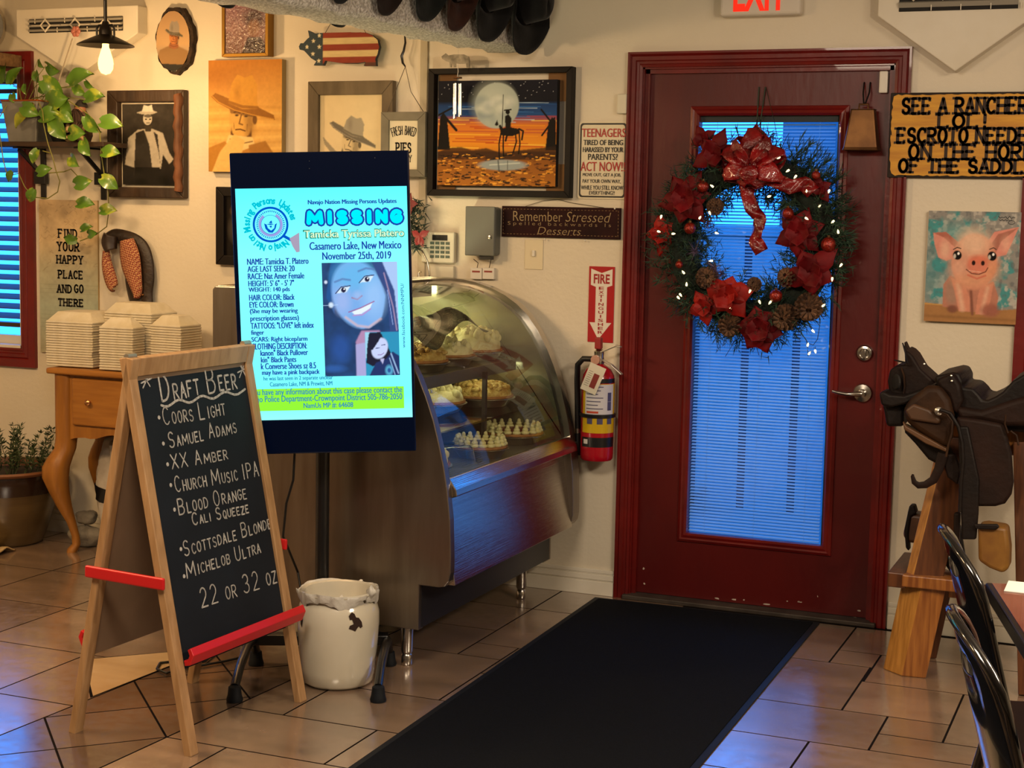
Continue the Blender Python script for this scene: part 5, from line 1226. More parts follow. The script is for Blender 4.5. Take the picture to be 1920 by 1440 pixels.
n = MB(); n.poly([FK.p(*FK.px(x, y), .0024) for x, y in ((543, 447), (561, 436), (562, 472), (556, 473), (549, 462))]); n.build('emblem_hand', glow('screen_skin', (.42, .36, .50), 1.0), scr)
n = MB(); word = 'Navajo Nation Missing Persons Updates'; 
for k, c in enumerate(word):
    if c == ' ': continue
    ang = R(-52 - 318 * (k / (len(word) - 1)) * .93); vs_, fs_ = glyphs(c, .045); rr = rd * 1.17
    ux, uy = -math.sin(ang), math.cos(ang); s_ = rd * .52
    n.add([FK.p(ca + (rr + (y) * s_) * math.cos(ang) + (-ux) * (x - .3) * s_ * .8, cb + (rr + y * s_) * math.sin(ang) + (-uy) * (x - .3) * s_ * .8, .0020) for x, y in vs_], fs_)
n.build('emblem_lettering', glow('screen_aqua', (.0, .58, .72), 1.0), scr)
# photographs on the notice
a0, a1, b0, b1 = px_rect(603, 493, 750, 703)
A = Art(150, 205, (b1 - b0) / (a1 - a0)); A.fill((.01, .05, .16)); A.mottle(.5, 7, 31)
A.poly([(.78, 0), (1, 0), (1, .62), (.9, .3)], (.42, .60, .95), soft=2); A.poly([(.12, 0), (.3, 0), (.2, .2), (.15, .45), (.05, .3)], (.01, .09, .30), soft=3)
SK, SK2 = (.20, .44, .86), (.40, .36, .60)
A.poly([(.5, .6), (.74, .6), (.78, .66), (.56, .8), (.55, 1), (.42, 1), (.46, .8), (.42, .7)], (.46, .26, .46), soft=3); A.poly([(.42, .72), (.58, .7), (.56, 1), (.42, 1)], (.42, .40, .72), soft=2)
A.ell(.47, .28, .34, .30, SK, soft=.06, rot=-14); A.poly([(.2, .42), (.3, .5), (.5, .58), (.62, .575), (.78, .48), (.83, .3), (.7, .1), (.25, .1), (.16, .3)], SK, soft=3)
A.ell(.45, .12, .26, .12, (.12, .52, .90), .7, .5); A.ell(.68, .3, .14, .16, (.36, .62, 1.0), .7, .6); A.ell(.26, .34, .1, .1, (.42, .52, .9), .6, .6)
A.line([(.3, .48), (.45, .555), (.6, .57), (.76, .5)], .03, (.75, .50, .50), .7, .8)
A.poly([(.66, 0), (.8, 0), (.95, .25), (1, .62), (.88, .62), (.86, .3)], (.03, .07, .24), soft=2); A.line([(.82, .1), (.93, .4), (.97, .6)], .02, (.5, .34, .5), .6); A.line([(.86, .25), (.92, .55)], .012, (.35, .5, .95), .6)
for e, (x, y) in (('l', (.27, .245)), ('r', (.585, .155))):
    A.line([(x - .1, y - .075), (x, y - .10), (x + .1, y - .09)], .026, (.10, .20, .46), .8, .6); A.poly([(x - .09, y + .025), (x - .02, y - .025), (x + .1, y - .035), (x + .05, y + .015)], (.72, .88, 1), soft=1); A.ell(x + .01, y - .004, .032, .022, (.01, .01, .05)); A.line([(x - .095, y + .025), (x - .02, y - .03), (x + .1, y - .04)], .014, (.02, .02, .1), .95); A.ell(x + .02, y - .012, .009, .007, (1, 1, 1))
A.line([(.39, .31), (.46, .325), (.52, .295)], .02, (.34, .14, .24), .8); A.ell(.46, .29, .05, .035, (.40, .56, .92), .6, .6)
A.poly([(.38, .435), (.5, .40), (.66, .35), (.62, .41), (.5, .455), (.42, .46)], (.82, .94, 1), soft=1); A.line([(.34, .435), (.5, .40), (.68, .345)], .016, (.34, .12, .34), .9); A.line([(.4, .465), (.52, .46), (.63, .41)], .02, (.48, .30, .66), .9)
A.ell(.11, .37, .03, .022, (.7, .85, 1), 1, .4); A.line([(.0, .375), (.2, .37)], .008, (.5, .7, 1), .7); A.ell(.05, .17, .02, .014, (.7, .8, 1), 1, .4); A.ell(.22, .75, .12, .12, (.02, .10, .42), .6, .5); A.ell(.12, .93, .14, .03, (.03, .14, .5), .6, .5)
# inset photograph
I = lambda x, y: (.545 + x * .455, .615 + y * .385)
A.poly([I(0, 0), I(1, 0), I(1, 1), I(0, 1)], (.02, .30, .52), soft=1); A.poly([I(0, 0), I(.14, 0), I(.08, .6), I(0, .6)], (.35, .7, .9), soft=1)
A.poly([I(.12, .02), I(.45, .0), I(.62, .25), I(.75, .5), I(.62, .75), I(.2, .78), I(.02, .7), I(.06, .3)], (.006, .008, .03), soft=1); A.poly([I(.3, .7), I(.6, .62), I(.8, .45), I(.98, .55), I(1, 1), I(.1, 1)], (.01, .03, .14), soft=1)
A.ell(*I(.42, .37), .105, .095, (.60, .68, .98), 1, .08, 20); A.poly([I(.12, .1), I(.5, .05), I(.4, .2), I(.22, .4), I(.1, .4)], (.006, .008, .03), soft=1); A.poly([I(.42, .62), I(.55, .6), I(.5, .74)], (.5, .5, .8), soft=1)
for x, y in ((.36, .37), (.53, .3)): A.line([I(x - .05, y), I(x + .05, y - .01)], .012, (.03, .05, .2), .9)
A.line([I(.36, .52), I(.46, .52), I(.54, .48)], .01, (.3, .2, .5), .9); A.line([I(.75, .5), I(.95, .95)], .02, (.35, .55, .85), .8); A.line([I(.7, .6), I(.85, .98)], .014, (.3, .5, .8), .8); A.ell(*I(.68, .88), .05, .045, (.1, .45, .7), .9, .3); A.ell(*I(.68, .88), .022, .02, (.01, .06, .3), .9, .3)
A.build('portrait_photo', vcol('screen_photo', .3, .2, emit=1.0), scr, FK, a0, a1, b0, b1, .0012)
m = MB()
for x, y in ((580, 302), (580, 316), (703, 296)): m.ball(FK.p(*FK.px(x, y), .0005), .0014, 6, 4)
m.build('sensor_dot', mat('sensor_grey', '#4a505c', .4), kio)
# stand
KB = Vec((-2.490, -1.375, 0)); bx = Vec((.899, .438, 0)); by = Vec((-.377, .926, 0)).normalized()
KR0, KR1 = Vec((-2.162, -1.604, 0)), Vec((-2.309, -1.243, 0)); KL0, KL1 = Vec((-2.555, -1.796, 0)), Vec((-2.702, -1.435, 0))
m = MB(); m.tube([(KB.x, KB.y, .10), (KB.x, KB.y, 1.30)], .0225, 18); m.build('pole', M_BLACKM, kio, smooth=50)
m = MB()
for dz in (-.12, .12): m.bar((KB.x, KB.y, 1.18 + dz), KC - kn2 * .06 + Vec((0, 0, dz)), .05, .03)
m.build('bracket', M_BLACKM, kio)
rm, lm = KR1.lerp(KR0, .10), KL1.lerp(KL0, .10)
m = MB(); m.bar(rm + Vec((0, 0, .10)), lm + Vec((0, 0, .10)), .05, .035); m.build('cross_bar', M_BLACKM, kio, bevel=.004)
for p0, p1 in ((KR0, KR1), (KL0, KL1)):
    m = MB(); m.tube([p0 + Vec((0, 0, .045)), p0.lerp(p1, .25) + Vec((0, 0, .085)), p0.lerp(p1, .6) + Vec((0, 0, .108)), p0.lerp(p1, .85) + Vec((0, 0, .10)), p1 + Vec((0, 0, .045))], .0145, 10); m.build('base_rail', M_BLACKM, kio, smooth=50); lg_ = kio.children[-1]
    for e in (p0, p1): m = MB(); m.lathe([(.001, 0), (.024, 0), (.026, .006), (.022, .02), (.019, .046), (.010, .052), (.001, .052)], (e.x, e.y, 0.0), 16); m.build('foot', M_RUB, lg_, smooth=40)

m = MB(); pts = [on_z(455, 1232, .006), on_z(420, 1240, .006), on_z(380, 1247, .006), on_z(345, 1250, .006), on_z(312, 1262, .006), on_z(294, 1254, .006), on_z(300, 1243, .006), on_z(325, 1240, .006), on_z(352, 1246, .006), on_z(385, 1240, .006), on_z(404, 1222, .008), on_z(425, 1207, .006), on_z(452, 1200, .006)]
m.tube([Vec(p) for p in pts], .0042, 7)
tag(m.build('power_cable', M_BLACKWIRE, origin=tuple(on_z(400, 1245, 0)), smooth=60), 'black power cable looping on the tiles behind the chalkboard leg', 'cable')
m = MB(); m.tube([FK.p(FK.px(548, 800)[0], -.45, -.06), FK.p(FK.px(548, 860)[0], -.49, -.06), FK.p(FK.px(545, 890)[0], -.56, -.07), FK.p(FK.px(530, 925)[0], -.64, -.09), FK.p(FK.px(522, 960)[0], -.75, -.1), (KB.x - .12, KB.y + .05, .30), (KB.x - .05, KB.y, .12)], .004, 7)
m.build('cord', M_BLACKWIRE, kio, smooth=60)

# ------------------------------------------------------------------ glazed crock
cx, cy = -2.372, -1.478
crk = thing('crock', 'white glazed crock with a chipped dark spot lined with a plastic bag', 'crock', (cx, cy, 0))
M_CROCK = mat('white_glaze', '#cfc8b6', .16, c2='#c4bca8', nscale=4, coat=.6)
m = MB(); m.lathe([(.001, .004), (.104, .004), (.112, .012), (.118, .05), (.126, .13), (.131, .20), (.130, .235), (.122, .262), (.113, .275), (.113, .285), (.122, .292), (.124, .300), (.118, .305), (.106, .302), (.104, .27), (.112, .2), (.10, .03), (.001, .02)], (cx, cy, 0), 48); m.build('pot', M_CROCK, crk, smooth=50)
ang0 = math.atan2(CAM_C[1] - cy, CAM_C[0] - cx)
def on_crock(phi, z, r): return (cx + r * math.cos(ang0 + phi), cy + r * math.sin(ang0 + phi), z)
m = MB(); sp = [(-.20, .018), (-.11, .03), (-.03, .024), (.02, .012), (.10, .010), (.19, -.004), (.22, -.02), (.15, -.024), (.10, -.017), (.05, -.022), (-.01, -.032), (-.10, -.026), (-.2, -.022), (-.17, -.012), (-.06, -.008), (-.10, .006), (-.17, .006)]
c0 = (.42, .228)
m.poly([on_crock(c0[0] + x * .85, c0[1] + z, .1318 - max(0, z) * .12 + .0006) for x, z in sp]); 
sp2 = [(-.06, .02), (.02, .03), (.07, .01), (.02, -.02), (-.05, -.01)]; m.poly([on_crock(-1.05 + x, .215 + z, .1322) for x, z in sp2]); m.build('chip', mat('bare_clay', '#2a150d', .9), crk)
m = MB()
def bag(u, v):
    th = 2 * PI * u; w_ = .006 * math.sin(th * 9) + .004 * math.sin(th * 17 + 2) + .003 * math.sin(th * 31)
    if v < .5: k = v / .5; r = .128 + w_ * .6 - .006 * (1 - k) ** 2; z = .272 + .032 * k + w_ * .8 - (.012 * math.sin(th * 5) if v < .2 else 0)
    else: k = (v - .5) / .5; r = .126 - .022 * k + w_ * .4; z = .306 + .004 * math.sin(th * 3) - .085 * k * k
    return (cx + r * math.cos(th), cy + r * math.sin(th), z)
m.grid(bag, 96, 14, closed_u=True); m.poly([(cx + .103 * math.cos(k), cy + .103 * math.sin(k), .225) for k in [2 * PI * i / 24 for i in range(24)]])
kn_ = Vec(on_crock(.95, .30, .126))
m.grid(lambda u, v: kn_ + Vec((.014 * math.cos(2 * PI * u) * math.sin(PI * v) * (1 + .45 * math.sin(4 * PI * u + 5 * v)), .012 * math.sin(2 * PI * u) * math.sin(PI * v), -.012 + .042 * v + .004 * math.sin(9 * u * PI))), 20, 10, closed_u=True)
m.build('bin_liner', mat('white_liner', '#cdc9c0', .45, c2='#bdb8ae', nscale=30, bump=.35, bscale=50), crk, smooth=70)

# ------------------------------------------------------------------ pastry display case
CY0, CY1 = -1.29, -.10
case = thing('display_case', 'curved glass and stainless pastry case standing against the wall', 'display case', (-2.5, (CY0 + CY1) / 2, 0))
ARC = [(-2.80, 1.236), (-2.71, 1.242), (-2.63, 1.241), (-2.555, 1.236), (-2.50, 1.226), (-2.435, 1.207), (-2.375, 1.180), (-2.325, 1.148), (-2.28, 1.108), (-2.235, 1.05), (-2.195, .98), (-2.163, .91), (-2.137, .84), (-2.115, .76), (-2.098, .69), (-2.085, .615)]
def shrink(P, d):
    out = []
    for i, (x, z) in enumerate(P):
        a = P[max(0, i - 1)]; b = P[min(len(P) - 1, i + 1)]; tx, tz = b[0] - a[0], b[1] - a[1]; l = math.hypot(tx, tz); out.append((x + tz / l * d, z - tx / l * d))
    return out
LOWF = [(-2.074, .52), (-2.069, .40), (-2.069, .345), (-2.074, .318), (-2.088, .300), (-2.11, .295), (-2.18, .295)]
PROF = [(-2.965, .145), (-2.965, 1.225), (-2.955, 1.236)] + ARC + LOWF + [(-2.18, .145)]
M_BRZ = mat('worn_stainless', '#a0968a', .36, 1.0, c2='#8c8176', nscale=5, stretch=(4, 4, .5))
m = MB(); m.prism([(x, CY0, z) for x, z in PROF], (0, .035, 0)); m.build('near_end_panel', M_BRZ, case, bevel=.003)
INN = shrink(ARC, .034)
m = MB()
for P, Q in ((ARC, INN),):
    for i in range(len(P) - 1):
        for y0, y1 in ((CY1 - .05, CY1),):
            a, b, c, d = P[i], P[i + 1], Q[i + 1], Q[i]
            m.add([(a[0], y0, a[1]), (b[0], y0, b[1]), (c[0], y0, c[1]), (d[0], y0, d[1]), (a[0], y1, a[1]), (b[0], y1, b[1]), (c[0], y1, c[1]), (d[0], y1, d[1])], [(0, 1, 2, 3), (7, 6, 5, 4), (0, 4, 5, 1), (2, 6, 7, 3)])
m.build('far_arch_trim', M_CHROME, case, smooth=35)
low = [(-2.965, .145), (-2.965, .62)] + [(-2.085, .62)] + LOWF + [(-2.18, .145)]
low = [(x + (.005 if x > -2.12 else 0), z) for x, z in low]; m = MB(); m.prism([(x, CY1 - .075, z) for x, z in low], (0, .075, 0)); m.build('far_end_panel', M_BRZ, case, bevel=.002)
m = MB(); m.prism([(x, CY1 - .012, z) for x, z in [(-2.965, .62), (-2.965, 1.22)] + INN + [(-2.12, .62)]], (0, .006, 0)); m.build('far_end_pane', mat('mirror_end', '#9fa08c', .22, .8), case)
m = MB(); SE = shrink(ARC, .012)[2:]
for i in range(len(SE) - 1): m.poly([(SE[i][0], CY0 + .035, SE[i][1]), (SE[i][0], CY1 - .03, SE[i][1]), (SE[i + 1][0], CY1 - .03, SE[i + 1][1]), (SE[i + 1][0], CY0 + .035, SE[i + 1][1])])
m.build('curved_glass', glass('case_glass', '#eef2e8', 1.52, .0, 1.0), case, smooth=80, merge=True)
sl_ = shrink(ARC, .03)
m = MB()
for i in range(3, len(sl_) - 1):
    for y0, y1 in ((CY1 - .068, CY1 - .05),):
        a, b = sl_[i], sl_[i + 1]; m.add([(a[0], y0, a[1]), (b[0], y0, b[1]), (b[0], y1, b[1]), (a[0], y1, a[1])], [(0, 1, 2, 3)])
m.build('glass_seal', M_BLACK, case)
m = MB(); m.box((-2.965, CY0 + .03, 1.20), (-2.79, CY1 - .03, 1.238)); m.build('top_panel', M_BRZ, case, bevel=.003)
m = MB(); m.prism([(-2.10, CY0 + .035, .578), (-2.066, CY0 + .035, .590), (-2.070, CY0 + .035, .612), (-2.095, CY0 + .035, .648), (-2.125, CY0 + .035, .640)], (0, CY1 - CY0 - .065, 0)); m.build('front_rail', M_STEEL, case, bevel=.003)
m = MB(); m.prism([(-2.14, CY0 + .034, .298), (-2.067, CY0 + .034, .298), (-2.110, CY0 + .034, .586), (-2.14, CY0 + .034, .586)], (0, CY1 - CY0 - .10, 0)); m.build('front_panel', M_STEEL, case, bevel=.002)
m = MB(); m.box((-2.20, CY0 + .02, .15), (-2.178, CY1 - .02, .30)); m.box((-2.96, CY0 + .02, .15), (-2.18, CY1 - .02, .17)); m.build('kick_panel', mat('dark_kick_steel', '#3a3a3e', .38, .8), case)
m = MB(); m.box((-2.96, CY0 + .03, .60), (-2.10, CY1 - .03, .622)); m.build('deck', mat('deck_liner', '#7b7468', .35, .5), case)
M_SHELF = mat('shelf_steel', '#8e887c', .35, .8)
m = MB(); m.box((-2.93, CY0 + .05, .915), (-2.325, CY1 - .05, .933)); m.box((-2.330, CY0 + .05, .892), (-2.322, CY1 - .05, .936)); m.build('shelf', M_SHELF, case, bevel=.002)
m = MB(); m.box((-2.93, CY0 + .05, .752), (-2.24, CY1 - .05, .758)); m.build('shelf', M_GLASS, case)
m = MB()
for yy in (-.50,): m.box((-2.31, yy - .008, .62), (-2.295, yy + .008, .915))
m.build('shelf_post', mat('slotted_post', '#55504a', .4, .7), case)
m = MB(); m.box((-2.962, CY0 + .03, .62), (-2.95, CY1 - .03, 1.20)); m.build('back_door', mat('case_back', '#b9b690', .4), case)
m = MB()
for yy in (-1.2, -.66, -.12): m.box((-2.95, yy - .02, .63), (-2.935, yy + .02, 1.19))
m.box((-2.95, CY0 + .04, 1.15), (-2.935, CY1 - .04, 1.19)); m.build('door_frame', mat('pale_door_frame', '#b9b48a', .4), case)
m = MB(); m.tube([(-2.755, CY0 + .06, 1.185), (-2.755, CY1 - .06, 1.185)], .011, 10); m.build('light_tube', glow('case_lamp', (1.0, .94, .55), 48.0), case)
m = MB(); m.prism([(-2.70, CY0 + .04, 1.232), (-2.70, CY0 + .04, 1.165), (-2.695, CY0 + .04, 1.165), (-2.695, CY0 + .04, 1.232)], (0, CY1 - CY0 - .08, 0)); m.build('added_lamp_valance', M_BRZ, case)  # added strip that keeps the glowing tube out of direct view
m = MB(); m.tube([(-2.40, CY0 + .06, .905), (-2.40, CY1 - .06, .905)], .007, 8); m.build('shelf_light', glow('case_lamp_low', (1.0, .94, .58), 9.0), case)
for x in (-2.257, -2.88):
    for y in (CY0 + .075, CY1 - .11):
        m = MB(); m.lathe([(.001, 0), (.016, 0), (.019, .006), (.019, .035), (.015, .04), (.017, .042), (.020, .05), (.021, .15), (.001, .15)], (x, y, 0), 16); m.build('leg', M_CHROME, case, smooth=40)

m = MB(); m.grid(lambda u, v: (-2.56 + .09 * math.cos(2 * PI * u) * math.sin(PI * (.08 + .9 * v)) * (1 + .2 * math.sin(5 * u * 6.28)), -1.262 + .05 * math.sin(2 * PI * u) * math.sin(PI * (.08 + .9 * v)), (.006 + .10 * v) + .006 * math.sin(9 * u + 12 * v) * math.sin(PI * v)), 32, 14, closed_u=True)
tag(m.build('plastic_bag', mat('white_bag', '#b9b4aa', .5, c2='#4a4642', nscale=9, lo=.55, hi=.6, bump=.3), origin=(-2.56, -1.262, 0), smooth=80), 'crumpled white plastic bag on the floor under the display case end', 'bag')

# pies
M_TIN = mat('foil_tin', '#a9a294', .3, .9, bump=.2, bscale=60); M_WHIP = mat('whipped_cream', '#d9cf9f', .6, c2='#c7b985', nscale=30, bump=.4, bscale=60); M_CRUST = mat('pie_crust', '#a5713a', .7, c2='#7e4f24', nscale=25, bump=.4)
M_CHOC = mat('chocolate_filling', '#3a1c10', .5, c2='#5b3420', nscale=30, bump=.3); M_COCO = mat('toasted_topping', '#cfb46c', .7, c2='#a9803a', nscale=50, bump=.8, bscale=90); M_CHERRY = mat('cherry_filling', '#6b1a14', .35, c2='#8d3a24', nscale=30)
def pie(label, x, y, z, kind, r=.118):
    t = thing('pie', label, 'pie', (x, y, z), 'pies in the display case')
    n = 40; m = MB()
    m.lathe([(.001, 0), (r * .78, 0), (r * .97, .030), (r * 1.05, .031), (r * 1.05, .033), (r * .96, .034), (.001, .03)], (x, y, z), n); m.build('tin', M_TIN, t, smooth=40)
    rg = random.Random(int(x * 1000) + int(y * 777))
    m = MB(); m.lathe([(r * .93, .030), (r * 1.0, .036), (r * .98, .044), (r * .90, .042), (.001, .04)], (x, y, z), n); m.build('crust', M_CRUST, t, smooth=60)
    m = MB()
    if kind in ('dome', 'coco', 'meringue'):
        hgt = .05 if kind != 'meringue' else .075
        def top(u, v):
            th = 2 * PI * u; rr = r * .93 * math.sin(v * PI / 2); q = math.cos(v * PI / 2) ** .6
            return (x + rr * math.cos(th), y + rr * math.sin(th), z + .038 + hgt * q + (.006 * math.sin(9 * th + 8 * v) * math.sin(14 * v + 3 * th)))
        m.grid(top, 36, 10, closed_u=True)
        for k in range(70 if kind == 'coco' else 46):
            rr = r * .9 * math.sqrt(rg.random()); th = rg.random() * 2 * PI; q = math.sqrt(max(0, 1 - (rr / r / .95) ** 2)) ** .6
            s_ = .008 + .007 * rg.random(); m.ball((x + rr * math.cos(th), y + rr * math.sin(th), z + .040 + hgt * q), (s_, s_, s_ * (1.3 if kind != 'coco' else .7)), 7, 5)
        m.build('topping', M_COCO if kind == 'coco' else M_WHIP, t, smooth=70)
    else:
        m.lathe([(r * .9, .040), (r * .6, .050), (.001, .052)], (x, y, z), n); m.build('filling', M_CHOC if kind == 'choc' else M_CHERRY, t, smooth=70); m = MB()
        for k in range(18):
            th = 2 * PI * k / 18
            for j in range(3): m.ball((x + r * .84 * math.cos(th), y + r * .84 * math.sin(th), z + .048 + j * .011), (.018 - j * .005, .018 - j * .005, .009), 8, 5)
        m.build('topping', M_WHIP, t, smooth=70)
    return t
pie('whipped cream pie at the near end of the upper case shelf', -2.46, -.76, .934, 'coco')
pie('low crumb topped pie in the middle of the upper case shelf', -2.47, -.50, .934, 'dome')
pie('tall puffed meringue pie at the wall end of the upper case shelf', -2.47, -.24, .934, 'meringue')
pie('crumb pie set at the rear of the upper case shelf', -2.78, -.62, .934, 'coco')
pie('big coconut cream pie at the wall end of the glass shelf', -2.42, -.25, .759, 'coco', .122)
pie('cream pie on the glass shelf behind the slotted post', -2.50, -.515, .759, 'dome')
pie('chocolate pie with a ring of cream dollops on the case floor', -2.26, -.63, .623, 'choc', .10)
pie('white cream pie on the case floor by the blue reflection', -2.29, -1.10, .623, 'dome')
pie('cherry pie on the case floor at the wall end', -2.29, -.245, .623, 'cherry')
M_CLEAR = glass('clear_plastic', '#e9ece4', 1.6, .02, 1.2)
for lb, x, y, z in (('empty clear plastic pie dome on the case floor beside the chocolate pie', -2.29, -.862, .623), ('clear plastic pie dome on the glass shelf near the case end', -2.45, -.92, .759)):
    m = MB(); m.lathe([(.115, .003), (.116, .008), (.108, .012), (.095, .060), (.085, .066), (.001, .067)], (x, y, z), 40); tag(m.build('pie_dome', M_CLEAR, origin=(x, y, z), smooth=50), lb, 'pie dome')
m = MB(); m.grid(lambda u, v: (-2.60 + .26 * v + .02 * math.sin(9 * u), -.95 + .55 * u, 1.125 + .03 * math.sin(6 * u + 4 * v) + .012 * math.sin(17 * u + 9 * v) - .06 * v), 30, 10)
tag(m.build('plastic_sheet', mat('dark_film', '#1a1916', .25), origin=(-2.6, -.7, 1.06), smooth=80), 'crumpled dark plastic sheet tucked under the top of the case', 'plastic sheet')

# ------------------------------------------------------------------ fire extinguisher
ex, ey = -2.004, -.085
t = thing('fire_extinguisher', 'red fire extinguisher with hose and inspection tag hung beside the door', 'fire extinguisher', (ex, ey, .555))
M_EXR = mat('extinguisher_red', '#a50d1e', .22, coat=.4)
rE = .064
MB().lathe([(.001, .555), (.058, .555), (.063, .562), (rE, .58), (rE, .855), (.060, .885), (.048, .908), (.028, .922), (.018, .93), (.001, .93)], (ex, ey, 0), 36).build('cylinder', M_EXR, t, smooth=40)
def band(m, z0, z1, a0, a1, r, n=24):
    for k in range(n):
        p, q = R(a0 + (a1 - a0) * k / n), R(a0 + (a1 - a0) * (k + 1) / n)
        m.poly([(ex + r * math.cos(p), ey + r * math.sin(p), z0), (ex + r * math.cos(q), ey + r * math.sin(q), z0), (ex + r * math.cos(q), ey + r * math.sin(q), z1), (ex + r * math.cos(p), ey + r * math.sin(p), z1)])
    return m
c0 = math.degrees(math.atan2(CAM_C[1] - ey, CAM_C[0] - ex))
band(MB(), .665, .855, c0 - 62, c0 + 75, rE + .0006).build('label_yellow', mat('label_yellow', '#c9a50c', .35), t)
M_LBK = mat('label_black', '#111111', .35); band(MB(), .61, .648, c0 - 62, c0 + 75, rE + .0006).build('label_black', M_LBK, t); band(MB(), .858, .875, c0 - 62, c0 + 75, rE + .0005).build('label_black', M_LBK, t)
band(MB(), .735, .853, c0 - 48, c0 + 62, rE + .0012).build('label_white', mat('label_white', '#c9c6cc', .35), t)
m = MB()
for k in range(7):
    z = .842 - k * .014; band(m, z, z + .0035, c0 - 42, c0 + 18 - (k % 3) * 9, rE + .0018, 8); 
for z in (.80, .765): band(m, z - .012, z + .022, c0 + 34, c0 + 50, rE + .0018, 5)
for a_ in (-28, 8, 44): band(m, .700, .722, c0 + a_ - 10, c0 + a_ + 10, rE + .0014, 6)
m.build('print', mat('label_ink', '#4a4668', .4), t)
band(MB(), .742, .750, c0 - 40, c0 + 2, rE + .002, 8).build('label_flame', mat('label_orange', '#b5442a', .4), t)
m = MB(); band(m, .622, .640, c0 - 52, c0 - 34, rE + .0012, 6); m.build('label_seal', mat('label_seal_white', '#d0cdc6', .4), t)
m = MB(); m.lathe([(rE + .001, .722), (rE + .006, .724), (rE + .006, .736), (rE + .001, .738)], (ex, ey, 0), 36); m.box((ex - .03, ey + .05, .715), (ex + .03, -.001, .745)); m.build('bracket', M_BLACKM, t, smooth=30)
m = MB(); m.lathe([(.001, .925), (.020, .925), (.022, .94), (.018, .955), (.020, .975), (.012, .985), (.001, .99)], (ex, ey, 0), 20); m.build('valve', M_CHROME, t, smooth=40)
m = MB(); m.bar((ex - .01, ey - .005, .965), (ex + .075, ey - .01, 1.003), .020, .006); m.bar((ex + .07, ey - .01, 1.002), (ex + .092, ey - .012, .998), .020, .006); m.build('top_lever', mat('lever_metal', '#bdb8ae', .3, .7), t, bevel=.002)
m = MB(); m.bar((ex + .005, ey - .005, .950), (ex + .06, ey - .012, .925), .020, .006); m.bar((ex + .055, ey - .012, .927), (ex + .10, ey - .016, .893), .020, .006); m.build('carry_handle', mat('lever_metal_b', '#bdb8ae', .3, .7), t, bevel=.002)
MB().lathe([(.001, .0), (.018, 0), (.018, .012), (.001, .013)], (ex - .004, ey - .022, .945), 18, (0, -1, 0)).build('gauge', mat('gauge_face', '#b58a78', .3), t, smooth=40)
m = MB(); m.box((ex - .014, ey - .02, .985), (ex + .012, ey + .01, 1.03)); m.build('pin_tab', mat('pin_red', '#8c1a18', .5), t, bevel=.005)
m = MB(); m.tube([(ex - .018, ey - .005, .945), (ex - .06, ey - .012, .945), (ex - .085, ey - .004, .92), (ex - .092, ey + .012, .86), (ex - .090, ey + .016, .78), (ex - .088, ey + .018, .70), (ex - .086, ey + .018, .65)], .0115, 12); m.build('hose', mat('black_hose', '#0d0d0f', .45), t, smooth=60)
MB().tube([(ex - .086, ey + .018, .655), (ex - .084, ey + .018, .565)], [.014, .019], 14).build('nozzle', M_BLACK, t, smooth=50)
MB().tube([(ex - .087, ey + .018, .668), (ex - .086, ey + .018, .650)], .0145, 14).build('hose_ring', M_CHROME, t, smooth=50)
FT_ = Frame((0, ey - rE - .012, 0), (1, 0, 0), (0, 0, 1), (0, -1, 0)); tp = [FT_.px(*p) for p in ((1108, 679), (1137, 692), (1116, 741), (1088, 728))]
MB().prism([FT_.p(x, z, 0) for x, z in tp], (0, -.0015, 0)).build('inspection_tag', mat('tag_paper', '#cdc6b6', .6), t)
lerp = lambda u, v: tuple(tp[0][i] * (1 - u) * (1 - v) + tp[1][i] * u * (1 - v) + tp[2][i] * u * v + tp[3][i] * (1 - u) * v for i in (0, 1))
m = MB(); m.poly([FT_.p(*lerp(*q), .002) for q in ((.45, .3), (.8, .3), (.8, .82), (.45, .82))]); m.build('tag_stamp', mat('tag_red', '#7a2620', .6), t)
m = MB()
for k in range(8): ribbon(m, [lerp(.10, .28 + k * .075), lerp(.36, .28 + k * .075)], .0016, lambda x, y: FT_.p(x, y, .002), 0)
m.build('tag_print', mat('tag_ink', '#5a5550', .6), t)

# ------------------------------------------------------------------ console table and takeout trays
M_OAK = mat('golden_oak', '#9a6526', .42, c2='#84531c', nscale=6, stretch=(6, 6, .6), bump=.05)
M_OAKH = mat('golden_oak_top', '#a06a2a', .40, c2='#8a571e', nscale=6, stretch=(.6, 6, 6), bump=.05)
TX0, TX1, TY0, TY1, TZ = -4.365, -3.55, -.375, -.03, .805
t = thing('console_table', 'golden oak console table with curved legs and a drawer against the wall', 'table', ((TX0 + TX1) / 2, -.2, 0))
m = MB(); m.box((TX0 - .022, TY0 - .022, TZ - .026), (TX1 + .022, TY1, TZ)); m.build('top', M_OAKH, t, bevel=.009, seg=3)
def cab_leg(x, y, dx, dy):
    prof = [(.78, .040, 0), (.50, .040, 0), (.455, .043, .004), (.415, .050, .020), (.375, .054, .032), (.33, .052, .034), (.27, .041, .024), (.20, .030, .008), (.13, .019, -.012), (.07, .016, -.024), (.035, .017, -.026), (.015, .022, -.016), (0, .021, -.012)]
    m = MB(); vs = []; fs = []; n = 16
    for z, h, o in prof:
        for k in range(n):
            a = 2 * PI * k / n + PI / n; c, s = math.cos(a), math.sin(a); p = 4.0 if z > .48 else 2.6; rr = (abs(c) ** p + abs(s) ** p) ** (-1 / p)
            vs.append((x + dx * o + h * rr * c, y + dy * o + h * rr * s, z))
    for i in range(len(prof) - 1):
        for k in range(n): fs.append((i * n + k, (i + 1) * n + k, (i + 1) * n + (k + 1) % n, i * n + (k + 1) % n))
    fs += [tuple(range(n)), tuple(range((len(prof) - 1) * n, len(prof) * n))[::-1]]
    m.add(vs, fs); m.build('leg', M_OAK, t, smooth=50)
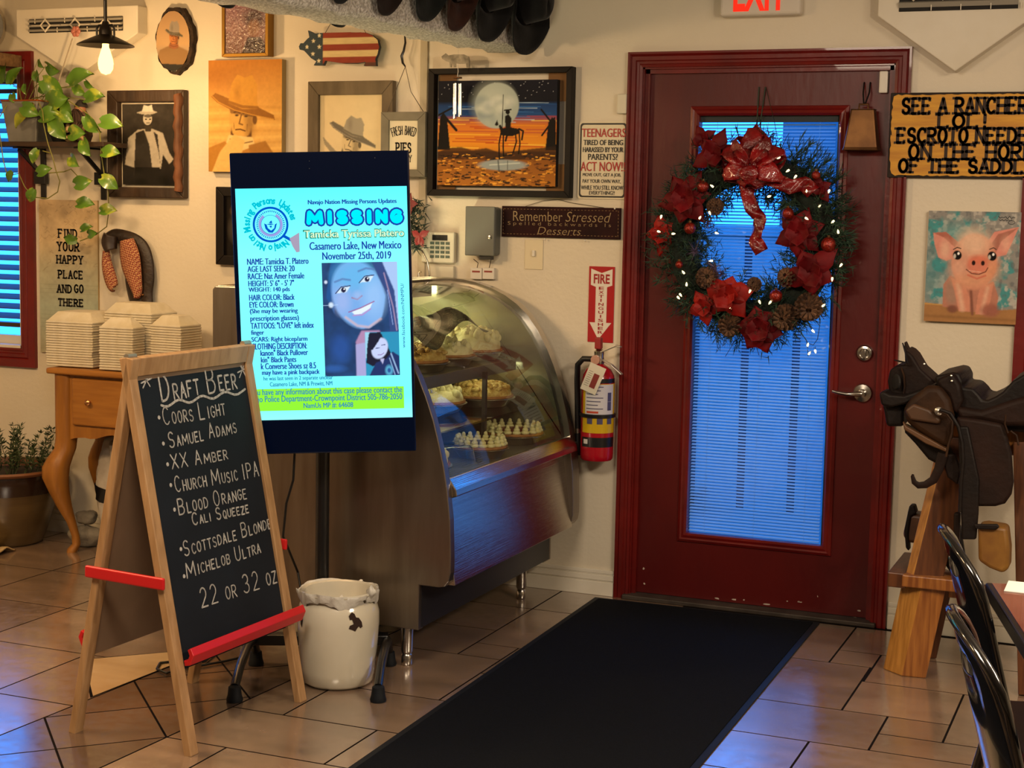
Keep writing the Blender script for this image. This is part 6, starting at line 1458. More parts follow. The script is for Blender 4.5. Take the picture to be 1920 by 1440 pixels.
for x, dx in ((TX0 + .04, -1), (TX1 - .04, 1)):
    for y, dy in ((TY0 + .035, -1), (TY1 - .035, .2)): cab_leg(x, y, dx, dy)
m = MB(); pts = []
N_ = 24
for k in range(N_ + 1):
    u = k / N_; x = TX0 + .07 + (TX1 - TX0 - .14) * u; e = min(u, 1 - u); z = .485 + .035 * min(1, e / .12) + .012 * math.cos(u * PI * 6)
    pts.append((x, TY0 + .012, z))
m.prism(pts + [(TX1 - .07, TY0 + .012, TZ - .027), (TX0 + .07, TY0 + .012, TZ - .027)], (0, .02, 0)); m.build('apron', M_OAK, t)
m = MB(); m.box((TX0 + .05, TY1 - .03, .52), (TX1 - .05, TY1 - .012, TZ - .027)); m.box((TX0 + .012, TY0 + .06, .52), (TX0 + .03, TY1 - .06, TZ - .027)); m.box((TX1 - .03, TY0 + .06, .52), (TX1 - .012, TY1 - .06, TZ - .027)); m.build('side_apron', M_OAK, t)
m = MB(); m.box((TX0 + .10, TY0 + .012, .565), (TX0 + .39, TY0 - .004, .765)); m.build('drawer', M_OAKH, t, bevel=.007, seg=3); dr = t.children[-1]
m = MB(); m.lathe([(.006, 0), (.005, .008), (.012, .016), (.013, .022), (.007, .027), (.001, .028)], (TX0 + .195, TY0 - .004, .668), 18, (0, -1, 0)); m.build('knob', mat('copper_knob', '#c08a5a', .25, .9), dr, smooth=50)
m = MB(); m.box((TX0 + .42, TY0 + .012, .565), (TX0 + .71, TY0 - .004, .765)); m.build('drawer', M_OAKH, t, bevel=.007, seg=3); dr = t.children[-1]
m = MB(); m.lathe([(.006, 0), (.005, .008), (.012, .016), (.013, .022), (.007, .027), (.001, .028)], (TX0 + .565, TY0 - .004, .668), 18, (0, -1, 0)); m.build('knob', mat('copper_knob_b', '#c08a5a', .25, .9), dr, smooth=50)

M_FOAM = mat('white_foam', '#cfc6b0', .6, c2='#c4b99e', nscale=20, bump=.08, bscale=120)
def foam_tray(name, w_, d_, lid):
    """A hinged foam half: rim, sloping wall, and for the top one the raised lid."""
    m = MB(); P = []
    def ring_(z, ins): return [(-w_ / 2 + ins, -d_ / 2 + ins, z), (w_ / 2 - ins, -d_ / 2 + ins, z), (w_ / 2 - ins, d_ / 2 - ins, z), (-w_ / 2 + ins, d_ / 2 - ins, z)]
    rs = [ring_(-.0006, .010), ring_(0, .001), ring_(.0045, 0), ring_(.0098, .0012)]
    if lid: rs += [ring_(.0105, .005), ring_(.048, .036), ring_(.0485, .040)]
    for A_, B_ in zip(rs[:-1], rs[1:]):
        for k in range(4): n = (k + 1) % 4; m.poly([A_[k], A_[n], B_[n], B_[k]])
    m.poly(rs[-1]); m.poly(rs[0][::-1])
    return m.build(name, M_FOAM, smooth=40, bevel=.0025, merge=True)
def foam_stack(lab, grp, x, y, w_, d_, n, rot, z0=TZ):
    base = foam_tray('foam_tray', w_, d_, False); lid = foam_tray('foam_tray', w_, d_, True)
    for k in range(n):
        src = base if k < n - 1 else lid
        o = src if k in (0, n - 1) else src.copy()
        if o is not src: COL.objects.link(o)
        o.location = (x + random.uniform(-.0015, .0015), y + random.uniform(-.0015, .0015), z0 + .0045 + k * .0108); o.rotation_euler.z = rot + random.uniform(-.012, .012)
        tag(o, lab if k < n - 1 else lab.replace('tray in', 'lidded tray topping'), 'takeout tray', grp)
foam_stack('white foam takeout tray in the tall stack at the banner end of the table', 'foam trays in the tall stack', -4.305, -.235, .235, .23, 18, .05)
foam_stack('white foam takeout tray in the rear stack by the wall', 'foam trays in the rear stack', -4.065, -.165, .25, .18, 22, -.04)
foam_stack('small white foam tray in the middle low stack', 'foam trays in the middle low stack', -4.045, -.325, .165, .095, 17, .06)
foam_stack('small white foam tray in the low stack farthest from the banner', 'foam trays in the far low stack', -3.86, -.20, .155, .15, 18, -.03)

# under the table
M_CLOTH = mat('canvas_cloth', '#b3aa9c', .85, c2='#958b7e', nscale=8, bump=.5, bscale=18)
bx_, by_ = -4.10, -.18
t = thing('canvas_bag', 'crumpled white canvas bag with black strap under the oak table', 'bag', (bx_, by_, 0))
def bagf(u, v):
    th = 2 * PI * u; z = .50 * v; r = (.13 + .02 * math.sin(3 * th + 6 * v) + .012 * math.sin(7 * th + 11 * v)) * (1 - .35 * max(0, v - .6)) * (1 if v < .96 else .4)
    return (bx_ + 1.1 * r * math.cos(th), by_ + .8 * r * math.sin(th), z + .015 * math.sin(4 * th))
m = MB(); m.grid(bagf, 40, 24, closed_u=True); m.poly([bagf(k / 40, 1) for k in range(40)]); m.poly([bagf(k / 40, 0) for k in range(40)][::-1]); m.build('body', M_CLOTH, t, smooth=80)
m = MB(); m.grid(lambda u, v: (lambda p: (bx_ + (p[0] - bx_) * 1.03, by_ + (p[1] - by_) * 1.03, p[2]))(bagf(.55 + .3 * u, .46 + .11 * v)), 12, 2); m.build('strap', M_BLACK, t, smooth=80)
m = MB(); m.grid(lambda u, v: (lambda p: (bx_ + (p[0] - bx_) * 1.03, by_ + (p[1] - by_) * 1.03, p[2]))(bagf(.55 + .3 * u, .20 + .015 * v + .02 * math.sin(9 * u))), 12, 2); m.build('red_trim', mat('bag_red', '#5f1516', .8), t, smooth=80)
def rock(name, label, c, r, seed):
    rg = random.Random(seed); ph = [rg.random() * 6 for _ in range(6)]; m = MB()
    def fn(u, v):
        a, b = 2 * PI * u, PI * v; d = 1 + .10 * math.sin(3 * a + ph[0]) * math.sin(b) + .08 * math.sin(2 * b * 2 + ph[1]) + .05 * math.sin(5 * a + 4 * b + ph[2])
        return (c[0] + r[0] * d * math.sin(b) * math.cos(a), c[1] + r[1] * d * math.sin(b) * math.sin(a), max(.001, c[2] + r[2] * d * math.cos(b)))
    m.grid(fn, 24, 14, closed_u=True); tag(m.build(name, mat('pale_stone', '#8f8778', .85, c2='#746c5f', nscale=12, bump=.4), origin=(c[0], c[1], 0), smooth=40), label, 'stone')
rock('door_stone', 'pale rough stone on the floor beside the curved table leg', (-4.34, -.20, .045), (.075, .06, .05), 3)
rock('door_stone', 'smaller pale stone stacked on the stone by the table leg', (-4.345, -.18, .124), (.05, .045, .03), 5)

# ------------------------------------------------------------------ big floor pot
px_, py_ = -4.715, -.28
t = thing('potted_plant', 'brown and olive glazed floor pot with a feathery green plant', 'potted plant', (px_, py_, 0))
m = MB(); m.lathe([(.001, .002), (.160, .002), (.168, .012), (.198, .10), (.222, .18), (.236, .235)], (px_, py_, 0), 48); m.build('pot_base', mat('olive_glaze', '#5d4a2c', .28, c2='#4b3a22', nscale=4, stretch=(1, 1, 6), coat=.3), t, smooth=60)
m = MB(); m.lathe([(.236, .235), (.246, .28), (.250, .318), (.246, .326)], (px_, py_, 0), 48); m.build('pot_band', mat('umber_glaze', '#2a1a12', .25, c2='#1d120d', nscale=6, coat=.4), t, smooth=60)
m = MB(); m.lathe([(.246, .318), (.258, .322), (.262, .332), (.256, .340), (.238, .338), (.232, .30), (.001, .295)], (px_, py_, 0), 48); m.build('pot_rim', mat('terracotta_rim', '#6e4224', .45), t, smooth=50)
MB().lathe([(.233, .302), (.1, .312), (.001, .318)], (px_, py_, 0), 32).build('soil', mat('soil', '#20160f', .95, c2='#33241a', nscale=60, bump=.6), t, smooth=60)
M_FERN = mat('feathery_green', '#3d4a22', .7, c2='#28351a', nscale=12)
for s_ in range(34):
    rg = random.Random(100 + s_); a = rg.random() * 6.28; rr = .20 * math.sqrt(rg.random()); m = MB(); p = Vec((px_ + rr * math.cos(a), py_ + rr * math.sin(a), .31)); d = Vec((.35 * math.cos(a) * rr / .2 + rg.uniform(-.2, .2), .35 * math.sin(a) * rr / .2 + rg.uniform(-.2, .2), 1)).normalized(); ln = rg.uniform(.10, .23)
    pts = [p + d * (ln * k / 8) + Vec((.01 * math.sin(k + s_), .01 * math.cos(k * 1.3 + s_), 0)) for k in range(9)]; m.tube(pts, [.0022 - .0002 * k for k in range(9)], 5)
    for k in range(2, 9):
        for j in range(7):
            q = pts[k]; e = Vec((rg.uniform(-1, 1), rg.uniform(-1, 1), rg.uniform(.1, 1))).normalized() * rg.uniform(.015, .034); sd = e.cross(Vec((rg.uniform(-1, 1), rg.uniform(-1, 1), rg.uniform(-1, 1)))).normalized() * .0032
            m.poly([q, q + e * .5 + sd, q + e, q + e * .5 - sd])
    m.build('sprig', M_FERN, t)
m = MB(); m.bar((px_ - .10, py_ - .08, .30), (px_ - .16, py_ - .09, .55), .012, .012); m.build('stake', M_DARK, t)
m = MB()
m.grid(lambda u, v: (-4.95 + .42 * u, -.55 + .14 * v + .02 * math.sin(5 * u), .006 + .018 * abs(math.sin(3 * u + 2)) * math.sin(PI * v) + .006 * math.sin(21 * u + 9 * v) * math.sin(PI * v)), 40, 12)
tag(m.build('floor_rag', mat('beige_rag', '#b59b6e', .95, c2='#a0865c', nscale=20, bump=.5), origin=(-4.74, -.48, 0), smooth=80, solid=.006), 'crumpled beige rag on the floor before the big pot', 'rag')

# ------------------------------------------------------------------ wall shelf
SHZ = 1.765; SHX0, SHX1, SHY = -5.3, -4.215, -.215
t = thing('bracket_shelf', 'narrow dark wooden wall shelf on black brackets by the window', 'shelf', (-4.7, 0, 1.52))
MB().box((SHX0, SHY, SHZ - .02), (SHX1, -.045, SHZ)).build('board', mat('shelf_walnut', '#3a2818', .5, c2='#2c1e12', nscale=8, stretch=(.4, 6, 6)), t, bevel=.002)
for x in (-4.372, -4.70):
    m = MB(); m.box((x - .014, -.010, 1.52), (x + .014, -.002, SHZ - .021)); m.box((x - .014, SHY + .02, SHZ - .028), (x + .014, -.005, SHZ - .021)); m.bar((x, -.012, 1.625), (x, SHY + .045, SHZ - .03), .020, .010, up=(1, 0, 0)); m.box((x - .03, -.035, 1.585), (x + .03, -.008, 1.64))
    m.build('bracket', M_BLACKM, t, bevel=.002)

# pothos in a metal planter
M_GALV = mat('galvanised', '#7b7a76', .5, .1, c2='#696864', nscale=10)
plx, ply = -4.665, -.135
t = thing('potted_pothos', 'trailing variegated pothos in a grey metal planter on the shelf', 'potted plant', (plx, ply, SHZ))
def fr_(z, a, b): return [(plx - a, ply - b, z), (plx + a, ply - b, z), (plx + a, ply + b, z), (plx - a, ply + b, z)]
rs = [fr_(SHZ, .074, .055), fr_(SHZ + .175, .098, .072), fr_(SHZ + .175, .092, .066), fr_(SHZ + .14, .088, .062)]
m = MB(); m.poly(rs[0][::-1])
for A_, B_ in zip(rs[:-1], rs[1:]):
    for k in range(4): m.poly([A_[k], A_[(k + 1) % 4], B_[(k + 1) % 4], B_[k]])
m.build('planter', M_GALV, t, bevel=.003, merge=True)
m = MB()
for k in range(4): a_, b_ = fr_(SHZ + .178, .097, .071)[k], fr_(SHZ + .178, .097, .071)[(k + 1) % 4]; m.bar(a_, b_, .006, .006)
m.build('copper_rim', mat('copper_rim', '#a2521e', .4, .6), t)
MB().poly(fr_(SHZ + .155, .09, .064)).build('soil', mat('soil_b', '#20160f', .95), t)
def leaf_mat():
    m = mat('pothos_leaf', '#4c7020', .34, c2='#8f9a30', nscale=16, stretch=(1, 1, 1), lo=.56, hi=.66, spec=.5, coat=.2, detail=3); return m
M_LEAF = leaf_mat(); M_LEAFY = mat('yellowed_leaf', '#a59524', .5, c2='#7d8a26', nscale=12); M_STEM = mat('pothos_vine', '#6c6a2c', .6)
LEAVES = [(12, 130, 48, 100, .10), (30, 142, 40, 70, .11), (78, 119, 22, -45, .12), (100, 128, 36, -15, .13), (70, 145, 24, -70, .13), (100, 164, 46, -35, .16), (152, 148, 52, 30, .15), (110, 188, 50, 8, .20), (178, 183, 40, 12, .14), (150, 170, 28, -35, .12), (58, 208, 38, -25, .22), (40, 226, 36, 235, .23), (96, 217, 44, 12, .21),
          (112, 242, 46, -55, .21), (146, 250, 40, 0, .22), (175, 233, 40, -55, .20), (210, 233, 42, 0, .19), (163, 278, 36, -55, .23), (209, 287, 36, 3, .20), (66, 294, 28, 250, .23), (140, 303, 32, -35, .23), (84, 320, 30, 20, .23), (157, 342, 36, 12, .22), (206, 344, 36, -25, .21), (60, 367, 28, 240, .23), (161, 383, 34, 8, .18), (204, 395, 32, 8, .16),
          (163, 428, 24, 25, .12), (174, 438, 24, 10, .12), (132, 448, 26, 170, .12), (20, 332, 24, 230, .24), (26, 185, 22, -60, .2), (48, 168, 20, -80, .16), (80, 168, 22, 200, .14), (125, 222, 30, -20, .2), (168, 158, 22, -40, .12), (128, 205, 34, -60, .19)]
def leaf(px, py, ln, ang, off, i):
    f = wall_frame(off); c = f.px(px, py); L_ = ln * .00235; a = R(ang); rg = random.Random(i * 7 + 1); tl = rg.uniform(-.5, .5)
    m = MB(); rows = []
    for k in range(9):
        s = k / 8; wd = .40 * L_ * (math.sin(PI * min(1, s * .93 + .07)) ** .8) * (1.12 - .35 * s)
        row = []
        for j in (-1, -.5, 0, .5, 1):
            x = (s - .5) * L_ - (.10 * L_ * abs(j) ** 2 if s < .15 else 0); y = j * wd; z = .10 * L_ * (abs(j)) + .16 * L_ * math.sin(PI * s) - .25 * L_ * s * s * .5
            row.append((x, y, z))
        rows.append(row)
    nrm_tilt = Matrix.Rotation(tl, 3, 'X') @ Matrix.Rotation(rg.uniform(-.35, .35), 3, 'Y')
    vs = []
    for row in rows:
        for x, y, z in row:
            q = nrm_tilt @ Vec((x, y, z)); X = q.x * math.cos(a) - q.y * math.sin(a); Z = q.x * math.sin(a) + q.y * math.cos(a); vs.append(f.p(c[0] + X, c[1] + Z, q.z))
    fs = [(k * 5 + j, k * 5 + j + 1, (k + 1) * 5 + j + 1, (k + 1) * 5 + j) for k in range(8) for j in range(4)]
    m.add(vs, fs); m.build('leaf', M_LEAFY if i == 11 else M_LEAF, t, smooth=60)
    return f.p(c[0] - .5 * L_ * math.cos(a), c[1] - .5 * L_ * math.sin(a), 0)
bases = [leaf(*l[:4], l[4], i) for i, l in enumerate(LEAVES)]
crown = Vec((plx, ply, SHZ + .16))
def vine(pp, r=.0024):
    m = MB(); m.tube([wall_frame(o).p(*wall_frame(o).px(x, y), 0) for x, y, o in pp], r, 6); m.build('vine', M_STEM, t, smooth=60)
vine([(60, 185, .14), (95, 178, .16), (130, 190, .2), (160, 210, .2), (176, 225, .2), (187, 250, .2), (190, 290, .19), (196, 330, .19), (203, 360, .18), (204, 395, .15), (200, 425, .12), (180, 440, .12), (150, 452, .12)])
vine([(70, 185, .18), (80, 210, .23), (82, 235, .24), (90, 270, .24), (98, 293, .24), (105, 320, .22), (112, 340, .2), (108, 360, .19), (90, 372, .2), (66, 370, .22)])
vine([(55, 186, .18), (64, 196, .22), (62, 208, .23)]); vine([(20, 185, .18), (8, 205, .22), (-4, 225, .24), (6, 300, .24), (14, 330, .24), (35, 325, .24), (46, 350, .24), (60, 367, .23)])
vine([(80, 283, .24), (95, 287, .24)]); vine([(86, 325, .23), (120, 322, .2), (133, 317, .16), (150, 335, .18)])
for i, b in enumerate(bases[:10]):
    m = MB(); m.tube([crown + Vec((random.uniform(-.06, .06), random.uniform(-.03, .03), 0)), (crown + b) / 2 + Vec((0, -.01, .03)), b], .0018, 5); m.build('stalk', M_STEM, t)
# flower pick in the same pot
f = wall_frame(.12); m = MB(); m.tube([f.p(*f.px(136, 72), 0), f.p(*f.px(112, 145), 0), f.p(*f.px(104, 180), 0)], .003, 6)
t2 = thing('flower_pick', 'pink glass flower pick stuck in the pothos pot', 'garden pick', f.p(*f.px(112, 145), 0)); m.build('stick', mat('pick_stick', '#9a8f7c', .4), t2)
m = MB(); c = f.p(*f.px(142, 59), 0)
for k in range(6): a = 2 * PI * k / 6; m.ball(c + Vec((.014 * math.cos(a), 0, .013 * math.sin(a))), (.012, .006, .012), 10, 6)
m.build('flower', mat('pink_glass', '#b06a58', .25, coat=.5), t2, smooth=70)
f = wall_frame(.12); a_, b_ = f.px(88, 250)
tag(MB().lathe([(.001, 0), (.040, 0), (.052, .03), (.055, .08), (.042, .125), (.030, .14), (.034, .15), (.028, .15), (.024, .13), (.001, .02)], (-4.515, -.105, SHZ), 28).build('vase', mat('black_vase', '#15171a', .35), origin=(-4.515, -.105, SHZ), smooth=50), 'squat black vase on the shelf behind the pothos leaves', 'vase')
# bearded gnome
gx_, gy_ = -4.395, -.13
t = thing('bearded_figurine', 'small bearded figurine sitting on the shelf end', 'figurine', (gx_, gy_, SHZ))
m = MB(); m.lathe([(.001, .002), (.040, .002), (.050, .03), (.046, .08), (.034, .12), (.018, .145), (.001, .15)], (gx_, gy_, SHZ), 24); m.build('body', mat('figurine_brown', '#4a3626', .7), t, smooth=60)
m = MB(); m.ball((gx_, gy_ - .006, SHZ + .142), (.026, .026, .028), 14, 10); m.build('head', mat('figurine_skin', '#8f5f44', .6), t, smooth=70)
m = MB()
m.grid(lambda u, v: (gx_ + (.032 * math.sin(PI * min(v * 1.2, 1)) + .012) * (2 * u - 1), gy_ - .032 - .014 * math.cos((2 * u - 1) * 1.4) + .004 * math.sin(40 * u), SHZ + .142 - .10 * v), 22, 10); m.build('beard', mat('figurine_beard', '#2a1a11', .9, c2='#3b271a', nscale=60, stretch=(4, 4, .6), bump=.8), t, smooth=70)
m = MB(); m.lathe([(.030, .0), (.026, .012), (.014, .028), (.001, .036)], (gx_ + .002, gy_, SHZ + .152), 18); m.build('hat', mat('figurine_hat', '#1d1712', .8), t, smooth=60)
for s_, l in ((-1, 'foot'), (1, 'foot')):
    m = MB(); m.ball((gx_ + s_ * .032, gy_ - .042, SHZ + .016), (.016, .026, .016), 10, 8); m.build(l, mat('figurine_foot', '#a58a5e', .7), t, smooth=70)
m = MB()
for s_ in (-1, 1): m.tube([(gx_ + s_ * .032, gy_ - .01, SHZ + .105), (gx_ + s_ * .048, gy_ - .03, SHZ + .07), (gx_ + s_ * .040, gy_ - .045, SHZ + .045)], [.011, .010, .008], 8)
m.build('arm', mat('figurine_sleeve', '#b09468', .7), t, smooth=60)
# things above the window
tag(MB().box((-5.3, -.20, 2.10), (-4.80, -.02, 2.155)).box((-5.28, -.18, 2.155), (-4.83, -.03, 2.16)).build('plank_box', mat('rough_pine_box', '#7a5d3c', .7, c2='#5f4529', nscale=10, stretch=(.5, 5, 5)), origin=(-5.0, -.1, 2.10), bevel=.002), 'rough pine ledge box on top of the window casing', 'box')
zt_ = MB(); zt_.lathe([(.001, 0), (.10, 0), (.105, .01), (.10, .02), (.085, .03), (.001, .032)], (-4.955, -.12, 2.275), 40, (.35, -1, .05)); zt_.lathe([(.10, .0), (.118, .012), (.118, .018), (.10, .012)], (-4.955, -.12, 2.275), 40, (.35, -1, .05))
tag(zt_.build('metal_plate', M_GALV, origin=(-4.955, -.12, 2.16), smooth=40), 'round grey metal plate standing on the pine box above the window', 'plate')

# ------------------------------------------------------------------ pendant lamp
lx_, ly_ = -3.985, -.5
t = thing('pendant_lamp', 'black pendant lamp with a glowing bare filament bulb', 'lamp', (lx_, ly_, 2.02))
m = MB(); m.tube([(lx_, ly_, 2.55), (lx_, ly_, 2.225)], .007, 10); m.build('rod', M_BLACKM, t, smooth=60)
m = MB(); m.lathe([(.001, 2.23), (.012, 2.228), (.014, 2.215), (.022, 2.206), (.026, 2.19), (.026, 2.176), (.045, 2.168), (.085, 2.150), (.112, 2.136), (.114, 2.132), (.108, 2.134), (.06, 2.152), (.022, 2.162), (.02, 2.14), (.001, 2.14)], (lx_, ly_, 0), 40); m.build('shade', mat('shade_bronze', '#1e1713', .4, .5), t, smooth=40)
m = MB()
for a in (0, PI): m.tube([(lx_ + .012 * math.cos(a), ly_ + .012 * math.sin(a), 2.214), (lx_ + .032 * math.cos(a), ly_ + .032 * math.sin(a), 2.214), (lx_ + .042 * math.cos(a), ly_ + .042 * math.sin(a), 2.200), (lx_ + .042 * math.cos(a), ly_ + .042 * math.sin(a), 2.17)], .0045, 8)
m.build('yoke', M_BLACKM, t, smooth=60)
m = MB(); m.lathe([(.013, 2.150), (.013, 2.128), (.018, 2.115), (.028, 2.082), (.031, 2.062), (.028, 2.040), (.018, 2.024), (.001, 2.018)], (lx_, ly_, 0), 24); m.build('bulb', glow('filament_bulb', (1.0, .64, .16), 4.5), t, smooth=70)

# ------------------------------------------------------------------ holster with bandana
M_LEA = mat('brown_leather', '#2d1d10', .5, c2='#1e130a', nscale=14, bump=.25, bscale=50)
f = wall_frame(.03)
t = thing('gun_belt', 'brown leather gun belt and holster with red bandana hung on the wall', 'belt', f.p(*f.px(240, 600), 0))
def strip(pts, widths, off, thick=.012, name='x', m_=None, bulge=.015):
    fo = wall_frame(off); mm = MB(); vs = []; K = 8
    def cr(A_, i, q):
        p0, p1, p2, p3 = A_[max(0, i - 1)], A_[i], A_[i + 1], A_[min(len(A_) - 1, i + 2)]
        return .5 * (2 * p1 + (p2 - p0) * q + (2 * p0 - 5 * p1 + 4 * p2 - p3) * q * q + (3 * p1 - p0 - 3 * p2 + p3) * q ** 3)
    A_ = [np.array([p[0], p[1], w_], float) for p, w_ in zip(pts, widths)]; D_ = [cr(A_, i, q / 5) for i in range(len(A_) - 1) for q in range(5)] + [A_[-1]]
    P = [fo.px(d[0], d[1]) for d in D_]; widths = [max(2, d[2]) for d in D_]; n = len(P)
    for i in range(n):
        a, b = P[max(0, i - 1)], P[min(n - 1, i + 1)]; l = math.hypot(b[0] - a[0], b[1] - a[1]); nx, ny = -(b[1] - a[1]) / l, (b[0] - a[0]) / l; w_ = widths[i] * .00235 / 2
        for k in range(K + 1):
            s = -1 + 2 * k / K; vs.append(fo.p(P[i][0] + nx * w_ * s, P[i][1] + ny * w_ * s, bulge * (1 - s * s)))
    fs = [(i * (K + 1) + k, i * (K + 1) + k + 1, (i + 1) * (K + 1) + k + 1, (i + 1) * (K + 1) + k) for i in range(n - 1) for k in range(K)]
    mm.add(vs, fs); return mm.build(name, m_, t, smooth=70, solid=thick)
strip([(198, 445), (216, 442), (238, 446), (256, 454), (268, 468), (275, 490), (276, 520), (272, 548), (278, 578), (287, 603)], [8, 22, 24, 26, 30, 30, 32, 34, 24, 8], .03, .012, 'belt', M_LEA)
strip([(246, 462), (250, 500), (254, 530), (262, 555), (270, 585)], [18, 34, 40, 46, 40], .02, .01, 'holster', M_LEA, .03)
strip([(208, 440), (206, 455), (210, 470)], [26, 32, 22], .05, .012, 'pouch', mat('dark_holster', '#3b2a1b', .45, c2='#2a1c11', nscale=10), .03)
def bandana():
    m = mat('red_bandana', '#7d2f22', .85); nt = m.node_tree; b = nt.nodes['Principled BSDF']; tc = nt.nodes.new('ShaderNodeTexCoord'); mp = nt.nodes.new('ShaderNodeMapping'); mp.inputs['Rotation'].default_value = (0, R(28), 0); nt.links.new(tc.outputs['Object'], mp.inputs[0])
    c = nt.nodes.new('ShaderNodeTexChecker'); c.inputs['Scale'].default_value = 150; c.inputs[1].default_value = L4('#7d2a20'); c.inputs[2].default_value = L4('#b58a5c'); nt.links.new(mp.outputs[0], c.inputs[0]); 
    v = nt.nodes.new('ShaderNodeTexVoronoi'); v.inputs['Scale'].default_value = 180; nt.links.new(mp.outputs[0], v.inputs[0]); mx = nt.nodes.new('ShaderNodeMix'); mx.data_type = 'RGBA'; r = nt.nodes.new('ShaderNodeMath'); r.operation = 'LESS_THAN'; r.inputs[1].default_value = .32
    nt.links.new(v.outputs['Distance'], r.inputs[0]); nt.links.new(r.outputs[0], mx.inputs[0]); nt.links.new(c.outputs[0], mx.inputs[6]); mx.inputs[7].default_value = L4('#5d1a18'); nt.links.new(mx.outputs[2], b.inputs['Base Color']); return m
M_BAN = bandana()
strip([(200, 470), (201, 495), (207, 520), (213, 538), (216, 541)], [12, 22, 27, 22, 6], .055, .006, 'bandana', M_BAN, .02)
strip([(238, 450), (243, 475), (247, 500), (253, 525), (258, 548), (257, 558)], [30, 42, 42, 32, 20, 8], .06, .006, 'bandana', M_BAN, .02)
m = MB(); m.ball(wall_frame(.07).p(*wall_frame(.07).px(268, 553), 0), .006, 8, 6); m.build('stud', M_BRASS, t)

# ------------------------------------------------------------------ small Christmas swag beside the kiosk
f = wall_frame(.075); c = f.px(779, 420)
t = thing('christmas_swag', 'small Christmas swag with red bow hanging behind the kiosk edge', 'wreath', f.p(c[0], f.px(780, 475)[1], 0))
m = MB(); rg = random.Random(9)
for k in range(420):
    x, y = rg.gauss(779, 10), rg.uniform(375, 468); a = f.p(*f.px(x, y), rg.uniform(-.010, .045)); e = Vec((rg.uniform(-1, 1), rg.uniform(-.6, .6), rg.uniform(-1, .6))).normalized() * rg.uniform(.02, .05); s_ = e.cross(Vec((0, 1, .3))).normalized() * .003; m.poly([a - s_, a + s_, a + e])
m.build('foliage', mat('dark_pine', '#16241a', .8, c2='#24352a', nscale=20), t)
M_BOW = mat('red_satin', '#86121a', .38, sheen=.4, c2='#6c0d14', nscale=10)
def petal(m, c, d, up, ln, wd, curl=.25):
    c = Vec(c); d = Vec(d).normalized(); s_ = d.cross(Vec(up)).normalized(); u = s_.cross(d); vs = []
    for i in range(6):
        q = i / 5; w_ = wd * math.sin(PI * min(1, q * .85 + .12)) * (1.0 if q < .7 else 1 - (q - .7) * 2.6)
        for j in (-1, 0, 1): vs.append(c + d * (ln * q) + s_ * (j * w_) + u * (curl * ln * (q * q) * -1 + .12 * wd * abs(j) * 1.5))
    m.add(vs, [(i * 3 + j, i * 3 + j + 1, (i + 1) * 3 + j + 1, (i + 1) * 3 + j) for i in range(5) for j in range(2)])
m = MB(); b0 = f.p(*f.px(797, 443), .05)
for d in ((-1, 0, .5), (1, 0, .6), (-.5, 0, -1), (.3, 0, -1)): petal(m, b0, d, (0, -1, 0), .045, .014)
m.build('bow', M_BOW, t, smooth=70)
m = MB(); b0 = f.p(*f.px(775, 382), .05)
for k in range(5): a = 2 * PI * k / 5; petal(m, b0, (math.cos(a), -.2, math.sin(a)), (0, -1, 0), .045, .016)
m.build('flower', mat('dusty_red_petal', '#6d2426', .6), t, smooth=70)
m = MB(); m.tube([f.p(*f.px(x, y), -.006) for x, y in ((770, 460), (790, 470), (800, 490), (804, 515), (801, 532), (792, 534), (784, 520), (783, 511), (789, 510))], .004, 7); m.build('wire_hook', M_CHROME, t, smooth=60)

# ------------------------------------------------------------------ door wreath
FWr = Frame((0, -.045, 0), (1, 0, 0), (0, 0, 1), (0, -1, 0))
wc = FWr.px(1409, 452); RM, RT = .262, .075
t = thing('christmas_wreath', 'large lit Christmas wreath with red bow, poinsettias and pinecones on the door', 'wreath', FWr.p(wc[0], wc[1] - .36, 0))
rg = random.Random(21); m = MB()
def needle(m, a, e, w_): s_ = e.cross(Vec((rg.uniform(-1, 1), rg.uniform(-1, 1), rg.uniform(-1, 1)))).normalized() * w_; m.poly([a - s_, a + s_, a + e * .6 + s_ * .6, a + e])
for k in range(1150):
    th = rg.random() * 2 * PI; ph = rg.random() * 2 * PI; rr = RT * rg.uniform(.45, 1.15)
    rad = RM + rr * math.cos(ph); base = FWr.p(wc[0] + rad * math.cos(th), wc[1] + rad * math.sin(th) * 1.04, max(-.015, .012 + rr * math.sin(ph) * .75))
    out = Vec((math.cos(th) * math.cos(ph) + rg.uniform(-.8, .8), -abs(math.sin(ph)) * .5 + rg.uniform(-.3, .05), math.sin(th) * math.cos(ph) + rg.uniform(-.8, .8))).normalized()
    L_ = rg.uniform(.035, .085)
    for j in range(14):
        q = j / 13; needle(m, base + out * (L_ * q), (out * .7 + Vec((rg.uniform(-1, 1), rg.uniform(-.7, .4), rg.uniform(-1, 1))) * .8).normalized() * rg.uniform(.018, .040), .0021)
for a_, n_, l_ in ((52, 16, .16), (30, 12, .13), (8, 10, .10), (-12, 8, .08), (150, 8, .07), (-60, 6, .06)):
    for k in range(n_):
        th = R(a_ + rg.uniform(-14, 14)); base = FWr.p(wc[0] + (RM + .04) * math.cos(th), wc[1] + (RM + .04) * math.sin(th), .02); out = Vec((math.cos(th) + rg.uniform(-.3, .3), rg.uniform(-.25, .05), math.sin(th) + rg.uniform(-.3, .3))).normalized()
        for j in range(22): q = j / 21; needle(m, base + out * (l_ * q * .75), (out + Vec((rg.uniform(-1, 1), rg.uniform(-.6, .3), rg.uniform(-1, 1))) * .7).normalized() * rg.uniform(.022, .050), .0019)
m.build('foliage', mat('fir_needles', '#142a1b', .75, c2='#2a4633', nscale=14), t)
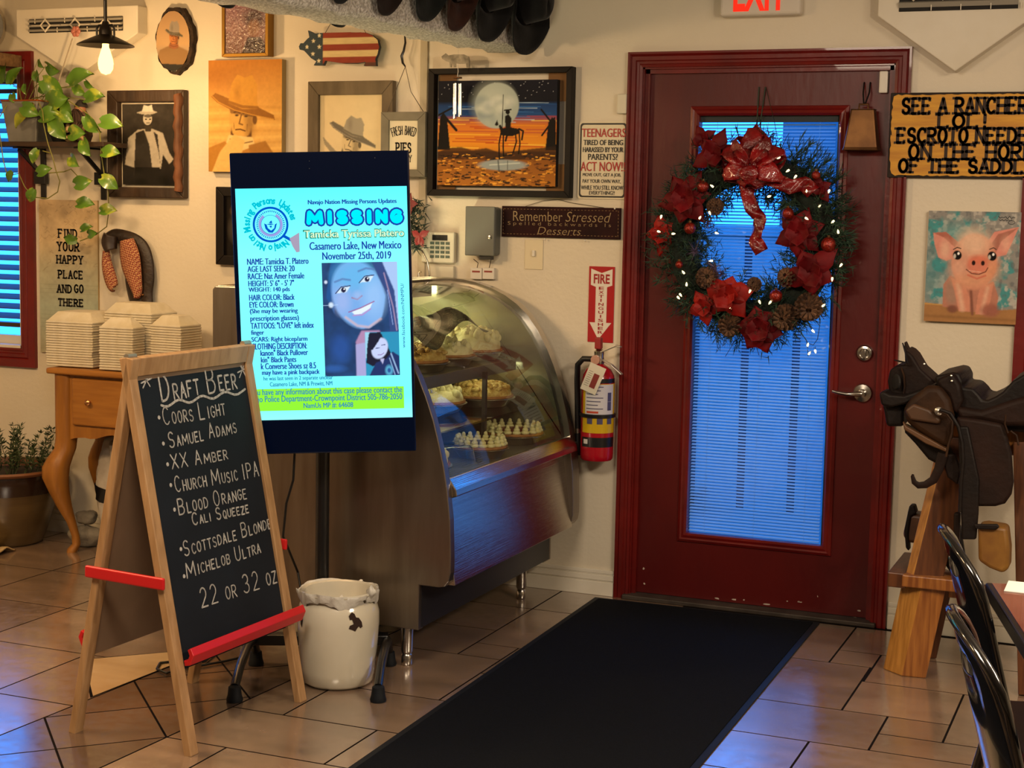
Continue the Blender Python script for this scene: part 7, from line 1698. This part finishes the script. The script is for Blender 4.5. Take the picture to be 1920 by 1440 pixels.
m = MB(); m.tube([FWr.p(wc[0] + RM * math.cos(a), wc[1] + RM * 1.04 * math.sin(a), .01) for a in [2 * PI * k / 48 for k in range(48)]], .055, 10, closed=True); m.build('wreath_ring', mat('fir_core_green', '#0a140e', .95, c2='#13201a', nscale=40, bump=1, bscale=60), t)  # dark green core ring under the needles
M_POIN = mat('poinsettia_velvet', '#6e0912', .6, c2='#4c050b', nscale=14, spec=.2); M_POIN2 = mat('poinsettia_orange_red', '#98160f', .55, c2='#74100c', nscale=14, spec=.25)
def poin(px, py, size, m_, rot=0, n=6, d=.085, roundp=False):
    c = FWr.p(*FWr.px(px, py), d); m = MB()
    for lay, (sc, cu, lift) in enumerate(((1, .25, .0), (.62, -.15, .012))):
        for k in range(n if lay == 0 else n - 1):
            a = R(rot) + 2 * PI * (k + .5 * lay) / (n if lay == 0 else n - 1) + .15 * math.sin(k * 5); petal(m, c + Vec((0, -lift, 0)), (math.cos(a), -.12 - .35 * lay, math.sin(a)), (0, -1, 0), size * sc * (1 + .18 * math.sin(k * 3.1 + px)), size * (.46 if roundp else .36), cu)
    m.build('poinsettia', m_, t, smooth=70, solid=.0012)
poin(1298, 372, .105, M_POIN, 10); poin(1250, 440, .075, M_POIN2, 40, 5, .05); poin(1352, 290, .085, M_POIN, 70, 5); poin(1508, 436, .095, M_POIN, 20); poin(1532, 508, .105, M_POIN, -20, 5, .10); poin(1378, 552, .088, M_POIN2, 15, 5, .10, True); poin(1332, 574, .07, M_POIN2, 60, 5, .08); poin(1436, 614, .090, M_POIN, -10, 6, .09, True); poin(1326, 262, .055, M_POIN, 120, 4, .05); poin(1545, 355, .05, M_POIN, 30, 4, .07)
M_BAUB = mat('red_glitter', '#9c2412', .28, .5, c2='#6e140e', nscale=90, coat=.4, bump=.4, bscale=160)
for x, y, r_ in ((1307, 428, .022), (1563, 458, .027), (1466, 553, .024), (1488, 401, .022), (1331, 351, .022), (1287, 495, .014), (1540, 330, .016), (1400, 500, .001)):
    if r_ < .005: continue
    m = MB(); c = FWr.p(*FWr.px(x, y), .095); m.ball(c, r_, 20, 14); m.build('bauble', M_BAUB, t, smooth=80); bo = t.children[-1]
    m = MB(); m.lathe([(.001, 0), (.006, 0), (.006, .007), (.001, .008)], c + Vec((0, 0, r_ - .001)), 10); m.build('cap', M_BRASS, bo)
M_CONE = mat('pinecone_scale', '#2a1810', .8, c2='#6b4a32', nscale=45)
def cone(px, py, r_, ax, d=.085):
    c = FWr.p(*FWr.px(px, py), d); A_ = Vec(ax).normalized(); X = A_.orthogonal().normalized(); Y = A_.cross(X); m = MB(); m.ball(c, (r_ * .4, r_ * .4, r_ * .4), 8, 6)
    for L_ in range(8):
        q = L_ / 7; rr = r_ * (.45 + .75 * math.sin(PI * (.15 + .75 * q))); h = (q - .5) * r_ * 2.2; n = 9
        for k in range(n):
            a = 2 * PI * (k + .5 * (L_ % 2)) / n; dr = X * math.cos(a) + Y * math.sin(a); sd = A_.cross(dr); b = c + A_ * h + dr * rr * .35; e = b + dr * rr * .70 + A_ * r_ * .16; w_ = r_ * .19
            m.add([b - sd * w_ * .4, b + sd * w_ * .4, e + sd * w_, e + A_ * r_ * .10, e - sd * w_, b + A_ * -.1 * r_], [(0, 1, 2, 3, 4), (0, 4, 5), (1, 5, 2), (2, 5, 3), (3, 5, 4)])
    m.build('pinecone', M_CONE, t)
for a in ((1337, 520, .034, (.3, -1, .2)), (1487, 520, .03, (-.2, -1, .4)), (1526, 572, .042, (.2, -1, -.3)), (1484, 592, .040, (-.2, -1, -.2)), (1380, 606, .036, (.1, -1, -.4)), (1352, 388, .026, (.4, -1, .1)), (1425, 532, .022, (0, -1, .3))): cone(*a)
# frosted sprigs
for x, y in ((1365, 512), (1352, 500), (1338, 418), (1315, 470)):
    m = MB(); c = FWr.p(*FWr.px(x, y), .09)
    for k in range(46): needle(m, c, Vec((rg.uniform(-1, 1), rg.uniform(-1, .2), rg.uniform(-1, 1))).normalized() * rg.uniform(.02, .055), .0012)
    m.build('frosted_sprig', mat('frosted_plum', '#4a3550', .7, c2='#6d5a78', nscale=20), t)
# bow
M_RIB = mat('crinkled_ribbon', '#8e0c12', .28, c2='#5e070c', nscale=16, bump=.9, bscale=38, coat=.4)
bc = FWr.px(1426, 312); m = MB()
def loop(m, ang, ln, wd, d0, tw=0.0):
    ca, sa = math.cos(R(ang)), math.sin(R(ang))
    def fn(u, v):
        s = 2 * PI * u; x = ln * (.5 - .5 * math.cos(s)); z = .30 * ln * math.sin(s); y = wd * (v - .5) * (.35 + .65 * math.sin(PI * min(1, x / ln + .05)))
        y2 = y * math.cos(tw) - z * math.sin(tw); z2 = y * math.sin(tw) + z * math.cos(tw)
        return FWr.p(bc[0] + x * ca - y2 * sa, bc[1] + x * sa + y2 * ca, d0 + z2 + .004 * math.sin(9 * s + 7 * v))
    m.grid(fn, 28, 5)
for ang, ln, wd, d0, tw in ((160, .125, .085, .115, .5), (20, .125, .085, .115, -.5), (95, .135, .10, .10, .3), (205, .115, .075, .125, .2), (-25, .125, .08, .125, -.2), (62, .115, .08, .13, .6), (122, .115, .08, .13, -.6), (250, .085, .08, .135, .4), (292, .09, .08, .135, -.4), (140, .08, .07, .15, .8), (45, .08, .07, .15, -.8), (270, .07, .07, .155, 0)): loop(m, ang, ln, wd, d0, tw)
m.ball(FWr.p(bc[0], bc[1] - .005, .14), (.026, .02, .024), 12, 8); m.build('bow', M_RIB, t, smooth=60, solid=.001)
def ribbon3(pp, wd, name):
    m = MB(); P = [FWr.p(*FWr.px(x, y), d) for x, y, d in pp]; n = len(P)
    def fn(u, v):
        k = min(int(u * (n - 1)), n - 2); q = u * (n - 1) - k; c = P[k].lerp(P[k + 1], q); d = (P[min(k + 2, n - 1)] - P[k]).normalized(); s_ = d.cross(Vec((math.sin(u * 7) * .5, -1, .1))).normalized(); return c + s_ * (wd * (v - .5)) + Vec((0, .006 * math.sin(u * 22 + v * 5), 0))
    m.grid(fn, 36, 4); m.build(name, M_RIB, t, smooth=70, solid=.001)
ribbon3([(1414, 345, .11), (1416, 370, .11), (1424, 395, .10), (1438, 410, .10), (1433, 430, .10), (1428, 450, .10), (1440, 472, .10)], .052, 'ribbon_tail')
ribbon3([(1440, 330, .12), (1470, 340, .12), (1495, 352, .11), (1520, 345, .10), (1535, 362, .10)], .055, 'ribbon_tail')
ribbon3([(1420, 300, .12), (1420, 275, .11), (1432, 255, .10), (1440, 246, .09)], .065, 'ribbon_tail')
ribbon3([(1400, 320, .12), (1380, 322, .11), (1372, 325, .11)], .05, 'ribbon_tail')
M_TWIG = mat('dark_twig', '#2b1712', .8)
for k in range(26):
    m = MB(); th = rg.random() * 6.28; b0 = FWr.p(wc[0] + RM * 1.1 * math.cos(th), wc[1] + RM * 1.1 * math.sin(th), .06); pts = [b0]
    for j in range(5): pts.append(pts[-1] + Vec((math.cos(th) * .02 + rg.uniform(-.022, .022), rg.uniform(-.012, .008), math.sin(th) * .02 + rg.uniform(-.022, .022))))
    m.tube(pts, .0011, 4); m.build('twig', M_TWIG, t)
LT = [(1349, 350), (1345, 400), (1327, 408), (1255, 407), (1251, 434), (1278, 438), (1358, 437), (1347, 488), (1296, 509), (1302, 531), (1291, 551), (1287, 556), (1382, 574), (1455, 369), (1489, 322), (1503, 333), (1524, 360), (1565, 360), (1548, 386), (1524, 410), (1572, 416), (1582, 434), (1587, 496), (1571, 522), (1437, 564), (1456, 565), (1419, 544), (1417, 621), (1518, 645), (1521, 661), (1532, 658), (1555, 570), (1528, 620), (1472, 298), (1386, 272)]
M_FAIRY = glow('fairy_light', (1.0, .80, .40), 2.6)
cw = MB()
for x, y in LT:
    d = .105 if y < 600 or x < 1500 else .03; c = FWr.p(*FWr.px(x, y), d); m = MB(); e = Vec((rg.uniform(-1, 1), -.3, rg.uniform(-1, 1))).normalized(); m.tube([c - e * .007, c, c + e * .008], [.0036, .0042, .0012], 7); m.build('fairy_light', M_FAIRY, t, smooth=60); cw.tube([c - e * .007, c - e * .02 + Vec((0, .02, 0)), FWr.p(wc[0] + (c.x - wc[0]) * .97, wc[1] + (c.z - wc[1]) * .97, .03)], .0012, 4)
cw.tube([FWr.p(*FWr.px(x, y), .03) for x, y in ((1500, 600), (1507, 625), (1518, 642), (1528, 646), (1536, 635), (1540, 610), (1532, 600))], .0013, 5); cw.build('light_wire', mat('green_wire', '#0f1a12', .6), t)
hk = MB(); top_ = FWr.p(*F_D.px(1433, 166), -.06)
for x0, x1 in ((1424, 1421), (1436, 1428)): hk.tube([F_D.p(*F_D.px(x0, 163), .004), F_D.p(*F_D.px(x1, 225), .012), FWr.p(*FWr.px(1421 + (x0 - 1424) * .4, 262), .02)], .0028, 6)
hk.tube([F_D.p(*F_D.px(1437, 165), .006), FWr.p(*FWr.px(1455, 232), .02), FWr.p(*FWr.px(1460, 262), .02)], .0012, 5); hk.build('hanger', mat('hanger_green', '#2a3326', .5, .4), t)

# ------------------------------------------------------------------ hats on the beam
def felt(name, c, c2): return mat(name, c, .9, c2=c2, nscale=20, sheen=.12, bump=.1, spec=.2)
FBm = Frame(B0 + BN * .004, -BD, (0, 0, 1), BN)
FBl = Frame(B0 - BN * .204, BD, (0, 0, 1), -BN)
def hat(label, fr, pxl, pxr, pxb, m_, hh=None, bd=.03, flip=False):
    y_ = pxb - 25; a0 = fr.px(pxl, y_)[0]; a1 = fr.px(pxr, y_)[0]; b = fr.px((pxl + pxr) / 2, pxb)[1]; a = (a0 + a1) / 2; hw = abs(a1 - a0) / 2 * .96; hh = hh or .20
    cb = b + hh; t = thing('cowboy_hat', label, 'hat', fr.p(a, cb, 0), 'cowboy hats hung along the beam')
    def brim(u, v):
        th = 2 * PI * u; q = .45 + .55 * v; c, s = math.cos(th), math.sin(th); e = .82
        x = hw * q * math.copysign(abs(c) ** e, c); z = hh * q * math.copysign(abs(s) ** (e * 1.05), s)
        return fr.p(a + x, cb + z, .012 + .060 * (abs(c) ** 2.2) * v * v + .004 * math.sin(3 * th))
    m = MB(); m.grid(brim, 48, 6, closed_u=True); m.build('brim', m_, t, smooth=80, solid=.004)
    def crn(u, v):
        th = 2 * PI * u; q = .47 * (1 - .25 * v - (.75 * max(0, v - .75) / .25)); c, s = math.cos(th), math.sin(th); dent = .025 * math.exp(-(c * 3) ** 2) * max(0, v - .6)
        return fr.p(a + hw * q * c, cb + hh * q * s, .012 + .115 * min(1, v / .78) - dent)
    m = MB(); m.grid(crn, 32, 10, closed_u=True); m.build('crown', m_, t, smooth=70)
    m = MB(); m.grid(lambda u, v: fr.p(a + hw * .475 * math.cos(2 * PI * u), cb + hh * .475 * math.sin(2 * PI * u), .016 + .02 * v), 32, 1, closed_u=True); m.build('hat_band', mat('hat_band', '#0c0a09', .5), t, smooth=80)
FB_ = felt('black_felt', '#0b0b0c', '#121213'); FBR = felt('dark_brown_felt', '#1d110c', '#140c08'); FGR = felt('charcoal_green_felt', '#0f1412', '#0a0d0c'); FRU = felt('rust_brown_felt', '#33190f', '#24110a')
hat('black hat on the beam, the end one touching the wall', FBm, 936, 1010, 103, FB_, .21)
hat('black hat on the beam, second from the wall', FBm, 870, 938, 79, FB_, .20)
hat('rust brown hat on the beam between two black ones', FBm, 816, 872, 59, FRU, .19)
hat('dark green charcoal hat on the beam beside the rust brown one', FBm, 756, 820, 41, FGR, .19)
hat('dark brown hat on the beam above the flag pig', FBm, 684, 742, 30, FBR, .18)
hat('black hat on the beam, the one farthest from the wall', FBm, 600, 655, 8, FB_, .18)
hat('black hat hanging on the far side of the beam over the flag pig', FBl, 676, 606, 51, FB_, .19)
hat('black hat hanging on the far side of the beam over the foil photograph', FBl, 470, 392, 15, FB_, .19)

# ------------------------------------------------------------------ saddle and stand
M_SAD = mat('worn_saddle_leather', '#24130d', .62, c2='#150b07', nscale=7, bump=.2, bscale=45, spec=.2)
M_SAD2 = mat('scuffed_saddle_leather', '#35200f', .6, c2='#1f1008', nscale=9, bump=.2, bscale=40, spec=.2)
M_SADB = mat('black_saddle_leather', '#0d0807', .55, c2='#160d09', nscale=8, bump=.15, spec=.25)
M_CEDAR = mat('varnished_cedar', '#96602a', .38, c2='#6f3e18', nscale=10, stretch=(8, 8, .5), bump=.06)
M_CEDARD = mat('dark_cedar', '#5d3417', .4, c2='#45240f', nscale=10, stretch=(8, 8, .5), bump=.06)
M_RAW = mat('rawhide', '#8a6222', .5, c2='#6b4416', nscale=9)
sad = thing('saddle', 'old dark brown leather western saddle resting on a wooden stand', 'saddle', (-.62, -.45, .5))
def slab(name, pts, Y, dep, m_, par=None, bev=.012, curve=0.0):
    f = Frame((0, Y, 0), (1, 0, 0), (0, 0, 1), (0, -1, 0)); P = [f.px(*p) for p in pts]
    m = MB(); m.prism([(x, Y, z) for x, z in P], (0, dep, 0)); return m.build(name, m_, par or sad, bevel=bev, seg=3, smooth=40)
slab('fork', [(1667, 742), (1664, 715), (1668, 694), (1679, 686), (1698, 684), (1697, 668), (1694, 655), (1704, 660), (1712, 668), (1726, 692), (1748, 712), (1758, 722), (1768, 770), (1690, 770)], -.54, .17, M_SAD, bev=.022)
m = MB(); f = Frame((0, -.55, 0), (1, 0, 0), (0, 0, 1), (0, -1, 0)); m.tube([f.p(*f.px(x, y), 0) for x, y in ((1690, 690), (1695, 705), (1696, 725), (1693, 745))], .003, 6); m.build('welt', M_SAD2, sad)
m = MB(); m.lathe([(.001, 0), (.026, 0), (.024, .006), (.001, .008)], f.p(*f.px(1682, 716), .002), 20, (-.8, -.6, 0)); m.build('gullet_shade', M_DARK, sad)  # dark disc painted as the shade inside the gullet hollow
slab('horn', [(1697, 690), (1695, 640), (1702, 655), (1711, 668), (1724, 692)], -.50, .06, M_SAD, bev=.008)
m = MB(); m.tube([f.p(*f.px(x, y), .02) for x, y in ((1678, 674), (1690, 677), (1704, 679), (1700, 660), (1694, 642))], [.002, .003, .004, .004, .002], 6); m.build('horn_string', M_SADB, sad)
slab('gullet_roll', [(1648, 738), (1655, 733), (1668, 740), (1695, 742), (1730, 730), (1752, 720), (1758, 728), (1735, 742), (1700, 757), (1672, 764), (1652, 760)], -.62, .10, M_SADB, bev=.012)
slab('front_block', [(1654, 758), (1694, 758), (1694, 800), (1662, 800), (1658, 775)], -.58, .10, M_SADB, bev=.01)
slab('front_jockey', [(1692, 768), (1706, 748), (1738, 724), (1762, 724), (1780, 748), (1788, 780), (1785, 820), (1775, 843), (1752, 830), (1718, 808), (1697, 792)], -.66, .05, M_SAD2, bev=.02)
slab('pocket_flap', [(1696, 770), (1712, 757), (1742, 768), (1765, 788), (1760, 796), (1735, 792), (1706, 788)], -.675, .02, mat('tan_scuff', '#4a2f19', .5, c2='#34200f', nscale=8), bev=.008)
slab('pocket_edge', [(1692, 790), (1700, 800), (1740, 822), (1776, 842), (1774, 848), (1735, 832), (1695, 806)], -.67, .03, mat('tan_edge', '#55371c', .55), bev=.004)
slab('skirt', [(1694, 795), (1780, 840), (1790, 870), (1775, 880), (1740, 862), (1715, 832), (1696, 812)], -.60, .05, M_SADB, bev=.01)
slab('seat', [(1756, 722), (1752, 706), (1786, 698), (1798, 700), (1806, 716), (1803, 726), (1824, 728), (1836, 740), (1842, 749), (1852, 750), (1866, 744), (1880, 735), (1898, 715), (1920, 702), (1960, 690), (1985, 800), (1960, 815), (1800, 800), (1765, 780)], -.60, .30, M_SADB, bev=.028)
slab('swell', [(1756, 712), (1786, 699), (1800, 722), (1806, 750), (1795, 778), (1786, 770), (1776, 740), (1760, 726)], -.635, .05, M_SAD, bev=.012)
slab('side_jockey', [(1790, 762), (1840, 770), (1900, 750), (1960, 735), (1960, 800), (1890, 800), (1840, 790), (1798, 788)], -.64, .05, M_SAD, bev=.016)
slab('fender', [(1792, 782), (1838, 788), (1880, 796), (1888, 820), (1896, 850), (1900, 905), (1896, 928), (1884, 945), (1866, 950), (1826, 950), (1820, 900), (1812, 850)], -.69, .03, M_SAD, bev=.01)
slab('stirrup_leather', [(1796, 800), (1815, 800), (1836, 900), (1834, 965), (1830, 1012), (1803, 1012), (1800, 930), (1798, 870)], -.70, .02, M_SADB, bev=.006)
slab('girth_flap', [(1765, 855), (1790, 850), (1802, 880), (1796, 910), (1776, 895)], -.65, .02, M_SAD, bev=.006)
def thong(name, pp, r, m_, Y=-.70, flat=1.0):
    f = Frame((0, Y, 0), (1, 0, 0), (0, 0, 1), (0, -1, 0)); m = MB(); m.tube([f.p(*f.px(x, y), 0) for x, y in pp], r, 8, flat=flat, nrm=(0, 1, 0)); m.build(name, m_, sad, smooth=60)
thong('saddle_string', [(1760, 771), (1775, 776), (1786, 790), (1785, 812), (1778, 835), (1774, 856)], .004, M_SAD2); thong('saddle_string', [(1762, 768), (1782, 775), (1797, 800), (1804, 830), (1806, 865), (1802, 905), (1800, 960)], .006, M_SADB)
thong('latigo', [(1768, 850), (1760, 880), (1750, 900), (1735, 909), (1722, 910), (1714, 904), (1711, 893), (1712, 889)], [.016, .015, .014, .012, .011, .009, .006, .003], M_SAD, -.66, .3)
thong('saddle_string', [(1886, 778), (1884, 795), (1890, 812)], .003, M_SAD2); thong('saddle_string', [(1895, 808), (1906, 816), (1910, 835)], .003, M_SAD2)
c = Frame((0, -.695, 0), (1, 0, 0), (0, 0, 1), (0, -1, 0)); q = c.p(*c.px(1760, 771), 0)
MB().lathe([(.001, .006), (.007, .005), (.013, .001), (.013, -.01)], q, 16, (0, -1, 0)).build('concho', mat('silver_concho', '#b5b0a6', .3, .9), sad, smooth=40)
for x, y in ((1780, 707), (1781, 717), (1729, 685)): MB().ball(c.p(*c.px(x, y), -.05), .004, 8, 6).build('rivet', mat('silver_rivet', '#c0bcb2', .3, .9), sad)
slab('stirrup', [(1833, 986), (1850, 984), (1888, 990), (1893, 1030), (1892, 1066), (1880, 1076), (1855, 1066), (1834, 1052)], -.70, .09, M_RAW, bev=.012)
slab('stirrup_strap', [(1826, 983), (1870, 983), (1874, 989), (1866, 994), (1828, 992)], -.715, .012, M_SADB, bev=.004)
slab('stirrup', [(1692, 1005), (1700, 968), (1712, 964), (1762, 972), (1768, 985), (1766, 1012), (1748, 1024), (1722, 1020), (1702, 1018)], -.40, .09, mat('brown_rawhide', '#6b4424', .5, c2='#4a2c16', nscale=9), bev=.012)
slab('stirrup_strap', [(1697, 1015), (1695, 995), (1702, 960), (1705, 948), (1714, 948), (1718, 962), (1708, 968), (1703, 1000), (1704, 1034), (1698, 1028)], -.41, .05, M_SADB, bev=.005)
slab('hanging_strap', [(1788, 962), (1800, 962), (1798, 1040), (1812, 1085), (1825, 1095), (1840, 1090), (1844, 1102), (1820, 1112), (1800, 1098), (1786, 1060)], -.60, .03, M_SAD, bev=.006)
slab('cinch', [(1770, 985), (1800, 985), (1815, 1080), (1800, 1100), (1772, 1060)], -.48, .03, M_SADB, bev=.006)
std = thing('saddle_stand', 'varnished wooden saddle stand with splayed post legs', 'stand', (-.62, -.48, 0))
M_CEDARP = mat('pale_cedar_edge', '#b07c38', .4, c2='#8f5f24', nscale=10, stretch=(8, 8, .5))
def pole_(name, quad, top, z0, z1, m_, pale=None):
    m = MB(); A_ = [(x, y, z0) for x, y in quad]; B_ = [(x + top[0], y + top[1], z1) for x, y in quad]
    m.add(A_ + B_, [(0, 1, 2, 3), (7, 6, 5, 4), (0, 4, 5, 1), (1, 5, 6, 2), (2, 6, 7, 3), (3, 7, 4, 0)])
    m.m[2] = 1; m.m[5] = 1; m.build(name, [m_, pale or m_], std, bevel=.004)
pole_('front_leg', [(-.805, -.545), (-.733, -.605), (-.655, -.595), (-.72, -.52)], (.050, .0), .0, .31, M_CEDAR, M_CEDARP)
pole_('front_leg', [(-.80, -.30), (-.73, -.35), (-.655, -.34), (-.72, -.27)], (.05, .0), .0, .31, M_CEDARD)
m = MB(); m.box((-.745, -.62, .305), (-.52, -.535, .345)); m.build('cross_rail', M_CEDAR, std, bevel=.004)
m = MB(); m.bar((-.765, -.60, .32), (-.765, -.25, .32), .06, .05); m.build('side_rail', M_CEDARD, std, bevel=.004)
pole_('upright', [(-.742, -.570), (-.712, -.604), (-.618, -.580), (-.648, -.546)], (.080, .06), .335, .80, M_CEDARD, M_CEDARP)
m = MB(); m.bar((-.70, -.30, .33), (-.625, -.385, .80), .085, .035, up=(.7, .7, 0)); m.build('upright', M_CEDARD, std, bevel=.004)
m = MB(); m.bar((-.68, -.45, .795), (-.30, -.45, .795), .12, .09); m.build('saddle_beam', M_CEDAR, std, bevel=.006)
m = MB(); m.bar((-.34, -.62, .0), (-.405, -.53, .80), .075, .04, up=(1, 0, 0)); m.build('rear_leg', M_CEDARD, std, bevel=.004)
m = MB(); m.bar((-.34, -.28, .0), (-.405, -.37, .80), .075, .04, up=(1, 0, 0)); m.build('rear_leg', M_CEDARD, std, bevel=.004)
m = MB(); m.bar((-.60, -.56, .30), (-.30, -.56, .30), .03, .05); m.build('long_rail', M_CEDAR, std, bevel=.003)

# ------------------------------------------------------------------ dining table and chairs
TU = Vec((.24, -.97, 0)).normalized(); TV = Vec((.97, .24, 0)).normalized(); TO = Vec((-.315, -2.42, 0))
t = thing('dining_table', 'dining table with red-brown wood top and black edge at the frame side', 'table', TO + TU * .6 + TV * .5)
def tp_(u, v, z): return TO + TU * u + TV * v + Vec((0, 0, z))
q = [tp_(0, 0, .72), tp_(1.25, 0, .72), tp_(1.25, 1.4, .72), tp_(0, 1.4, .72)]
m = MB(); m.prism(q, (0, 0, .030)); m.build('edge_band', M_BLACK, t, bevel=.004)
q = [tp_(.012, .012, .748), tp_(1.238, .012, .748), tp_(1.238, 1.388, .748), tp_(.012, 1.388, .748)]
m = MB(); m.prism(q, (0, 0, .004)); m.build('top', mat('cherry_resin_top', '#5f2c20', .22, c2='#80503f', nscale=5, stretch=(1.5, 1, 1), coat=.5, detail=8), t)
c = TO + TU * .62 + TV * .76; m = MB(); m.lathe([(.001, 0), (.26, 0), (.26, .012), (.05, .03), (.04, .05), (.04, .69), (.06, .70), (.25, .712), (.25, .72), (.001, .72)], c, 32); m.build('pedestal', M_BLACKM, t, smooth=40)
m = MB(); m.box((-.27, -2.50, .7525), (-.17, -2.40, .7545)); tag(m.build('paper_napkin', mat('napkin', '#d8d4cc', .8), origin=(-.22, -2.45, .752)), 'white paper napkin on the dining table corner', 'napkin')
M_CH = mat('black_chair_enamel', '#08080a', .14, spec=.6, coat=.6); M_VINYL = mat('oxblood_vinyl', '#3d0f10', .35, c2='#2d0b0c', nscale=6)
def chair(label, o):
    """Steel chair; o = far top corner of the back on the floor plan, back runs along TU, seat towards TV."""
    o = Vec((o[0], o[1], 0)); Wd = .40
    t = thing('dining_chair', label, 'chair', o + TU * (Wd / 2) + TV * .22, 'black chairs at the dining table')
    def bp(u, z, d=0.0):
        lean = (.88 - z) * .26 - .045 * (1 - ((u - Wd / 2) / (Wd / 2)) ** 2); return o + TU * u + TV * (lean + d) + Vec((0, 0, z))
    loopp = []
    for k in range(7): loopp.append(bp(.02 + .0 * k, .42 + .36 * k / 6))
    for k in range(1, 12): a = PI - PI * k / 12; loopp.append(bp(Wd / 2 + (Wd / 2 - .02) * math.cos(a), .78 + .10 * math.sin(a)))
    for k in range(7): loopp.append(bp(Wd - .02, .78 - .36 * k / 6))
    nl = len(loopp); m = MB(); m.tube(loopp, [.0140 - .0085 * k / (nl - 1) for k in range(nl)], 12); m.build('back_frame', M_CH, t, smooth=60)
    n = 32; O = []; I = []
    for k in range(n):
        a = 2 * PI * k / n; cx, sz = math.cos(a), math.sin(a); e = .5; O.append((Wd / 2 + (Wd / 2 - .022) * math.copysign(abs(cx) ** e, cx), .665 + .205 * math.copysign(abs(sz) ** (.85 if sz > 0 else .4), sz))); I.append((Wd / 2 + .085 * cx, .815 + .022 * sz))
    m = MB()
    for k in range(n): j = (k + 1) % n; [m.poly([bp(*[O[p][c] + (I[p][c] - O[p][c]) * q for c in (0, 1)]) for p, q in ((k, h / 4), (j, h / 4), (j, h / 4 + .25), (k, h / 4 + .25))]) for h in range(4)]
    m.build('back_panel', M_CH, t, smooth=80, solid=.004, merge=True)
    m = MB(); q = [bp(.01, 0) , bp(Wd - .01, 0)]; s0 = o + TU * .0 + TV * .10; P = [s0 + Vec((0, 0, .435)), s0 + TU * Wd + Vec((0, 0, .435)), s0 + TU * (Wd + .01) + TV * .38 + Vec((0, 0, .44)), s0 + TU * (-.01) + TV * .38 + Vec((0, 0, .44))]
    m.prism(P, (0, 0, .045)); m.build('seat', M_VINYL, t, bevel=.018, seg=3)
    for u, v, du, dv in ((.02, .10, -.01, -.10), (Wd - .02, .10, .01, -.10), (.02, .45, -.01, .05), (Wd - .02, .45, .01, .05)):
        m = MB(); m.tube([o + TU * u + TV * v + Vec((0, 0, .435)), o + TU * (u + du) + TV * (v + dv) + Vec((0, 0, 0.012))], .0125, 10); m.build('leg', M_CH, t, smooth=60); l_ = t.children[-1]
        m = MB(); e = o + TU * (u + du) + TV * (v + dv); m.lathe([(.001, 0), (.017, 0), (.017, .022), (.013, .024)], e, 12); m.build('foot', M_RUB, l_, smooth=40)
chair('black steel chair with oval slot back, the one nearer the saddle', (-.393, -2.362))
chair('black steel chair with oval slot back, the one farther from the saddle', (-.288, -3.06))
